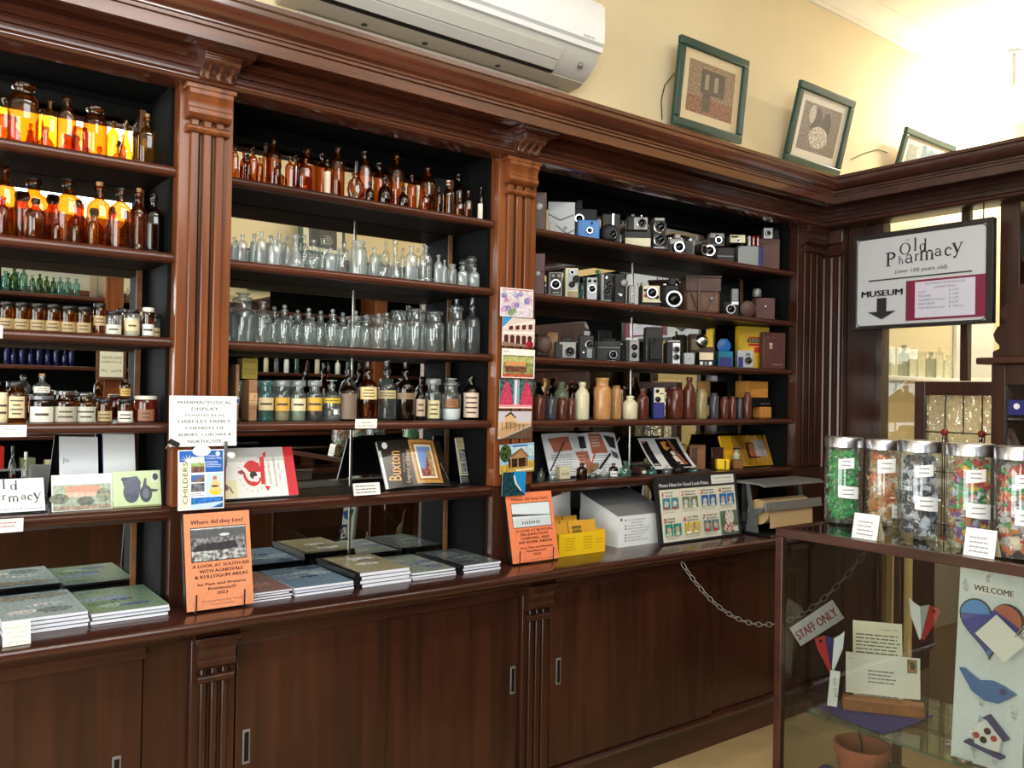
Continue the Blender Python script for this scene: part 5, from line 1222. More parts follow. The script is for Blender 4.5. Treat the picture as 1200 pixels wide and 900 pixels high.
book_stack('grey-green stack right of the olive stack', 1.476, 1.655, 3, .027, [(143, 156, 143), (122, 141, 117), (170, 183, 178), (122, 126, 156)], False)
book_stack('dark grey stack beside the second orange book', 1.661, 1.844, 3, .031, [(95, 102, 104), (78, 85, 90), (117, 126, 126), (134, 141, 143)], True)
def dor(title, pic, col):
    def f(p, w, h):
        R(p, w, h, 0, 0, 1, 1, col, .08); T(p, w, h, 'Where did they Live?', .5, .885, .062, (64, 34, 30), .80, bold=.03)
        R(p, w, h, .09, .49, .93, .85, (40, 36, 36)); pic(p, w, h)
        for i, (s, wd) in enumerate(title): T(p, w, h, s, .53, .43-.055*i, .048, (70, 34, 28), wd, bold=.03)
        z = .43-.055*len(title)-.02
        for s, wd, sz in (('Its Past and Present' if len(title) == 3 else 'Their Past and Present', .72, .04), ('Residents!!!', .42, .042), ('2023', .16, .042)): T(p, w, h, s, .53, z, sz, (84, 46, 36), wd, bold=.03); z -= .05
        T(p, w, h, 'Compiled by local', .53, z-.02, .028, (130, 84, 64), .62); T(p, w, h, 'historians', .53, z-.055, .025, (130, 84, 64), .35)
    return f
def pic1(p, w, h):
    R(p, w, h, .1, .5, .92, .84, (120, 120, 124), .9); R(p, w, h, .1, .74, .92, .82, (84, 86, 92), .2); PL(p, w, h, [(.1, .62), (.2, .67), (.75, .69), (.8, .62), (.2, .56)], (44, 44, 48), .5); E_(p, w, h, .6, .76, .08, .015, (206, 206, 206)); R(p, w, h, .1, .83, .92, .84, (214, 214, 214)); R(p, w, h, .1, .5, .92, .60, (160, 160, 160), 1.0)
def pic2(p, w, h):
    R(p, w, h, .1, .5, .92, .84, (220, 230, 236)); PL(p, w, h, [(.1, .66), (.1, .7), (.4, .68), (.92, .655), (.92, .645)], (70, 74, 76)); R(p, w, h, .1, .5, .92, .63, (206, 214, 220), .1)
    for i in range(8): E_(p, w, h, .3+.05*i, .56, .012, .022, (60, 64, 70))
def orange(lb, u0, u1, vt, vb, yt, yb, dr):
    a, b = at(u0, vb, yb), at(u1, vb, yb); o = card('book', lb, 'book', u0, u1, vt, vb, yt, yb, dr, .014, 'orange_card', ZW+.0065, 'orange local history books on stands', edge='page_block')
    w = b.x-a.x; h = (at((u0+u1)/2, vt, yt).z-ZW)
    obj('spine', MB().box(-w/2-.003, -w/2-.0002, .0, .016, .001, h*1.01), 'black_plastic', o)
    s = thing('book_stand', 'black wire stand holding '+lb, 'stand', ((a.x+b.x)/2, yb, ZW+.0008), 0, 'wire book stands')
    for sx in (-.38*w, .34*w): obj('wire', MB().tube([(sx, -.008, .055), (sx, -.008, .0032), (sx, .045, .0032), (sx, .056, .10)], .0022, 6), 'black_plastic', s)
    obj('cross_wire', MB().tube([(-.38*w, .045, .0032), (.34*w, .045, .0032)], .0022, 6), 'black_plastic', s)
orange('orange south area history book standing left on the worktop', 219, 297, 601, 722, -.075, -.130, dor([('A LOOK AT SOUTH ISIS', .86), ('WITH AGNESVALE', .66), ('& KULLOGUM AREAS', .80)], pic1, (222, 140, 98)))
orange('bright orange river areas history book standing under the postcards', 601, 655, 577, 664, -.03, -.086, dor([('A LOOK AT BUXTON,', .80), ('ISIS JUNCTION,', .60), ('CHERWELL AND', .62), ('ISIS RIVER AREAS', .72)], pic2, (240, 132, 88)))
def dlb(p, w, h): R(p, w, h, 0, 0, 1, 1, (236, 234, 214)); [T(p, w, h, s, .5, .72-.2*i, .12, (120, 116, 100), wd) for i, (s, wd) in enumerate((('Please select one', .8), ('what you choose', .7), ('to purchase', .55), ('Thank you', .5)))]
card('notice', 'small cream customer notice standing at the left front of the worktop', 'notice', 3, 36, 728, 757, -.175, -.19, dlb, .002, 'paper', ZW+.001)
# yellow tray of envelopes, white perspex box, photo hints board, paper cutter
a, b = at(655, 652, -.045), at(709, 645, -.045); w = b.x-a.x
t = thing('envelope_tray', 'yellow card tray of mustard envelopes right of the bright orange book', 'tray', (a.x+w/2, -.045, ZW+.0008))
obj('tray', MB().box(-w/2, w/2, 0, .003, 0, .088).box(-w/2, w/2, .20, .203, 0, .088).box(-w/2, -w/2+.003, .003, .20, 0, .088).box(w/2-.003, w/2, .003, .20, 0, .088).box(-w/2+.003, w/2-.003, .003, .20, 0, .003), 'yellow_card', t)
p = Pr()
for x0, x1 in ((.12, .36), (.5, .72)): p.lines(-w/2+x0*w, -w/2+x1*w, .07, 5, .011, (196, 152, 20), align='c')
p.lines(-w/2+.78*w, -w/2+.96*w, .055, 2, .011, (196, 152, 20)); p.build('printed_front', t, (0, -.0006, 0))
for i in range(9):
    x = -w/2+.026+(i % 3)*.070; y = .03+(i//3)*.055
    e = thing('envelope', f'mustard film envelope standing in the yellow tray, {ORD[i % 3+1]} from left in {["front", "middle", "back"][i//3]} row', 'envelope', (a.x+w/2+x+.035, -.045+y, ZW+.0088), (random.uniform(-.35, -.2), random.uniform(-.05, .05), random.uniform(-.1, .1)), 'mustard envelopes in the yellow tray')
    obj('pocket', MB().box(-.036, .036, -.004, .004, .0, .118+random.uniform(-.008, .008)), 'envelope_yellow', e, .001)
    if i == 1:
        p = Pr(); p.rect(-.022, .07, .026, .10, (110, 90, 24)); p.text('PHOTOS', .0, .08, .014, (230, 190, 60)); p.build('printed_label', e, (0, -.0046, 0))
a, b = at(724, 649, -.02), at(784, 640, -.02); w = b.x-a.x; hf = at(724, 606, -.02).z-ZW; dp = .24
hb = at(676, 578, .22).z-ZW
t = thing('display_box', 'white perspex box with sloping clear lid and printed front', 'box', (a.x+w/2, -.02, ZW+.0008))
mb = MB().box(-w/2, w/2, 0, .004, 0, hf).box(-w/2, w/2, dp-.004, dp, 0, hf).box(-w/2+.004, w/2-.004, .004, dp-.004, 0, .004)
obj('box_shell', mb, 'white_plastic', t)
for sx in (-w/2, w/2-.004): obj('end_panel', MB().prism([(.0045, .0), (dp-.0045, .0), (dp-.0045, hb), (.0045, hf)], sx, sx+.004, 'x'), 'white_plastic', t)
obj('sloping_lid', MB().prism([(.0, hf+.001), (dp, hb+.001), (dp, hb+.004), (.0, hf+.004)], -w/2, w/2, 'x'), 'perspex', t)
obj('rear_lip', MB().prism([(dp-.004, hf+.0005), (dp, hf+.0005), (dp, hb), (dp-.004, hb)], -w/2+.0045, w/2-.0045, 'x'), 'perspex', t)
obj('lining', MB().box(-w/2+.02, w/2-.02, .02, dp-.02, .005, hf*.8), 'felt_dark', t)
obj('screw', MB().lathe([(0, 0), (.006, 0), (.006, .003), (0, .003)], 10, -w/2+.016, .0, hf-.014, None, 'y'), 'pewter', t)
p = Pr()
for i, s in enumerate(('ALL PHOTOGRAPHIC CARDS', '     PRINTS AND FILMS', 'ALL SIZES TO SUIT ALBUMS', 'REPRINTS AND COPYING AVAILABLE', '     ENQUIRE AT THE COUNTER', 'SLIDES ALSO AND IN ALL FIT', 'PLEASE ASK TO ASSIST', 'MANY GREAT PRINTS STILL HERE')):
    z = hf*(.84-.095*i); p.text(s.strip(), -w/2+.055+(.02 if s[0] == ' ' else 0), z, hf*.062, (90, 90, 100), 'l')
    if s[0] != ' ': p.rect(-w/2+.038, z, -w/2+.046, z+.006, (70, 70, 80))
p.ell(w/2-.045, hf*.80, .030, .032, (200, 44, 40)); p.text('HALF PRICE', w/2-.045, hf*.79, .014, (250, 220, 214), rot=20, width=.05)
p.build('printed_front', t, (0, -.0008, 0))
def dhint(p, w, h):
    R(p, w, h, 0, 0, 1, 1, (30, 32, 36)); R(p, w, h, .03, .03, .965, .80, (222, 218, 198)); R(p, w, h, .67, .835, .965, .97, (226, 226, 216)); T(p, w, h, 'PHOTOFAST', .82, .905, .045, (70, 70, 70), .24); T(p, w, h, 'the Photo Specialists', .82, .855, .03, (110, 110, 110), .24)
    T(p, w, h, 'Photo Hints for Good Look Prints.', .035, .84, .075, (240, 240, 240), .6, align='l', bold=.03)
    cap = [('Hold', 'steady'), ('Keep your', 'distance'), ('Keep your', 'lens clean'), ('Save your', 'negatives'), ('Check', 'light'), ('For flash', 'pictures'), ('Avoid "red', 'eye" pictures')]
    tint = [(70, 136, 146), (120, 124, 92), (44, 92, 150), (40, 116, 186), (40, 140, 120), (206, 180, 60), (104, 124, 124)]
    for i in range(8):
        x0, z1 = .04+.232*(i % 4), .785-.385*(i//4)
        if i % 4: R(p, w, h, x0-.008, z1-.36, x0-.006, z1, (170, 166, 150))
        if i == 7: R(p, w, h, x0, z1-.36, x0+.225, z1, (92, 112, 88), .5); E_(p, w, h, x0+.09, z1-.1, .03, .1, (216, 206, 190), .3); E_(p, w, h, x0+.14, z1-.1, .03, .1, (216, 206, 190), .3); E_(p, w, h, x0+.1, z1-.26, .07, .07, (196, 150, 140), 1.0); R(p, w, h, x0+.16, z1-.33, x0+.215, z1-.25, (214, 210, 196)); continue
        T(p, w, h, str(i+1), x0+.025, z1-.09, .10, (206, 60, 50), .035 if i else .012, bold=.03)
        for k in (0, 1): T(p, w, h, cap[i][k], x0+.055, z1-.045-.045*k, .042, INK, .13 if len(cap[i][k]) > 7 else .085, align='l', bold=.03)
        for k in (0, 1):
            R(p, w, h, x0+.015+.1*k, z1-.28, x0+.105+.1*k, z1-.11, tint[i], .5); E_(p, w, h, x0+.06+.1*k, z1-.2, .025, .05, (206, 170, 140) if i > 2 else (190, 196, 190), .4); E_(p, w, h, x0+.055+.1*k, z1-.26, .03, .02, (180, 60, 60) if i in (0, 6) else (220, 220, 200), .4)
        p.lines(-w/2+(x0+.015)*w, -w/2+(x0+.205)*w, (z1-.29)*h, 2, .028*h, (170, 166, 150))
card('sign_board', 'black framed photo hints sign with numbered colour panels leaning over the worktop', 'sign', 775, 869, 556, 627.5, -.045, -.085, dhint, .016, 'black_frame', ZW+.001, edge='backing_board')
a, b = at(872, 620, -.17), at(958, 606, -.17); a.x = 3.275; w = b.x-a.x
t = thing('paper_cutter', 'counter paper cutter holding a brown kraft roll right of the photo hints sign', 'cutter', (a.x+w/2, -.115, ZW+.0008))
obj('base', MB().box(-w/2, w/2, -.10, .085, 0, .012), 'black_plastic', t, .003)
obj('base_edge', MB().box(-w/2, w/2, -.105, -.1005, .0, .014), 'aluminium', t)
obj('paper_roll', MB().lathe([(0, -w/2+.04), (.058, -w/2+.04), (.058, w/2-.05), (0, w/2-.05)], 28, 0, 0, .105, None, 'x'), 'kraft_paper', t)
for sx in (-w/2+.012, w/2-.02): obj('side_plate', MB().prism([(-.02, .0125), (.05, .0125), (.03, .11), (.05, .235), (.03, .235), (.008, .12), (-.045, .13), (-.05, .115), (-.01, .09)], sx, sx+.006, 'x'), 'grey_metal', t)
obj('cutter_bar', MB().prism([(-.075, .115), (-.062, .115), (-.058, .155), (-.068, .158)], -w/2+.0, w/2+.01, 'x'), 'pewter', t, .002)
obj('hanging_sheet', MB().prism([(-.064, .035), (-.0625, .035), (-.0605, .114), (-.062, .114)], -w/2+.045, w/2-.055, 'x'), 'kraft_paper', t)
obj('shelf_tray', MB().prism([(-.05, .236), (.09, .236), (.09, .246), (-.06, .246), (-.085, .232), (-.083, .228)], -w/2-.03, w/2+.01, 'x'), 'pewter', t, .002)
obj('knife_pivot', MB().lathe([(0, 0), (.012, 0), (.012, .01), (0, .01)], 12, -w/2+.03, -.066, .135, None, 'y'), 'pewter', t)
for i, (m_, wd) in enumerate((('navy', .10), ('teal_plastic', .09), ('dark_liquid', .05), ('grey_metal', .06), ('brown_leather', .05))):
    x = a.x+.03+sum((.11, .10, .06, .07, .06)[:i])
    tag(obj('folder', MB().box(x, x+wd, .17, .23, ZW+.001, ZW+.20), m_, None, .002), ['navy blue', 'teal', 'black', 'grey', 'brown'][i]+' folder standing on the worktop behind the paper cutter', 'folder', 'folders behind the paper cutter')

# ================================================================== cameras and cases on the right bay
CG = ['cameras on the top shelf of the right bay', 'cameras on the second shelf of the right bay', 'cameras on the third shelf of the right bay']
def kit(name, label, cat, u0, u1, vt, z, y, dep, mat, parts=(), group=None, rot=0, bev=.004, top=None):
    um = (u0+u1)/2
    def lay(th):
        yc = y+dep/2
        for _ in range(4):
            P = at(um, vt, yc); az = math.atan2(P.x-CAM.x, P.y-CAM.y); g = az+th
            w = max(.3*(u1-u0)*depth(P)/FPX, ((u1-u0)*depth(P)/FPX*.99-dep*abs(math.sin(g)))/math.cos(g))
            ey = w/2*abs(math.sin(th))+dep/2*math.cos(th)
            yc = max(.006+ey, min(.242-ey, y-.02+ey))
        return P, yc, w, w/2*math.cos(th)+dep/2*abs(math.sin(th)), ey
    th = -.62 if not rot else rot
    while True:
        P, yc, w, ex, ey = lay(th)
        if 2*ey < .226 or th > -.1: break
        th += .08
    lo, hi = bay(P.x); cxx = max(lo+ex, min(hi-ex, P.x)); h = P.z-z; SZ = [q for q in S if q > z+.1]; h = min(h, (min(SZ)-.032 if SZ else 2.43)-z)
    o = thing(name, label, cat, (cxx, yc, z+.0006), th, group)
    f = -dep/2
    obj('body', MB().box(-w/2, w/2, f, dep/2, 0, h), mat, o, min(bev, dep*.2))
    for q in parts:
        k = q[0]
        if k == 'lens':
            _, x, zz, r, ln, m_ = q; r *= h
            l_ = obj('lens_barrel', MB().lathe([(r*1.12, -.001), (r*1.12, ln*.4), (r, ln*.45), (r, ln), (r*.82, ln), (r*.74, ln*.7), (0, ln*.7)], 20, -w/2+x*w, f, zz*h, None, 'y'), m_, o)
            obj('lens_glass', MB().lathe([(0, ln*.72+r*.42), (r*.25, ln*.72+r*.38), (r*.5, ln*.72+r*.25), (r*.66, ln*.72+r*.1), (r*.735, ln*.7001)][::-1], 16, -w/2+x*w, f, zz*h, None, 'y'), 'lens_black', l_)
            obj('lens_ring', MB().lathe([(r*.78, ln), (r*1.02, ln), (r*1.02, ln+.001), (r*.78, ln+.001), (r*.78, ln)], 20, -w/2+x*w, f, zz*h, None, 'y', False), 'chrome' if m_ != 'chrome' else 'black_plastic', l_)
        elif k == 'box':
            _, nm, x0, x1, z0, z1, pr, m_ = q
            obj(nm, MB().box(-w/2+x0*w, -w/2+x1*w, f-pr, f+.001, z0*h, z1*h), m_, o, min(.002, pr*.4))
        elif k == 'top':
            _, nm, x0, x1, d0, d1, hh, m_ = q
            obj(nm, MB().box(-w/2+x0*w, -w/2+x1*w, f+d0*dep, f+d1*dep, h-.0005, h+hh*h), m_, o, min(.003, hh*h*.3))
        elif k == 'knob':
            _, nm, x, r, hh, m_ = q
            obj(nm, MB().lathe([(0, 0), (r, 0), (r, hh), (0, hh)], 14, -w/2+x*w, 0, h-.0005), m_, o)
        elif k == 'disc':
            _, nm, x, zz, r, pr, m_ = q
            obj(nm, MB().lathe([(0, -.001), (r*h, -.001), (r*h, pr*.7), (r*h*.85, pr), (r*h*.5, pr*1.1+r*h*.05), (0, pr*1.1+r*h*.1)], 18, -w/2+x*w, f, zz*h, None, 'y'), m_, o)
        elif k == 'strap':
            obj('strap', MB().tube([(-w/2+.05*w, f-.006, h*.9), (-w/2+.3*w, f-.01, h*.2), (-w/2+.6*w, f-.01, h*.1), (w/2-.05*w, f-.006, h*.8)], .003, 6), q[1], o)
        elif k == 'print':
            p = Pr(); q[1](p, w, h); p.build('printed_front', o, (0, f-.0006, 0))
    return o, w, h
z = S[0]
kit('camera_case', 'brown leather case with round clasp at the left end of the top camera shelf', 'case', 623, 641, 228, z, .06, .09, 'brown_leather', [('disc', 'clasp', .45, .62, .1, .004, 'pewter'), ('box', 'flap', 0, 1, .62, .66, .003, 'tan_leather')], CG[0])
kit('camera_case', 'grey folding case with two V-shaped flaps on the top camera shelf', 'case', 642, 674, 238, z, .07, .03, 'grey_plastic', [('disc', 'stud', .65, .25, .05, .004, 'pewter'), ('print', lambda p, w, h: (R(p, w, h, 0, 0, 1, 1, (168, 172, 174)), PL(p, w, h, [(0, .62), (.45, .45), (.95, .62), (.95, .65), (.45, .49), (0, .66)], (40, 40, 44)), PL(p, w, h, [(.3, .3), (.7, .06), (1, .18), (1, .21), (.7, .1), (.3, .34)], (40, 40, 44)))), ('box', 'buckle', .05, .25, .05, .4, .004, 'pewter')], CG[0])
kit('camera', 'bright blue plastic compact camera on the top camera shelf', 'camera', 675, 703, 259, z, .05, .045, 'blue_plastic', [('lens', .55, .45, .16, .008, 'black_plastic'), ('box', 'viewfinder', .6, .7, .76, .9, .002, 'black_plastic'), ('box', 'grip', .03, .14, .05, .9, .003, 'blue_plastic')], CG[0])
kit('camera', 'black bellows camera standing behind the blue compact camera', 'camera', 668, 700, 246, z, .16, .045, 'black_leatherette', [('lens', .3, .7, .12, .02, 'black_plastic'), ('top', 'viewfinder', .2, .45, .2, .6, .25, 'black_plastic')], CG[0])
kit('camera', 'black upright folding camera with chrome strut right of the blue one', 'camera', 704, 727, 252, z, .07, .05, 'black_leatherette', [('lens', .6, .3, .16, .02, 'chrome'), ('box', 'chrome_strut', .52, .66, .5, 1.0, .006, 'chrome'), ('disc', 'bellows_front', .4, .35, .3, .012, 'black_plastic')], CG[0])
o, w, h = kit('box', 'long dark box with grey front strip under a silver camera', 'box', 728, 763, 273, z, .06, .08, 'black_leatherette', [('box', 'front_strip', .04, .98, .12, .6, .002, 'cream_plastic')], CG[0])
kit('camera', 'silver fronted black camera standing on the long dark box', 'camera', 733, 760, 255, z+h+.002, .07, .055, 'black_plastic', [('box', 'face_plate', .3, .95, .08, .92, .003, 'pewter'), ('lens', .66, .5, .28, .02, 'chrome'), ('knob', 'dial', .3, .01, .012, 'pewter'), ('knob', 'release', .7, .006, .01, 'chrome')], CG[0])
kit('camera', 'black twin-lens reflex camera with two chrome-ringed lenses', 'camera', 761, 780, 257, z, .05, .08, 'black_leatherette', [('lens', .55, .70, .17, .022, 'chrome'), ('lens', .55, .32, .17, .024, 'chrome'), ('box', 'name_plate', .15, .9, .9, .98, .003, 'pewter'), ('box', 'face_frame', .08, .95, .06, .12, .003, 'grey_metal')], CG[0])
def slr(lb, u0, u1, vt, z, g, m1='pewter', y=.06, lx=.55, rot=0):
    kit('camera', lb, 'camera', u0, u1, vt, z, y, .05, m1, [('box', 'leather_band', 0, 1, .12, .66, .0015, 'black_leatherette'), ('lens', lx, .40, .33, .035, 'black_plastic'), ('top', 'prism_housing', lx-.2, lx+.2, .0, .8, .3, m1), ('knob', 'dial', .14, .009, .008, 'chrome'), ('knob', 'film_lever', .86, .008, .008, 'chrome')], g, rot)
slr('silver single-lens reflex camera right of the twin-lens camera', 782, 802, 281, z, CG[0])
slr('second silver single-lens reflex camera, just left of the black zoom lens', 803, 822, 283, z, CG[0], rot=.1)
kit('camera_lens', 'black camera lens lying before the flat silver camera', 'lens', 823, 835, 288, z, .04, .03, 'black_plastic', [('lens', .5, .5, .41, .03, 'black_plastic')], CG[0])
o, w, h = kit('box', 'flat black box with glass edges below the silver compact camera', 'box', 834, 860, 292, z, .09, .10, 'black_leatherette', [('box', 'edge_strip', 0, 1, .45, .5, .001, 'grey_metal')], CG[0])
kit('camera', 'silver compact camera resting on the flat black box', 'camera', 829, 849, 274, z+h+.002, .10, .05, 'pewter', [('box', 'leather_band', 0, 1, .1, .6, .0015, 'black_leatherette'), ('lens', .55, .4, .26, .012, 'black_plastic'), ('box', 'viewfinder', .4, .56, .68, .86, .002, 'black_plastic')], CG[0])
o, w, h = kit('box', 'greenish grey box carrying the cream camera', 'box', 858, 889, 290, z, .06, .10, 'grey_metal', [], CG[0])
kit('camera', 'cream fronted compact camera on the greenish grey box', 'camera', 852, 873, 276, z+h+.002, .07, .045, 'black_plastic', [('box', 'face_plate', .04, 1, .04, .96, .003, 'cream_plastic'), ('lens', .55, .3, .2, .008, 'black_plastic'), ('box', 'viewfinder', .1, .55, .62, .82, .004, 'black_plastic')], CG[0])
zb = z+h+.002
for i, (u, c) in enumerate(((875, 'paper'), (880, 'red_paint'), (885, 'red_paint'))):
    kit('film_box', ['white', 'red and white', 'red'][i]+' film carton lying behind the upright blue wallet', 'box', u, u+5, 277, zb, .10, .03, c, [('box', 'paper_band', .1, .6, .2, .8, .001, 'paper')], 'film cartons on the top camera shelf')
kit('camera_case', 'slim upright blue wallet on the top camera shelf', 'case', 885, 894, 290, z, .05, .03, 'navy', [], CG[0])
o, w, h = kit('camera_case', 'large plain brown case at the right end of the top camera shelf', 'case', 895, 930, 284.5, z, .06, .09, 'burgundy_leather', [('box', 'seam', 0, 1, .80, .82, .001, 'brown_leather')], CG[0])
kit('camera', 'small camera with white square face on the large brown case', 'camera', 896, 920, 270, z+h+.002, .08, .05, 'black_plastic', [('box', 'face_plate', .12, .6, .0, 1, .003, 'white_plastic'), ('lens', .36, .48, .26, .012, 'black_plastic'), ('knob', 'dial', .3, .008, .01, 'chrome'), ('knob', 'release', .7, .008, .008, 'chrome')], CG[0])
z = S[1]
kit('camera_case', 'reddish brown box case with clasp at the left end of the second camera shelf', 'case', 622, 639, 299, z, .06, .09, 'burgundy_leather', [('disc', 'clasp', .45, .50, .07, .004, 'pewter'), ('box', 'lid_edge', 0, 1, .55, .58, .003, 'brown_leather')], CG[1])
FR = lambda c, m_='black_leatherette': [('box', 'face_plate', .14, .98, .03, .97, .002, c), ('box', 'face_panel', .19, .93, .06, .94, .003, m_)]
kit('camera', 'black box camera with silver outlined front and large lens', 'camera', 640, 659, 320, z, .05, .07, 'black_leatherette', FR('pewter')+[('lens', .56, .48, .20, .006, 'black_plastic'), ('disc', 'viewfinder', .38, .82, .075, .006, 'pewter'), ('disc', 'viewfinder', .76, .82, .075, .006, 'pewter'), ('box', 'name_plate', .35, .8, .12, .18, .004, 'pewter')], CG[1])
kit('movie_camera', 'tall cream movie camera with chrome side lens', 'camera', 660, 678, 316, z, .06, .09, 'cream_plastic', [('box', 'face_plate', .2, .95, .28, .95, .003, 'grey_plastic'), ('lens', .8, .62, .11, .03, 'chrome'), ('lens', .5, .84, .08, .012, 'black_plastic'), ('box', 'base_panel', .2, .95, .02, .24, .003, 'stone_olive'), ('disc', 'exposure_dial', .5, .45, .1, .008, 'black_plastic')], CG[1])
kit('camera', 'white fronted box camera with two small finders over a round lens', 'camera', 684, 700, 326, z, .05, .07, 'black_leatherette', [('box', 'face_plate', .12, .98, .03, .97, .003, 'grey_plastic'), ('lens', .56, .48, .18, .006, 'black_plastic'), ('disc', 'viewfinder', .34, .82, .075, .005, 'black_plastic'), ('disc', 'viewfinder', .80, .82, .075, .005, 'black_plastic')], CG[1])
kit('movie_camera', 'dark cine camera with two chrome lenses one above the other', 'camera', 701, 717, 322, z, .06, .08, 'grey_metal', [('box', 'face_plate', .3, .98, .08, .98, .003, 'black_plastic'), ('lens', .72, .60, .13, .02, 'chrome'), ('lens', .6, .36, .13, .02, 'chrome'), ('box', 'finder', .4, .6, .78, .9, .01, 'chrome')], CG[1])
kit('movie_camera', 'black cine camera with winding crank right of the chrome-lensed one', 'camera', 717, 733, 322, z, .06, .08, 'black_plastic', [('disc', 'winding_knob', .85, .68, .13, .014, 'pewter'), ('disc', 'crank_hub', .6, .26, .06, .012, 'chrome'), ('box', 'crank_arm', .3, .6, .28, .34, .008, 'chrome')], CG[1])
kit('light_meter', 'narrow silver slide viewer left of the cream instant camera', 'camera', 734.5, 744, 335, z, .05, .05, 'grey_metal', [('box', 'face_plate', .25, .95, .06, .95, .003, 'pewter'), ('disc', 'button', .6, .5, .06, .006, 'chrome')], CG[1])
kit('camera', 'cream and black instant camera with red button', 'camera', 748, 774, 336, z, .05, .06, 'black_plastic', [('box', 'face_plate', .1, .95, .3, 1.0, .004, 'cream_plastic'), ('lens', .55, .66, .26, .016, 'black_plastic'), ('disc', 'red_button', .24, .52, .08, .006, 'red_paint'), ('box', 'viewfinder', .14, .32, .72, .84, .006, 'black_plastic'), ('disc', 'meter_eye', .82, .46, .1, .006, 'black_plastic'), ('box', 'base_lip', .06, 1.0, .2, .29, .012, 'cream_plastic')], CG[1])
slr('black single-lens reflex camera with large lens right of the instant camera', 776, 796, 335, z, CG[1], 'black_plastic')
o, w, h = kit('camera_case', 'large worn brown leather gadget bag on the second camera shelf', 'case', 796, 844, 328, z, .08, .13, 'tan_leather', [('box', 'flap', 0, 1.0, .62, 1.0, .008, 'brown_leather'), ('box', 'strap', .34, .42, .05, .95, .012, 'tan_leather'), ('disc', 'buckle', .74, .42, .05, .012, 'pewter'), ('top', 'lid', -.02, 1.02, -.1, 1.02, .06, 'brown_leather'), ('strap', 'tan_leather')], CG[1], 0, .012)
kit('camera', 'black camera with square flash mirror above it', 'camera', 845, 866, 354, z, .06, .05, 'black_plastic', [('lens', .4, .45, .32, .02, 'black_plastic'), ('box', 'chrome_plate', .5, .95, .78, .98, .002, 'white_plastic'), ('top', 'flash_arm', .7, .76, .3, .5, .6, 'black_plastic'), ('top', 'flash_mirror', .55, 1.0, .2, .6, .9, 'grey_metal')], CG[1])
kit('camera_case', 'round brown leather lens case beside the burgundy case', 'case', 867, 880, 353, z, .07, .07, 'brown_leather', [('disc', 'end_cap', .5, .5, .46, .01, 'brown_leather')], CG[1], 0, .012)
o, w, h = kit('camera_case', 'burgundy leather case with pointed flap and brass stud', 'case', 881, 908, 350, z, .06, .07, 'burgundy_leather', [('print', lambda p, w, h: PL(p, w, h, [(0, .86), (.5, .52), (1, .86), (1, .89), (.5, .56), (0, .89)], (60, 34, 32))), ('disc', 'stud', .5, .60, .06, .006, 'chrome')], CG[1])
bottle('film_canister', 'silver film canister standing on the burgundy case', at(888, 345, .09).x, .095, z+h+.002, .022, at(888, 339, .09).z-z-h-.002, 'jar', 'pewter', 'canister')
kit('camera', 'black folding camera in the dark right corner of the second camera shelf', 'camera', 915, 932, 359, z, .13, .05, 'black_leatherette', [('lens', .4, .4, .2, .02, 'black_plastic'), ('disc', 'knob', .85, .7, .08, .006, 'chrome')], CG[1], -.2)
z = S[2]
kit('camera_case', 'dark brown leather camera case tilted at the left of the third camera shelf', 'case', 626, 645, 394, z, .06, .07, 'brown_leather', [('disc', 'front_cap', .6, .55, .38, .012, 'brown_leather'), ('box', 'strap_slot', .5, .7, .5, .7, .014, 'tan_leather')], CG[2], 0, .012)
kit('box', 'plain brown carton behind the tilted leather case', 'box', 640, 654, 390, z, .16, .06, 'card_brown', [], CG[2])
kit('camera', 'silver folding camera with black sides on the third camera shelf', 'camera', 649, 676, 401, z, .05, .05, 'black_leatherette', [('box', 'face_plate', .34, .96, .03, .88, .004, 'pewter'), ('lens', .68, .42, .26, .02, 'chrome'), ('box', 'top_plate', .2, .96, .82, .98, .004, 'pewter'), ('top', 'viewfinder', .3, .8, .1, .8, .28, 'black_plastic')], CG[2])
kit('camera', 'tall black folding camera with chrome shutter plate right of the silver one', 'camera', 677, 696, 394, z, .06, .06, 'black_leatherette', [('box', 'shutter_plate', .5, .9, .05, .7, .008, 'grey_metal'), ('lens', .7, .62, .15, .014, 'chrome'), ('top', 'finder', .3, .75, .1, .7, .2, 'grey_metal'), ('disc', 'latch', .3, .28, .06, .006, 'chrome')], CG[2])
kit('camera', 'wide black folding camera with round lens in the shelf middle', 'camera', 697, 728, 400, z, .06, .06, 'black_leatherette', [('lens', .64, .3, .2, .03, 'black_plastic'), ('box', 'top_plate', .05, .95, .62, .68, .004, 'grey_metal'), ('top', 'viewfinder', .3, .8, .1, .8, .12, 'black_plastic')], CG[2])
kit('camera', 'black box camera with grey front and two stacked lenses', 'camera', 729, 749, 399, z, .05, .09, 'black_leatherette', [('box', 'face_plate', .30, .98, .03, .97, .003, 'pewter'), ('lens', .64, .66, .18, .006, 'black_plastic'), ('lens', .64, .3, .16, .006, 'black_plastic'), ('top', 'finder_hood', .1, .95, .1, .9, .05, 'white_plastic')], CG[2])
kit('camera', 'tall black bellows camera standing upright with open struts', 'camera', 754, 777, 384, z, .07, .05, 'black_leatherette', [('box', 'bellows', .2, .9, .1, .7, .03, 'black_plastic'), ('lens', .4, .6, .08, .04, 'chrome'), ('box', 'strut', .9, .95, .1, .6, .02, 'chrome'), ('box', 'strut', .02, .06, .1, .5, .02, 'pewter')], CG[2])
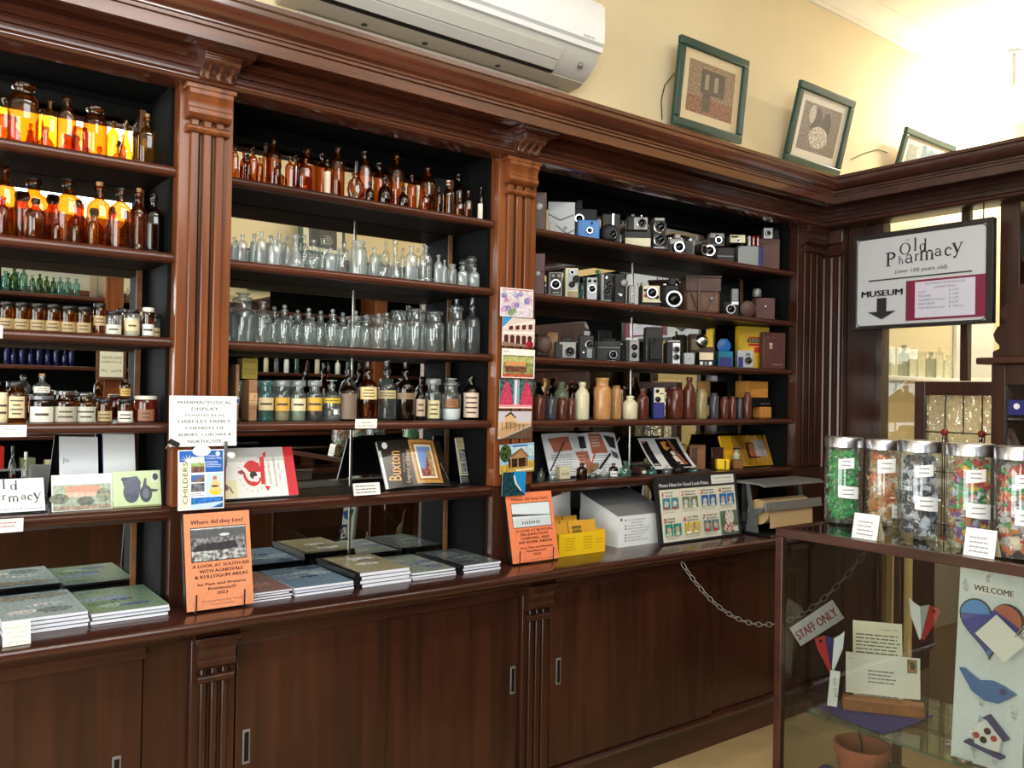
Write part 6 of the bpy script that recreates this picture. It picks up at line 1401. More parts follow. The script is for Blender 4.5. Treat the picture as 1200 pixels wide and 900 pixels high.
kit('camera', 'black twin-lens camera with white face plate and chrome hood', 'camera', 777, 798, 402, z, .05, .08, 'black_leatherette', [('box', 'face_plate', .42, .92, .04, .97, .004, 'white_plastic'), ('lens', .67, .66, .15, .012, 'black_plastic'), ('lens', .67, .32, .14, .012, 'black_plastic'), ('top', 'finder_hood', .1, .98, .1, .9, .1, 'chrome'), ('box', 'base_plate', .3, 1, -.0, .03, .006, 'chrome')], CG[2])
kit('box', 'small plain lilac grey box right of the white-faced camera', 'box', 798.5, 814, 414, z, .05, .05, 'grey_plastic', [('box', 'name_plate', .45, .65, .48, .54, .001, 'grey_metal')], CG[2])
o, w, h = kit('box', 'cream and black printed film box beside the lilac grey box', 'box', 815, 836, 413, z, .06, .06, 'black_plastic', [('box', 'paper_label', .05, .98, .42, .96, .002, 'cream_paper'), ('box', 'picture_strip', .1, .3, .06, .3, .002, 'white_plastic'), ('box', 'picture_strip', .4, .6, .06, .3, .002, 'pewter'), ('box', 'picture_strip', .7, .9, .06, .3, .002, 'white_plastic')], CG[2])
kit('box', 'dark teal film box left of the yellow photographic box', 'box', 838, 859, 412, z, .07, .06, 'teal_plastic', [('box', 'label_band', .1, .9, .0, .6, .002, 'navy')], CG[2])
kit('flash_gun', 'flash gun with round chrome reflector and yellow filter behind the film box', 'flash', 806, 838, 392, z, .155, .05, 'brown_leather', [('disc', 'reflector', .45, .78, .2, .02, 'chrome'), ('box', 'yellow_filter', .05, .35, .5, .85, .01, 'stone_olive'), ('box', 'filter_card', .62, .9, .6, 1.15, .008, 'yellow_card')], CG[2])
kit('badge', 'blue lettered badge on a stand in front of the yellow photographic box', 'badge', 843, 853, 397, z, .155, .012, 'teal_plastic', [('disc', 'blue_disc', .5, .75, .24, .004, 'blue_plastic')], CG[2])
def dilf(p, w, h):
    R(p, w, h, 0, 0, 1, 1, (228, 186, 62)); R(p, w, h, .32, .72, .80, .76, (214, 60, 40)); R(p, w, h, .28, .62, .83, .71, (30, 26, 26)); T(p, w, h, 'ILFORD', .555, .64, .075, (240, 238, 232), .44, bold=.03); R(p, w, h, .32, .54, .80, .60, (206, 52, 40)); R(p, w, h, .5, .38, .8, .52, (206, 60, 50)); T(p, w, h, 'photographic paper', .56, .735, .022, (90, 30, 24), .42)
kit('box', 'yellow photographic paper box with black and red name panel', 'box', 862, 901, 382, z, .12, .035, 'yellow_card', [('print', dilf)], CG[2], -.3, .003)
kit('camera', 'transparent grey single-use camera before the yellow photographic box', 'camera', 862, 883, 411, z, .05, .035, 'grey_plastic', [('box', 'blue_label', .06, .36, .04, .62, .002, 'navy'), ('lens', .68, .42, .2, .006, 'black_plastic'), ('box', 'viewfinder', .5, .8, .7, .86, .003, 'grey_metal')], CG[2])
def dcr(p, w, h): E_(p, w, h, .34, .60, .07, .06, (176, 160, 140)); E_(p, w, h, .34, .68, .08, .03, (196, 180, 160)); E_(p, w, h, .2, .86, .015, .012, (176, 160, 140)); E_(p, w, h, .45, .86, .015, .012, (176, 160, 140)); T(p, w, h, 'J. McDonald', .62, .11, .05, (190, 176, 160), .45); R(p, w, h, 0, .76, 1, .765, (60, 36, 34))
kit('box', 'flat burgundy album with small crest at the right end of the third shelf', 'box', 903, 932, 391, z, .05, .03, 'burgundy_leather', [('print', dcr)], CG[2], -.3)
z = S[3]
kit('light_meter', 'cream faced meter on a navy base among the stoneware bottles', 'meter', 763, 779, 454, z, .06, .05, 'navy', [('box', 'face_plate', .06, .98, .52, .98, .004, 'cream_plastic'), ('disc', 'dial', .4, .62, .09, .008, 'black_plastic'), ('disc', 'knob', .35, .88, .06, .008, 'black_plastic'), ('box', 'needle_slot', .55, .9, .78, .82, .005, 'black_plastic')], None)
kit('box', 'lower orange carton at the right end of the stoneware shelf', 'box', 882, 904, 477, z, .09, .06, 'card_orange', [], 'orange cartons at the right of the stoneware', -.08)
zt = at(893, 477, .09).z
kit('tray', 'dark divider tray between the two orange cartons', 'tray', 864, 903, 467, zt+.002, .10, .09, 'black_plastic', [('box', 'slot', .5, .95, .3, .4, .001, 'grey_metal')], None, -.08)
kit('box', 'upper orange carton lid resting on the dark divider tray', 'box', 862, 900, 447, at(880, 467, .10).z+.003, .10, .08, 'card_orange', [], 'orange cartons at the right of the stoneware', -.08)
# right bay lowest shelf
z = S[4]+.001
def dleaf(p, w, h):
    R(p, w, h, 0, 0, 1, 1, (226, 228, 232)); R(p, w, h, .495, 0, .505, 1, (180, 180, 184)); OR = (176, 104, 82)
    PL(p, w, h, [(.06, .88), (.32, .92), (.34, .6), (.1, .56)], OR, .15); PL(p, w, h, [(.37, .55), (.55, .58), (.57, .25), (.42, .28)], OR, .15); PL(p, w, h, [(.6, .98), (.76, .97), (.82, .5), (.6, .5)], OR, .15)
    R(p, w, h, .46, .64, .55, .93, (38, 40, 46), .4); PL(p, w, h, [(.8, .93), (.97, .88), (.96, .6), (.86, .64)], (48, 48, 52), .4); PL(p, w, h, [(.86, .56), (.96, .5), (.97, .34), (.89, .4)], (90, 90, 96), .9)
    p.lines(-w/2+.06*w, -w/2+.36*w, .5*h, 8, .055*h, (150, 156, 170)); p.lines(-w/2+.36*w, -w/2+.45*w, .88*h, 5, .05*h, (150, 156, 170)); p.lines(-w/2+.6*w, -w/2+.84*w, .45*h, 6, .055*h, (150, 156, 170))
    for q in ((.40, .5), (.62, .92)): p.lines(-w/2+q[0]*w, -w/2+(q[0]+.13)*w, (q[1]-.02)*h, 4, .07*h, (226, 200, 190))
card('leaflet', 'open grey-white leaflet with rust coloured panels behind the ink bottles', 'leaflet', 645, 731, 508, 562, .185, .12, dleaf, .002, 'paper', z, fy=lambda x, q: -.012*abs(math.sin(x*PI*2)), gloss=False)
tag(obj('album', MB().box(at(619, 540, .2).x, at(643, 540, .2).x, .222, .243, z, at(630, 512, .2).z), 'black_leatherette', None, .003), 'black upright album behind the left end of the leaflet', 'album')
INKG = 'ink bottles on the lowest shelf of the right bay'
for u, vt, w_, m_, st, d_ in [(634, 549, 9, 'clear', CAP, 'slim clear ink bottle left of the dip pen'), (648, 551, 12, 'clear', None, 'squat clear inkwell holding the leaning dip pen'), (682, 543, 13, 'brown_dark', CAP, 'dark ink bottle with cap right of the tan box'), (695, 551, 12, 'clear_grey', None, 'grey conical inkwell holding the red pen'), (708, 549, 12, 'clear', None, 'clear inkwell holding the thick black pen'), (719, 543, 11, 'brown_dark', CAP, 'black ink bottle with white label'), (733, 540, 14, 'teal_glass', None, 'teal glass ink bottle at the right of the leaflet'), (764, 547, 12, 'aqua', None, 'aqua squat ink bottle before the brochure'), (782, 545, 13, 'clear', None, 'clear squat ink bottle before the brochure'), (813, 548, 13, 'aqua', None, 'aqua ink bottle right of the black pot'), (828, 549, 11, 'clear_grey', None, 'grey ink bottle left of the yellow carton')]:
    px_bottle(u, vt, w_, .05, S[4], name='ink_bottle', label=d_, prof='squat' if st is None else 'round', mat=m_, stop=st, group=INKG, lab=(.05, .45, 50, (226, 226, 220), 1) if 'white label' in d_ else None)
px_bottle(795, 541, 15, .06, S[4], name='ink_pot', label='round black pot in front of the brochure with the dark cover', prof='squat', mat='black_plastic', cat='pot')
for (ua, va), (ub, vb), lb, m_ in [((645, 552), (661, 518), 'thin black dip pen leaning out of the clear inkwell', 'black_plastic'), ((692, 549), (698, 528), 'short red pen leaning in the grey inkwell', 'red_paint'), ((703, 549), (715, 532), 'thick black fountain pen leaning in the clear inkwell', 'black_plastic')]:
    a, b = at(ua, va, .052), at(ub, vb, .085)
    tag(obj('pen', MB().tube([a, a.lerp(b, .2), b], .0028 if 'thick' not in lb else .005, 6), m_), lb, 'pen', 'pens on the lowest shelf of the right bay')
for u0, u1, vt, y, dp, m_, lb, tx in [(651, 669, 547, .06, .03, 'tan_leather', 'tan ink carton with dark lettering before the leaflet', 'Quink'), (684, 702, 543, .12, .03, 'card_brown', 'brown ink carton with red script behind the inkwells', 'Swan Ink'), (740, 757, 548, .08, .06, 'brown_leather', 'brown tray box with white front at the leaflet end', None), (788, 0, 0, 0, 0, '', '', '')][:3]:
    box('box', lb, u0, u1, vt, S[4], y, dp, 'cream_plastic' if 'tan ink' in lb else m_, 'ink cartons on the lowest shelf', (lambda p, w, h, tx=tx: T(p, w, h, tx, .5, .35, .3, (90, 50, 40), .7)) if tx else (lambda p, w, h: R(p, w, h, .2, .05, 1, .5, (226, 220, 206))))
def dbro(p, w, h):
    R(p, w, h, 0, 0, 1, 1, (222, 220, 218)); R(p, w, h, .02, .03, .18, .97, (38, 30, 34)); R(p, w, h, .03, .84, .12, .94, (190, 70, 60)); R(p, w, h, .38, .03, .92, .96, (30, 26, 28)); PL(p, w, h, [(.48, .9), (.6, .92), (.66, .7), (.6, .5), (.5, .6)], (222, 150, 60)); PL(p, w, h, [(.66, .92), (.74, .92), (.86, .1), (.76, .1)], (150, 90, 60)); E_(p, w, h, .66, .5, .05, .09, (236, 230, 222)); PL(p, w, h, [(.6, .4), (.7, .42), (.76, .12), (.62, .14)], (230, 214, 200)); T(p, w, h, '1884', .1, .12, .1, (220, 214, 206), .12)
card('brochure', 'white edged dark brochure curving forward on the lowest right shelf', 'brochure', 764, 811, 513, 557, .19, .10, dbro, .003, 'paper', z, fy=lambda x, q: -.03*(1-q)*(1-q), gloss=True)
kit('box', 'small carved brown wooden box behind the aqua ink bottle', 'box', 806, 827, 521, S[4], .11, .05, 'tan_box_wood', [('box', 'carved_panel', .1, .45, .2, .85, .003, 'brown_leather')], None)
kit('stand', 'dark wooden photo stand leaning left of the yellow packet', 'stand', 832, 848, 524, S[4], .12, .03, 'dark_x', [], None)
kit('box', 'small yellow film carton in front of the yellow packet', 'box', 838, 855, 538, S[4], .05, .04, 'yellow_card', [('box', 'black_band', .6, .7, .1, .9, .001, 'black_plastic')], None)
o, w, h = kit('box', 'small grey wooden crate supporting a tiny jar', 'box', 856, 871, 539, S[4], .05, .05, 'tan_box_wood', [], None)
bottle('jar', 'tiny clear jar with black lid on the grey wooden crate', at(864, 530, .07).x, .075, S[4]+h+.002, .019, at(864, 525, .07).z-S[4]-h-.004, 'jar', 'clear', 'jar', stop=LID, fill=('cream_plastic', .5))
def dyel(p, w, h):
    R(p, w, h, 0, 0, 1, 1, (236, 172, 36)); R(p, w, h, .5, .24, .76, .76, (84, 40, 30)); R(p, w, h, .55, .3, .74, .72, (226, 120, 40)); T(p, w, h, 'Kodak', .65, .5, .16, (190, 40, 30), .25*h/w*2, rot=-80); R(p, w, h, .68, .30, .93, .82, (222, 210, 214))
o = card('packet', 'large yellow photo packet in clear wrapping at the right of the lowest shelf', 'packet', 853, 908, 511, 551, .155, .10, dyel, .012, 'yellow_card', z, gloss=True)
obj('wrapping', MB().sheet(-.02, .255, 0, .17, lambda x, q: -.014-.006*math.sin(30*x+14*q), 16, .001), 'cellophane', o, 0, 60, (-.10, 0, 0))

# ================================================================== pictures and air conditioner on the wall
def picture(lb, TL, TR, BL, yt, yb, draw):
    a, b, c = at(*TL, yt), at(*TR, yt), at(*BL, yb)
    w = b.x-a.x; h = math.hypot(a.z-c.z, yt-yb)
    o = thing('framed_picture', lb, 'picture', ((a.x+b.x)/2, yb, c.z), (math.asin((yb-yt)/h), 0, 0), 'green framed pictures')
    fw = .042
    for nm, q in (('frame_rail', (-w/2, w/2, h-fw, h)), ('frame_rail', (-w/2, w/2, 0, fw)), ('frame_stile', (-w/2, -w/2+fw, fw, h-fw)), ('frame_stile', (w/2-fw, w/2, fw, h-fw))): obj(nm, MB().box(q[0], q[1], -.014, .012, q[2], q[3]), 'green_frame', o, .006)
    p = Pr(); draw(p, w, h, fw); p.build('mounted_photograph', o, (0, .002, 0)); obj('backing', MB().box(-w/2+fw, w/2-fw, .003, .011, fw, h-fw), 'card_brown', o)
    return o, w, h
def dph(c0, c1, c2, bright):
    def f(p, w, h, fw):
        p.rect(-w/2+fw*.8, fw*.8, w/2-fw*.8, h-fw*.8, (214, 196, 158) if bright == 0 else (220, 214, 202)); m_ = fw+.045
        p.rect(-w/2+m_, m_, w/2-m_, h-m_, c0, .5)
        if bright == 0: p.rect(-.08, h*.45, .10, h-m_-.03, c1, .5); p.rect(-.05, h*.5, -.02, h-m_-.05, (150, 140, 116)); p.rect(.02, h*.5, .05, h-m_-.05, (150, 140, 116)); p.rect(-w/2+m_, m_, w/2-m_, h*.4, c2, .6); p.rect(-.06, m_+.02, 0, h*.5, c1, .5)
        else: p.ell(-.04, h*.55, .05, .09, c1, .6); p.ell(.05, h*.55, .045, .08, c1, .6); p.ell(0, h*.4, .09, .06, c2, .8); p.ell(-.09, h*.66, .03, .05, (190, 184, 174), .4)
    return f
picture('green framed sepia shop interior print, leftmost above the cornice', (797, 40), (877, 70), (787, 145), .20, .245, dph((146, 122, 96), (86, 76, 64), (142, 96, 72), 0))
picture('green framed grey photograph of seated people above the cornice corner', (938, 93), (1002, 116), (917, 188), .15, .255, dph((132, 122, 114), (84, 78, 76), (196, 188, 178), 1))
o, w, h = picture('green framed picture half hidden behind the partition cornice', (1062, 148), (1120, 172), (1030, 207), .17, .262, dph((150, 152, 140), (120, 140, 150), (196, 170, 120), 1))
for pts, lb in (([(776, 140), (775, 118), (779, 100), (790, 86)], 'thin hanging wire left of the leftmost green framed picture'), ([(997, 187), (1012, 180), (1028, 175), (1040, 179)], 'thin hanging wire on a nail left of the half hidden picture')):
    tag(obj('hanging_wire', MB().tube([at(u, v, .292) for u, v in pts], .0025, 5), 'lead'), lb, 'wire', 'picture hanging wires')
Z0 = 2.90
t = thing('air_conditioner', 'white split-system air conditioner on the cream wall above the cornice', 'air conditioner', (1.795, 0, Z0))
hw = .685
pro = [(.299, 0), (.235, .003), (.175, .03), (.13, .075), (.108, .115), (.10, .13), (.097, .30), (.12, .33), (.299, .335)]
obj('housing', MB().prism(pro, -hw, hw, 'x'), 'ac_grey', t, .004)
obj('front_panel', MB().prism([(.0965, .138), (.0965, .318), (.10, .322), (.084, .30), (.080, .20), (.084, .145)], -hw, hw, 'x'), 'white_plastic', t, .003)
obj('lower_strip', MB().prism([(.1085, .110), (.0995, .131), (.090, .133), (.096, .112)], -hw, hw, 'x'), 'white_plastic', t, .001)
obj('louvre', MB().prism([(.186, .022), (.152, .050), (.148, .044), (.183, .015)], -hw+.06, hw-.20, 'x'), 'ac_grey', t, .002)
obj('louvre', MB().prism([(.150, .052), (.120, .090), (.115, .085), (.145, .046)], -hw+.06, hw-.20, 'x'), 'ac_grey', t, .002)
obj('louvre_slot', MB().prism([(.202, .0175), (.188, .0235), (.184, .016), (.200, .009)], -hw+.055, hw-.195, 'x'), 'black_plastic', t)
obj('underside', MB().prism([(.298, -.0005), (.236, .0025), (.206, .0135), (.205, .009), (.236, -.002), (.298, -.005)], -hw+.01, hw-.01, 'x'), 'ac_beige', t)
for x in (-.36, -.1, .25): obj('screw_cap', MB().lathe([(0, -.001), (.012, -.001), (.012, .002), (0, .002)], 12, x, .255, -.0035), 'black_plastic', t)
obj('sensor_eye', MB().sphere(hw-.08, .145, .055, .014, 12, 8), 'pewter', t)
p = Pr(); p.text('INVERTER', hw-.09, .124, .014, (150, 150, 150)); p.build('printed_badge', t, (0, .0795, .025))
tag(obj('mounting_plate', MB().box(1.795-.6, 1.795+.6, .285, .2995, 2.70, 2.89), 'ac_beige'), 'beige wall plate under the air conditioner', 'plate')

# ================================================================== museum sign
A0, A1 = atX(1000, 278, 3.90), atX(1165, 254, 3.90)
yl, yr = A0.y, A1.y; zt_, zb_ = 2.358, 1.895
w = yl-yr; h = zt_-zb_
t = thing('museum_sign', 'framed white museum sign with serif shop name, down arrow and price list', 'sign', (3.90, (yl+yr)/2, zb_), (0, 0, -PI/2))
obj('frame', MB().box(-w/2, w/2, 0, .03, 0, h), 'black_frame', t, .003)
obj('frame_edge', MB().box(-w/2, -w/2+.022, -.006, -.0003, 0, h).box(w/2-.03, w/2, -.006, -.0003, 0, h).box(-w/2+.0225, w/2-.0305, -.006, -.0003, 0, .014).box(-w/2+.0225, w/2-.0305, -.006, -.0003, h-.022, h), 'black_frame', t, .002)
p = Pr(); X0, X1, z0, z1 = -w/2+.026, w/2-.032, .018, h-.026
def rr(p, x0, z0, x1, z1, r, c):
    pts = []
    for cx, cz, a in ((x1-r, z0+r, -90), (x1-r, z1-r, 0), (x0+r, z1-r, 90), (x0+r, z0+r, 180)):
        pts += [(cx+r*math.cos(math.radians(a+15*i)), cz+r*math.sin(math.radians(a+15*i))) for i in range(7)]
    p.poly(pts, c)
p.rect(-w/2+.018, .008, w/2-.022, h-.016, (196, 198, 200)); rr(p, X0-.004, z0-.004, X1+.004, z1+.004, .022, (34, 34, 38)); rr(p, X0, z0, X1, z1, .02, (198, 200, 204))
B = (32, 32, 36)
s = h
def fx(px): return -w/2+yl-atX(960+px/5, 320, 3.90).y
hs, p0 = h, p; h = z1-z0; p = Pr(); p.k = p0.k
serif_word(p, [('O', fx(470), .785*h, .181*h), ('l', fx(553), .81*h, .181*h), ('d', fx(586), .80*h, .165*h), ('P', fx(388), .666*h, .229*h), ('h', fx(466), .68*h, .115*h), ('a', fx(505), .68*h, .198*h), ('r', fx(560), .695*h, .16*h), ('m', fx(590), .69*h, .225*h), ('a', fx(679), .72*h, .165*h), ('c', fx(738), .715*h, .18*h), ('y', fx(780), .735*h, .225*h)], B)
p.text('the', fx(518), .935*h, .03*h, (110, 110, 116)); p.text('(over 100 years old)', fx(595), .577*h, .062*h, (60, 60, 66), width=fx(745)-fx(440))
p.rect(fx(292), .512*h, fx(898), .526*h, B)
p.text('MUSEUM', fx(370), .333*h, .098*h, B, width=fx(488)-fx(252), bold=.05)
p.poly([(fx(x), z*h) for x, z in ((288, .155), (372, .065), (455, .155), (398, .155), (398, .31), (342, .31), (342, .155))], B)
p.rect(fx(512), .03*h, fx(985), .478*h, (122, 26, 58)); p.rect(fx(565), .055*h, fx(918), .455*h, (206, 204, 220))
for i, (s1, s2) in enumerate((('OLD PHARMACY ENTRANCE DOOR', None), ('ADMISSION PRICES', None), ('ADULTS', '$  5.00'), ('PENSIONERS', '$  4.00'), ('CHILDREN (5-12 years)', '$  2.00'), ('FAMILY/GROUPS', '$12.00'), ('TOUR GROUP per person', '$  4.00 p.p'))):
    z = (.415-.044*i)*h
    if s2 is None: p.text(s1, fx(738), z, .034*h, (84, 82, 98), width=(fx(845)-fx(610)) if i == 0 else (fx(790)-fx(668)))
    else: p.text(s1, fx(585), z, .034*h, (100, 98, 112), 'l', width=(fx(640)-fx(585))*len(s1)/6*.8); p.text(s2, fx(765), z, .036*h, (100, 98, 112), 'l')
p0.f += [tuple(q+len(p0.v) for q in f) for f in p.f]; p0.v += [(x, y, z_+z0) for x, y, z_ in p.v]; p0.c += p.c; p = p0; h = hs
p.build('printed_face', t, (0, -.0005, 0))
for x in (-w/2+.05, w/2-.05): obj('hanger', MB().tube([(x, .015, h), (x, .015, h+.07)], .003, 6), 'lead', t)

# ================================================================== glass counter with sweet jars
CX0, CX1, CY0, CY1, CZ = 2.175, 2.735, -1.02, -2.40, 1.165
t = thing('glass_counter', 'glass display counter with thin brown wooden frame at lower right', 'counter', ((CX0+CX1)/2, (CY0+CY1)/2, 0))
cx, cy = (CX0+CX1)/2, (CY0+CY1)/2; hx, hy = (CX1-CX0)/2, (CY0-CY1)/2
def gb(nm, x0, x1, y0, y1, z0, z1, m_='dark_y', bev=.002): return obj(nm, MB().box(x0, x1, y0, y1, z0, z1), m_, t, bev)
for sx in (-hx, hx-.024):
    for sy in (-hy, hy-.024): gb('post', sx, sx+.024, sy, sy+.024, .1005, CZ-.0265)
gb('top_rail', -hx, -hx+.026, -hy, hy, CZ-.026, CZ); gb('top_rail', hx-.026, hx, -hy, hy, CZ-.026, CZ)
gb('top_rail', -hx+.0265, hx-.0265, hy-.026, hy, CZ-.026, CZ, 'dark_x'); gb('top_rail', -hx+.0265, hx-.0265, -hy, -hy+.026, CZ-.026, CZ, 'dark_x')
gb('plinth', -hx, hx, -hy, hy, .001, .10, 'dark_y')
gb('top_glass', -hx+.0265, hx-.0265, -hy+.0265, hy-.0265, CZ-.012, CZ-.003, 'case_glass', 0)
gb('front_glass', -hx+.008, -hx+.013, -hy+.0245, hy-.0245, .1005, CZ-.0265, 'case_glass', 0)
gb('end_glass', -hx+.0245, hx-.0245, hy-.013, hy-.008, .1005, CZ-.0265, 'case_glass', 0)
gb('back_post', hx-.02, hx, hy-.10, hy-.075, .1005, CZ-.0265)
gb('glass_shelf', -hx+.10, hx-.04, -hy+.03, hy-.04, .606, .614, 'shelf_glass', 0)
gb('shelf_front_edge', -hx+.0995, -hx+.1, -hy+.03, hy-.04, .606, .614, 'teal_glass', 0)
gb('floor_board', -hx+.03, hx-.03, -hy+.03, hy-.03, .35, .365, 'felt_dark', 0)
JC = [('sweet_green',), ('sweet_caramel', 'sweet_caramel', 'sweet_cream', 'sweet_orange'), ('sweet_dark', 'sweet_dark', 'sweet_silver'), ('sweet_red', 'sweet_yellow', 'sweet_purple', 'sweet_orange', 'sweet_green', 'sweet_silver'), ('sweet_orange', 'sweet_red', 'sweet_cream', 'sweet_green', 'sweet_silver')]
JL = ['sweet jar of green wrapped toffees, leftmost on the glass counter', 'sweet jar of caramel coloured wrapped toffees, half behind the dark one', 'sweet jar of dark liquorice in clear wrappers', 'sweet jar of mixed red, yellow and purple wrapped sweets', 'sweet jar of mixed orange sweets cut by the right frame edge']
COLS = {'sweet_green': (38, 158, 74), 'sweet_caramel': (206, 150, 92), 'sweet_cream': (232, 216, 190), 'sweet_orange': (226, 128, 70), 'sweet_dark': (62, 64, 80), 'sweet_silver': (206, 208, 220), 'sweet_red': (204, 56, 46), 'sweet_yellow': (236, 202, 44), 'sweet_purple': (126, 84, 150)}
def sweets(o, r, h, names, n):
    vs, fs, cs = [], [], []
    for i in range(n):
        a = random.uniform(0, 2*PI); q = (r-.017)*math.sqrt(random.uniform(.45, 1)); c = Vector((q*math.cos(a), q*math.sin(a), .018+(h-.03)*((i+random.random())/n)))
        Rm = Matrix.Rotation(random.uniform(0, PI), 3, Vector((random.random()-.5, random.random()-.5, random.random()-.5)).normalized())
        col = lin(COLS[random.choice(names)])
        body = [(-.011, -.007, -.006), (.011, -.007, -.006), (.011, .007, -.006), (-.011, .007, -.006), (-.011, -.007, .006), (.011, -.007, .006), (.011, .007, .006), (-.011, .007, .006)]
        b = len(vs); vs += [tuple(c+Rm @ Vector(k)) for k in body]; cs += [(*col, 0)]*8
        fs += [tuple(b+j for j in f) for f in ((0, 3, 2, 1), (4, 5, 6, 7), (0, 1, 5, 4), (1, 2, 6, 5), (2, 3, 7, 6), (3, 0, 4, 7))]
        for sx in (-1, 1):      # twisted wrapper ends
            b = len(vs); e = [(sx*.011, 0, 0), (sx*.02, -.009, .003), (sx*.02, .009, -.003)]
            vs += [tuple(c+Rm @ Vector(k)) for k in e]; cs += [(*[min(1, x*.6+.3) for x in col], 0)]*3; fs.append((b, b+1, b+2))
    me = bpy.data.meshes.new('sweets'); me.from_pydata(vs, [], fs)
    at_ = me.color_attributes.new('ink', 'FLOAT_COLOR', 'POINT'); at_.data.foreach_set('color', [x for c in cs for x in c])
    me.materials.append(MATS['print_gloss']); s_ = bpy.data.objects.new('sweets', me); COL.objects.link(s_); s_.parent = o; s_['kind'] = 'stuff'
for i, (u, vb, vt, wpx) in enumerate([(988, 616, 514, 43), (1034, 619, 517, 40), (1077, 634, 519, 49), (1136, 645, 523, 52), (1192, 657, 527, 50)]):
    P = atZ(u, vb-4, CZ); y = min(CY0-.03, P.y); x = P.x
    dd = depth(Vector((x, y, CZ))); r = wpx*dd/FPX/2*.97
    H = 1.06*(vb-vt-8)*dd/FPX
    o = thing('sweet_jar', JL[i], 'jar', (x, y, CZ+.0008), -.5, 'glass sweet jars on the counter')
    obj('glass_body', MB().lathe([(0, .002), (r*.94, .002), (r, .012), (r, H*.88), (r*.95, H*.90), (r*.95, H*.915), (0, H*.915)], 28), 'clear', o, 0, 60)
    lid_ = obj('lid', MB().lathe([(0, H*.88), (r*.985, H*.88), (r*1.03, H*.886), (r*1.03, H*.985), (r*.99, H), (0, H)], 32), 'brushed_steel', o)
    sweets(o, r*.95, H*.87, JC[i], 210)
    for k, (a0, za, zb, hw_) in enumerate([(-112, .64, .76, 24), (-104, .30, .44, 32)] if i != 1 else [(-110, .62, .78, 30), (-70, .10, .24, 22)]):
        p = Pr(); n = 8; pts = []; fs = []
        for m_ in range(n+1):
            a = math.radians(a0-hw_+2*hw_*m_/n)
            for zz in (za, zb): pts.append((1.012*r*math.cos(a), 1.012*r*math.sin(a), H*(zz-.02*(m_/n-.5)*(1 if k else -1))))
        for m_ in range(n): fs.append((2*m_, 2*m_+2, 2*m_+3, 2*m_+1))
        p.v = pts; p.f = fs; p.c = [(*lin((240, 240, 240)), 0)]*len(pts)
        for q in range(2):
            b = len(p.v)
            for m_ in range(5):
                a = math.radians(a0-hw_*.6+1.1*hw_*m_/4)
                for zz in (0, .012): p.v.append((1.016*r*math.cos(a), 1.016*r*math.sin(a), H*(za+(zb-za)*(.3+.36*q)+zz)))
            p.f += [(b+2*m_, b+2*m_+2, b+2*m_+3, b+2*m_+1) for m_ in range(4)]; p.c += [(*lin((140, 140, 150)), 0)]*10
        p.build('paper_label', o)
for u, vt, vb, lb in ((1016, 604, 630, 'small folded white price card before the leftmost two sweet jars'), (1150, 624, 651, 'small folded white price card before the mixed sweet jar')):
    P = atZ(u, vb, CZ)
    o = thing('price_card', lb, 'card', (CX0+.045, atX(u, vb, CX0+.045).y, CZ+.0008), -PI/2, 'folded price cards on the counter'); o.scale = (.82, .82, .82)
    obj('card_back', MB().prism([(.034, .0), (.036, .0), (.004, .082), (.002, .082)], -.042, .042, 'x'), 'cream_paper', o)
    obj('card_front', MB().prism([(-.02, .0), (-.018, .0), (.0018, .082), (0, .083)], -.045, .045, 'x'), 'paper', o)
    p = Pr(); p.lines(-.03, .03, .06, 4, .014, (150, 150, 160)); p.build('printed_front', o, (0, -.0206, 0), (-.24, 0, 0))

# things inside the glass counter
ZS = .6145
Pa = atZ(1040, 842, ZS)
t = thing('cloth_mat', 'royal blue pointed cloth under the wooden letter stand', 'cloth', (2.40, -1.22, ZS+.0006))
cp = [atZ(u, v, ZS) for u, v in ((960, 830), (985, 824), (1045, 832), (1093, 840), (1070, 850), (1035, 861), (1010, 852))]
obj('fabric', MB().prism([(q.x-2.40, q.y+1.22) for q in cp], 0, .003, 'z'), 'cloth_blue', t)
ya, yb_ = -.80, -1.06; xs = 2.90
A, Bq = atZ(988, 832, ZS+.004), atZ(1084, 843, ZS+.004)
L = (Bq-A).length; mid = (A+Bq)/2; ang = math.atan2(Bq.y-A.y, Bq.x-A.x)
t = thing('letter_stand', 'small pale wooden stand holding a letter on the blue cloth', 'stand', (mid.x, mid.y, ZS+.0045), ang)
obj('block', MB().prism([(0, 0), (.057, 0), (.057, .025), (.037, .025), (.034, .018), (.030, .018), (.027, .041), (0, .034)], -L/2, L/2, 'x'), 'pale_wood', t, .002)
def lett(p, w, h): R(p, w, h, 0, 0, 1, 1, (240, 234, 206)); T(p, w, h, '1 August 1914', .74, .9, .035, (120, 110, 100), .34); p.lines(-w/2+.06*w, .46*w, .84*h, 9, .045*h, (110, 104, 104), .35, .15); p.lines(-w/2+.1*w, .45*w, .13*h, 3, .04*h, (110, 104, 104))
def paper_at(name, lb, cat, parent_loc, off, w, h, tilt, draw, yo=0):
    o = thing(name, lb, cat, parent_loc, (tilt, 0, ang+yo)); obj('sheet', MB().box(-w/2, w/2, 0, .0012, 0, h), 'cream_paper', o)
    p = Pr(); draw(p, w, h); p.build('handwriting', o, (0, -.0005, 0)); return o
n_ = Vector((-math.sin(ang), math.cos(ang), 0)); e_ = Vector((math.cos(ang), math.sin(ang), 0))
pl = mid+n_*.0322+Vector((0, 0, .0226))-e_*.012
paper_at('letter', 'handwritten cream letter standing in the wooden stand', 'letter', pl, 0, L*.62, .235, -.16, lett)
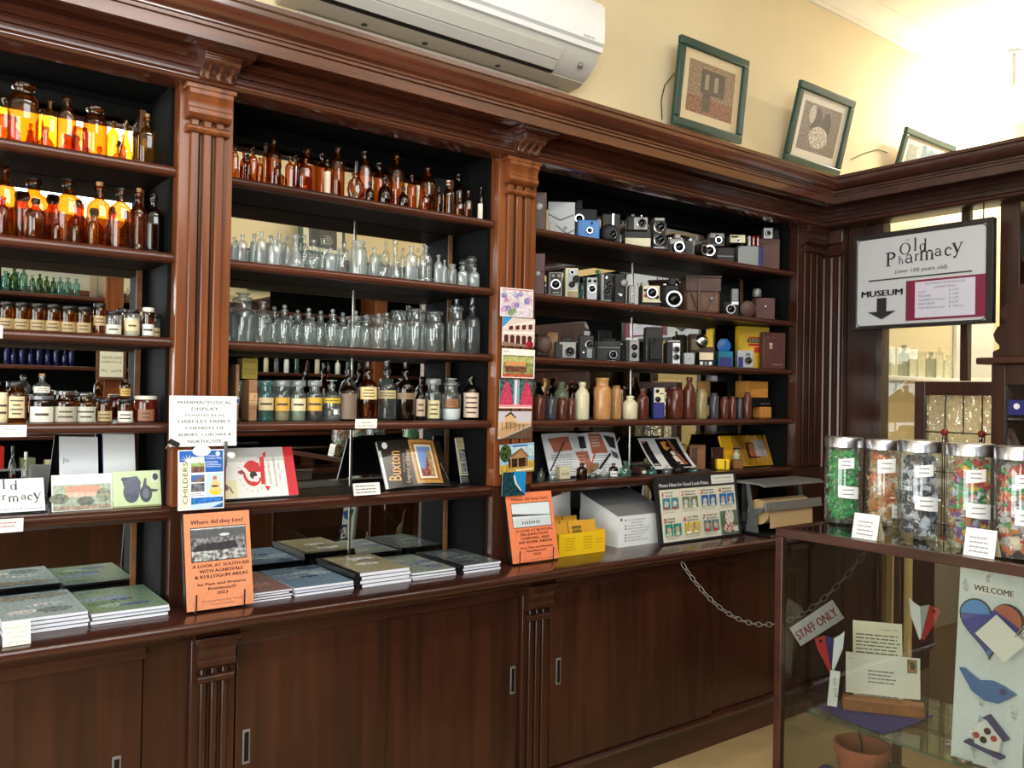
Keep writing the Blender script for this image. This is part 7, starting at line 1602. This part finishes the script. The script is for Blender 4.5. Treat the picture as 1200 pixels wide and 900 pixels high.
def env(p, w, h): R(p, w, h, 0, 0, 1, 1, (244, 240, 224)); R(p, w, h, .83, .62, .96, .95, (110, 130, 90)); R(p, w, h, .845, .64, .945, .93, (190, 120, 80), .5); E_(p, w, h, .895, .8, .03, .1, (90, 100, 60), .4); p.lines(-w/2+.3*w, -w/2+.7*w, .6*h, 4, .09*h, (130, 126, 124)); p.lines(-w/2+.04*w, -w/2+.1*w, .86*h, 1, .06*h, (170, 170, 170))
paper_at('envelope', 'addressed white envelope with stamp in front of the letter', 'envelope', mid+n_*.024+Vector((0, 0, .047)), 0, L*.92, .119, -.12, env)
def bird(lb, u, v, x, flip, cols, base):
    P = atX(u, v, x)
    o = thing('bird_ornament', lb, 'ornament', P, (0, 0, -.9), 'painted metal birds on sticks'); o.scale = (.82, .82, .82); P.z += 0
    f = -1 if flip else 1
    outs = [[(-.045, .055), (-.01, .07), (.012, -.045), (.008, -.06), (-.035, .02)], [(-.01, .07), (.02, .062), (.014, -.04)], [(.02, .062), (.04, .075), (.055, .09), (.05, .03), (.02, -.055), (.014, -.045)]]
    for nm, pts, c in zip(('wing', 'body', 'tail'), outs, cols): obj(nm, MB().prism([(f*a_, b_) for a_, b_ in (pts if f > 0 else pts[::-1])], -.004, .004, 'y'), c, o, .001)
    obj('eye', MB().lathe([(0, 0), (.006, 0), (.006, .002), (0, .002)], 10, f*-.025, -.004, .05, None, 'y'), 'black_plastic', o)
    obj('stick', MB().tube([(.008, 0, -.05), (.012, 0, -.2), (.006, 0, (base-P.z)/.82)], .003, 6), 'lead', o)
    return o, P
o, P = bird('red, blue and white painted bird on a stick left of the letter', 970, 768, 2.25, False, ('red_paint', 'navy', 'white_plastic'), ZS+.001)
p_ = thing('swing_tag', 'white hanging price tag below the left painted bird', 'tag', atX(979, 786, 2.24), (0, .08, -.9)); p_.scale = (.82, .82, .82)
obj('tag_card', MB().box(-.016, .016, -.001, .001, -.125, 0), 'paper', p_); q_ = Pr(); q_.text('Bird 12.00', 0, -.06, .016, (110, 110, 110), rot=-80); q_.build('printed_front', p_, (0, -.0016, 0))
o, P = bird('white and red painted bird on a stick right of the letter', 1085, 732, 2.44, True, ('red_paint', 'grey_plastic', 'white_plastic'), ZS+.001)
# welcome plank
wa, wb = atX(1114, 858, 2.30), atX(1198, 886, 2.30); zb0 = ZS
t = thing('welcome_plank', 'tall whitewashed welcome plank with heart, blue bird and birdhouse', 'sign', (2.30, (wa.y+wb.y)/2, .616), (-.10, 0, -PI/2+.06))
ww = (wa.y-wb.y)*.98; hh = 1.128-.616
obj('plank', MB().box(-ww/2, ww/2, 0, .018, 0, hh), 'white_plastic', t, .003)
p = Pr(); p.rect(-ww/2+.002, .002, ww/2-.002, hh-.002, (226, 236, 240), .05)
for i in range(14): p.ell(random.uniform(-.42, .42)*ww, random.uniform(.05, .95)*hh, .05*ww, .04*hh, random.choice([(196, 210, 218), (236, 240, 242), (206, 214, 216)]), .5, 12)
p.rect(-ww*.30, hh*.845, ww*.32, hh*.905, (240, 240, 238)); p.text('WELCOME', 0, hh*.858, hh*.042, (40, 44, 50), width=ww*.56, rot=-1, bold=.03)
p.build('painted_front', t, (0, -.0006, 0))
zc = hh*.70; S_ = ww*.44
def hp(tt): return (S_*1.02*math.sin(tt)**3, S_*.072*(13*math.cos(tt)-5*math.cos(2*tt)-2*math.cos(3*tt)-math.cos(4*tt))*.95+zc)
hpts = [hp(2*PI*i/40) for i in range(40)]
hb = obj('heart', MB().prism([q for q in hpts][::-1], -.012, -.001, 'y'), 'black_plastic', t)
p = Pr()
lft = [q for q in hpts if q[0] <= .001]
def clip(pts, fn): return [q for q in pts if fn(q)]
p.poly([(q[0]*.95, zc+(q[1]-zc)*.95) for q in hpts][::-1], (24, 56, 160))
cut = lambda f: [(q[0]*.95, zc+(q[1]-zc)*.95) for q in hpts if f(q)][::-1]
p.poly(cut(lambda q: q[1] > zc+S_*.15 and q[0] < 0), (36, 140, 220)); p.poly(cut(lambda q: q[0] > S_*.05 and q[1] > zc-S_*.05), (186, 96, 76)); p.poly(cut(lambda q: q[1] < zc-S_*.2 and q[0] < -S_*.1), (84, 160, 130)); p.poly(cut(lambda q: q[1] < zc-S_*.45 and q[0] > -S_*.1), (40, 120, 200))
p.build('painted_patches', hb, (0, -.0125, 0))
gt = thing('gift_tag', 'white gift tag hanging over the painted heart of the welcome plank', 'tag', (2.285, (wa.y+wb.y)/2-.02, .616+hh*.62), (-.10, .7, -PI/2+.06)); gt.scale = (.82, .82, .82)
obj('tag_card', MB().box(-.055, .055, -.002, 0, -.01, .08), 'paper', gt); obj('tag_string', MB().tube([(.02, -.003, .07), (.03, -.006, .10), (.015, -.004, .12), (.02, -.003, .075)], .0015, 5), 'grey_plastic', gt)
bz = hh*.385
bd = obj('blue_bird', MB().prism([(x*ww, bz+z_*ww) for x, z_ in [(-.42, .22), (-.34, .23), (-.12, .10), (.06, .14), (.22, .10), (.40, .02), (.30, -.06), (.16, -.17), (-.02, -.18), (-.22, -.08)]][::-1], -.012, -.001, 'y'), 'blue_plastic', t, .002)
obj('bird_eye', MB().lathe([(0, 0), (.045*ww, 0), (.045*ww, .003), (0, .003)], 12, ww*.22, -.012, bz+.02*ww, None, 'y'), 'navy', bd)
hz = hh*.10
bh = obj('birdhouse', MB().prism([(x*ww, hz+z_*ww) for x, z_ in [(-.13, 0), (.22, 0), (.25, .24), (.04, .44), (-.15, .30)]][::-1], -.02, -.001, 'y'), 'white_plastic', t, .002)
obj('birdhouse_roof', MB().prism([(x*ww, hz+z_*ww) for x, z_ in [(-.02, .44), (.05, .50), (.33, .22), (.29, .18), (.05, .42)]][::-1], -.03, -.001, 'y'), 'navy', bh, .002)
obj('birdhouse_ledge', MB().prism([(x*ww, hz+z_*ww) for x, z_ in [(-.24, .06), (.28, -.04), (.27, -.08), (-.25, .02)]][::-1], -.035, -.001, 'y'), 'navy', bh, .002)
for x, z_, r, m_ in ((.05, .26, .05*ww, 'black_plastic'), (.0, .12, .05*ww, 'black_plastic'), (-.1, .16, .045*ww, 'red_paint'), (.14, .18, .045*ww, 'red_paint')): obj('hole' if m_ == 'black_plastic' else 'painted_dot', MB().lathe([(0, 0), (r, 0), (r, .002), (0, .002)], 12, x*ww, -.02, hz+z_*ww, None, 'y'), m_, bh)
# pot, trinkets
P = atX(1005, 880, 2.31)
t = thing('plant_pot', 'terracotta pot with a stick at the bottom of the glass counter', 'pot', (2.335, P.y, .366))
zt2 = P.z-.366+.015
obj('pot_body', MB().lathe([(0, 0), (.051, 0), (.072, zt2-.025), (.079, zt2-.025), (.080, zt2), (.072, zt2), (.057, .025), (0, .025)], 28), 'terracotta', t)
obj('stick', MB().tube([(0, 0, .025), (-.004, 0, zt2), (-.008, .01, min(zt2+.08, .236))], .003, 6), 'lead', t)
P = atX(985, 893, 2.245)
t = thing('decorated_egg', 'dark blue floral painted egg in front of the terracotta pot', 'ornament', (2.226, P.y+.03, .366)); t.scale = (.8, .8, .8)
obj('shell', MB().sphere(0, 0, .085, .045, 18, 12, 1.8), 'navy', t)
fl_ = MB()
for i in range(26):
    a, q = random.uniform(-PI, 0), random.uniform(.2, 1.2); fl_.sphere(.044*math.cos(a)*math.cos(q), .044*math.sin(a)*math.cos(q), .085+.08*math.sin(q), .006, 6, 4)
k_ = obj('floral_spots', fl_, 'aqua', t); k_['kind'] = 'stuff'
for i, (u, v, m_, lb, r) in enumerate([(1122, 874, 'grey_plastic', 'white starfish trinket left on the glass shelf', .035), (1150, 886, 'paper', 'white starfish trinket right on the glass shelf', .032)]):
    P = atZ(u, v, .6145); s_ = thing('starfish', lb, 'ornament', (min(P.x, 2.65), P.y, .6148), i*.5, 'shell trinkets in the counter')
    obj('star', MB().prism([((r if k % 2 == 0 else r*.4)*math.cos(k*PI/5), (r if k % 2 == 0 else r*.4)*math.sin(k*PI/5)) for k in range(10)], 0, .006, 'z'), m_, s_, .002)
P = atZ(1160, 872, .6148); tag(obj('shell_bar', MB().tube([P+Vector((0, -.06, .006)), P+Vector((.01, .06, .006))], .005, 6), 'white_plastic'), 'thin white shell stick on the glass shelf', 'ornament')
P = atZ(1130, 890, .6148); tag(obj('ring', MB().tube([P+Vector((.025*math.cos(a*PI/8), .025*math.sin(a*PI/8), .005)) for a in range(16)], .003, 6, True), 'chrome'), 'small silver ring trinket on the glass shelf', 'ornament')
# chain and staff sign
A, Bp = Vector((2.66, -.232, .875)), Vector((2.715, -1.012, 1.06))
n = 36; L_ = (Bp-A).length
pts = [A.lerp(Bp, i/n)-Vector((0, 0, .26*4*(i/n)*(1-i/n))) for i in range(n+1)]
t = thing('chain', 'thin metal chain strung between the worktop and the glass counter', 'chain', A)
for i in range(n):
    a, b = pts[i]-A, pts[i+1]-A; m_ = (a+b)/2; d_ = (b-a); ln = d_.length*.62; d_ = d_.normalized()
    sd = d_.cross(Vector((0, 0, 1))).normalized() if i % 2 else d_.cross(d_.cross(Vector((0, 0, 1)))).normalized()
    obj('link', MB().tube([m_+d_*(ln*math.cos(k*PI/6))+sd*(.0085*math.sin(k*PI/6)) for k in range(12)], .0017, 5, True), 'pewter', t)
i0 = 26
c0 = pts[i0]; dr = (pts[i0+4]-pts[i0-4]).normalized()
ya_ = math.atan2(dr.y, dr.x)
t = thing('staff_sign', 'small white staff only sign with red letters hanging on the chain', 'sign', c0-Vector((0, 0, .014)), (0, -math.asin(dr.z), ya_))
obj('plate', MB().box(-.105, .105, -.002, .002, -.075, -.004), 'white_plastic', t, .001)
p = Pr(); p.rect(-.103, -.073, .103, -.006, (226, 222, 226)); p.text('STAFF ONLY', 0, -.056, .042, (170, 44, 70), width=.19, bold=.03); p.build('lettering', t, (0, -.0024, 0))
for x in (-.05, .05): obj('hook', MB().tube([(x, 0, -.006), (x, 0, .012)], .0012, 5), 'chrome', t)
# things on the opposite worktop (mirrored)
tag(obj('gift_box', MB().box(.55, .75, -3.62, -3.45, .917, 1.14), 'red_paint', None, .004), 'crimson box on the opposite worktop, reflected at far left', 'box')
for i, (x, m_, w_, h_) in enumerate(((.85, 'stone_green', .09, .14), (1.0, 'cream_plastic', .08, .12), (1.15, 'stone_brown', .1, .12), (1.7, 'white_plastic', .12, .18), (2.1, 'cream_paper', .14, .10))):
    tag(obj('gift_box', MB().box(x, x+w_, -3.60, -3.50, .917, .917+h_), m_, None, .004), ['green', 'small cream', 'brown', 'tall white', 'wide cream'][i]+' gift box on the opposite worktop, reflected in the mirror', 'box', 'gift boxes on the opposite worktop')
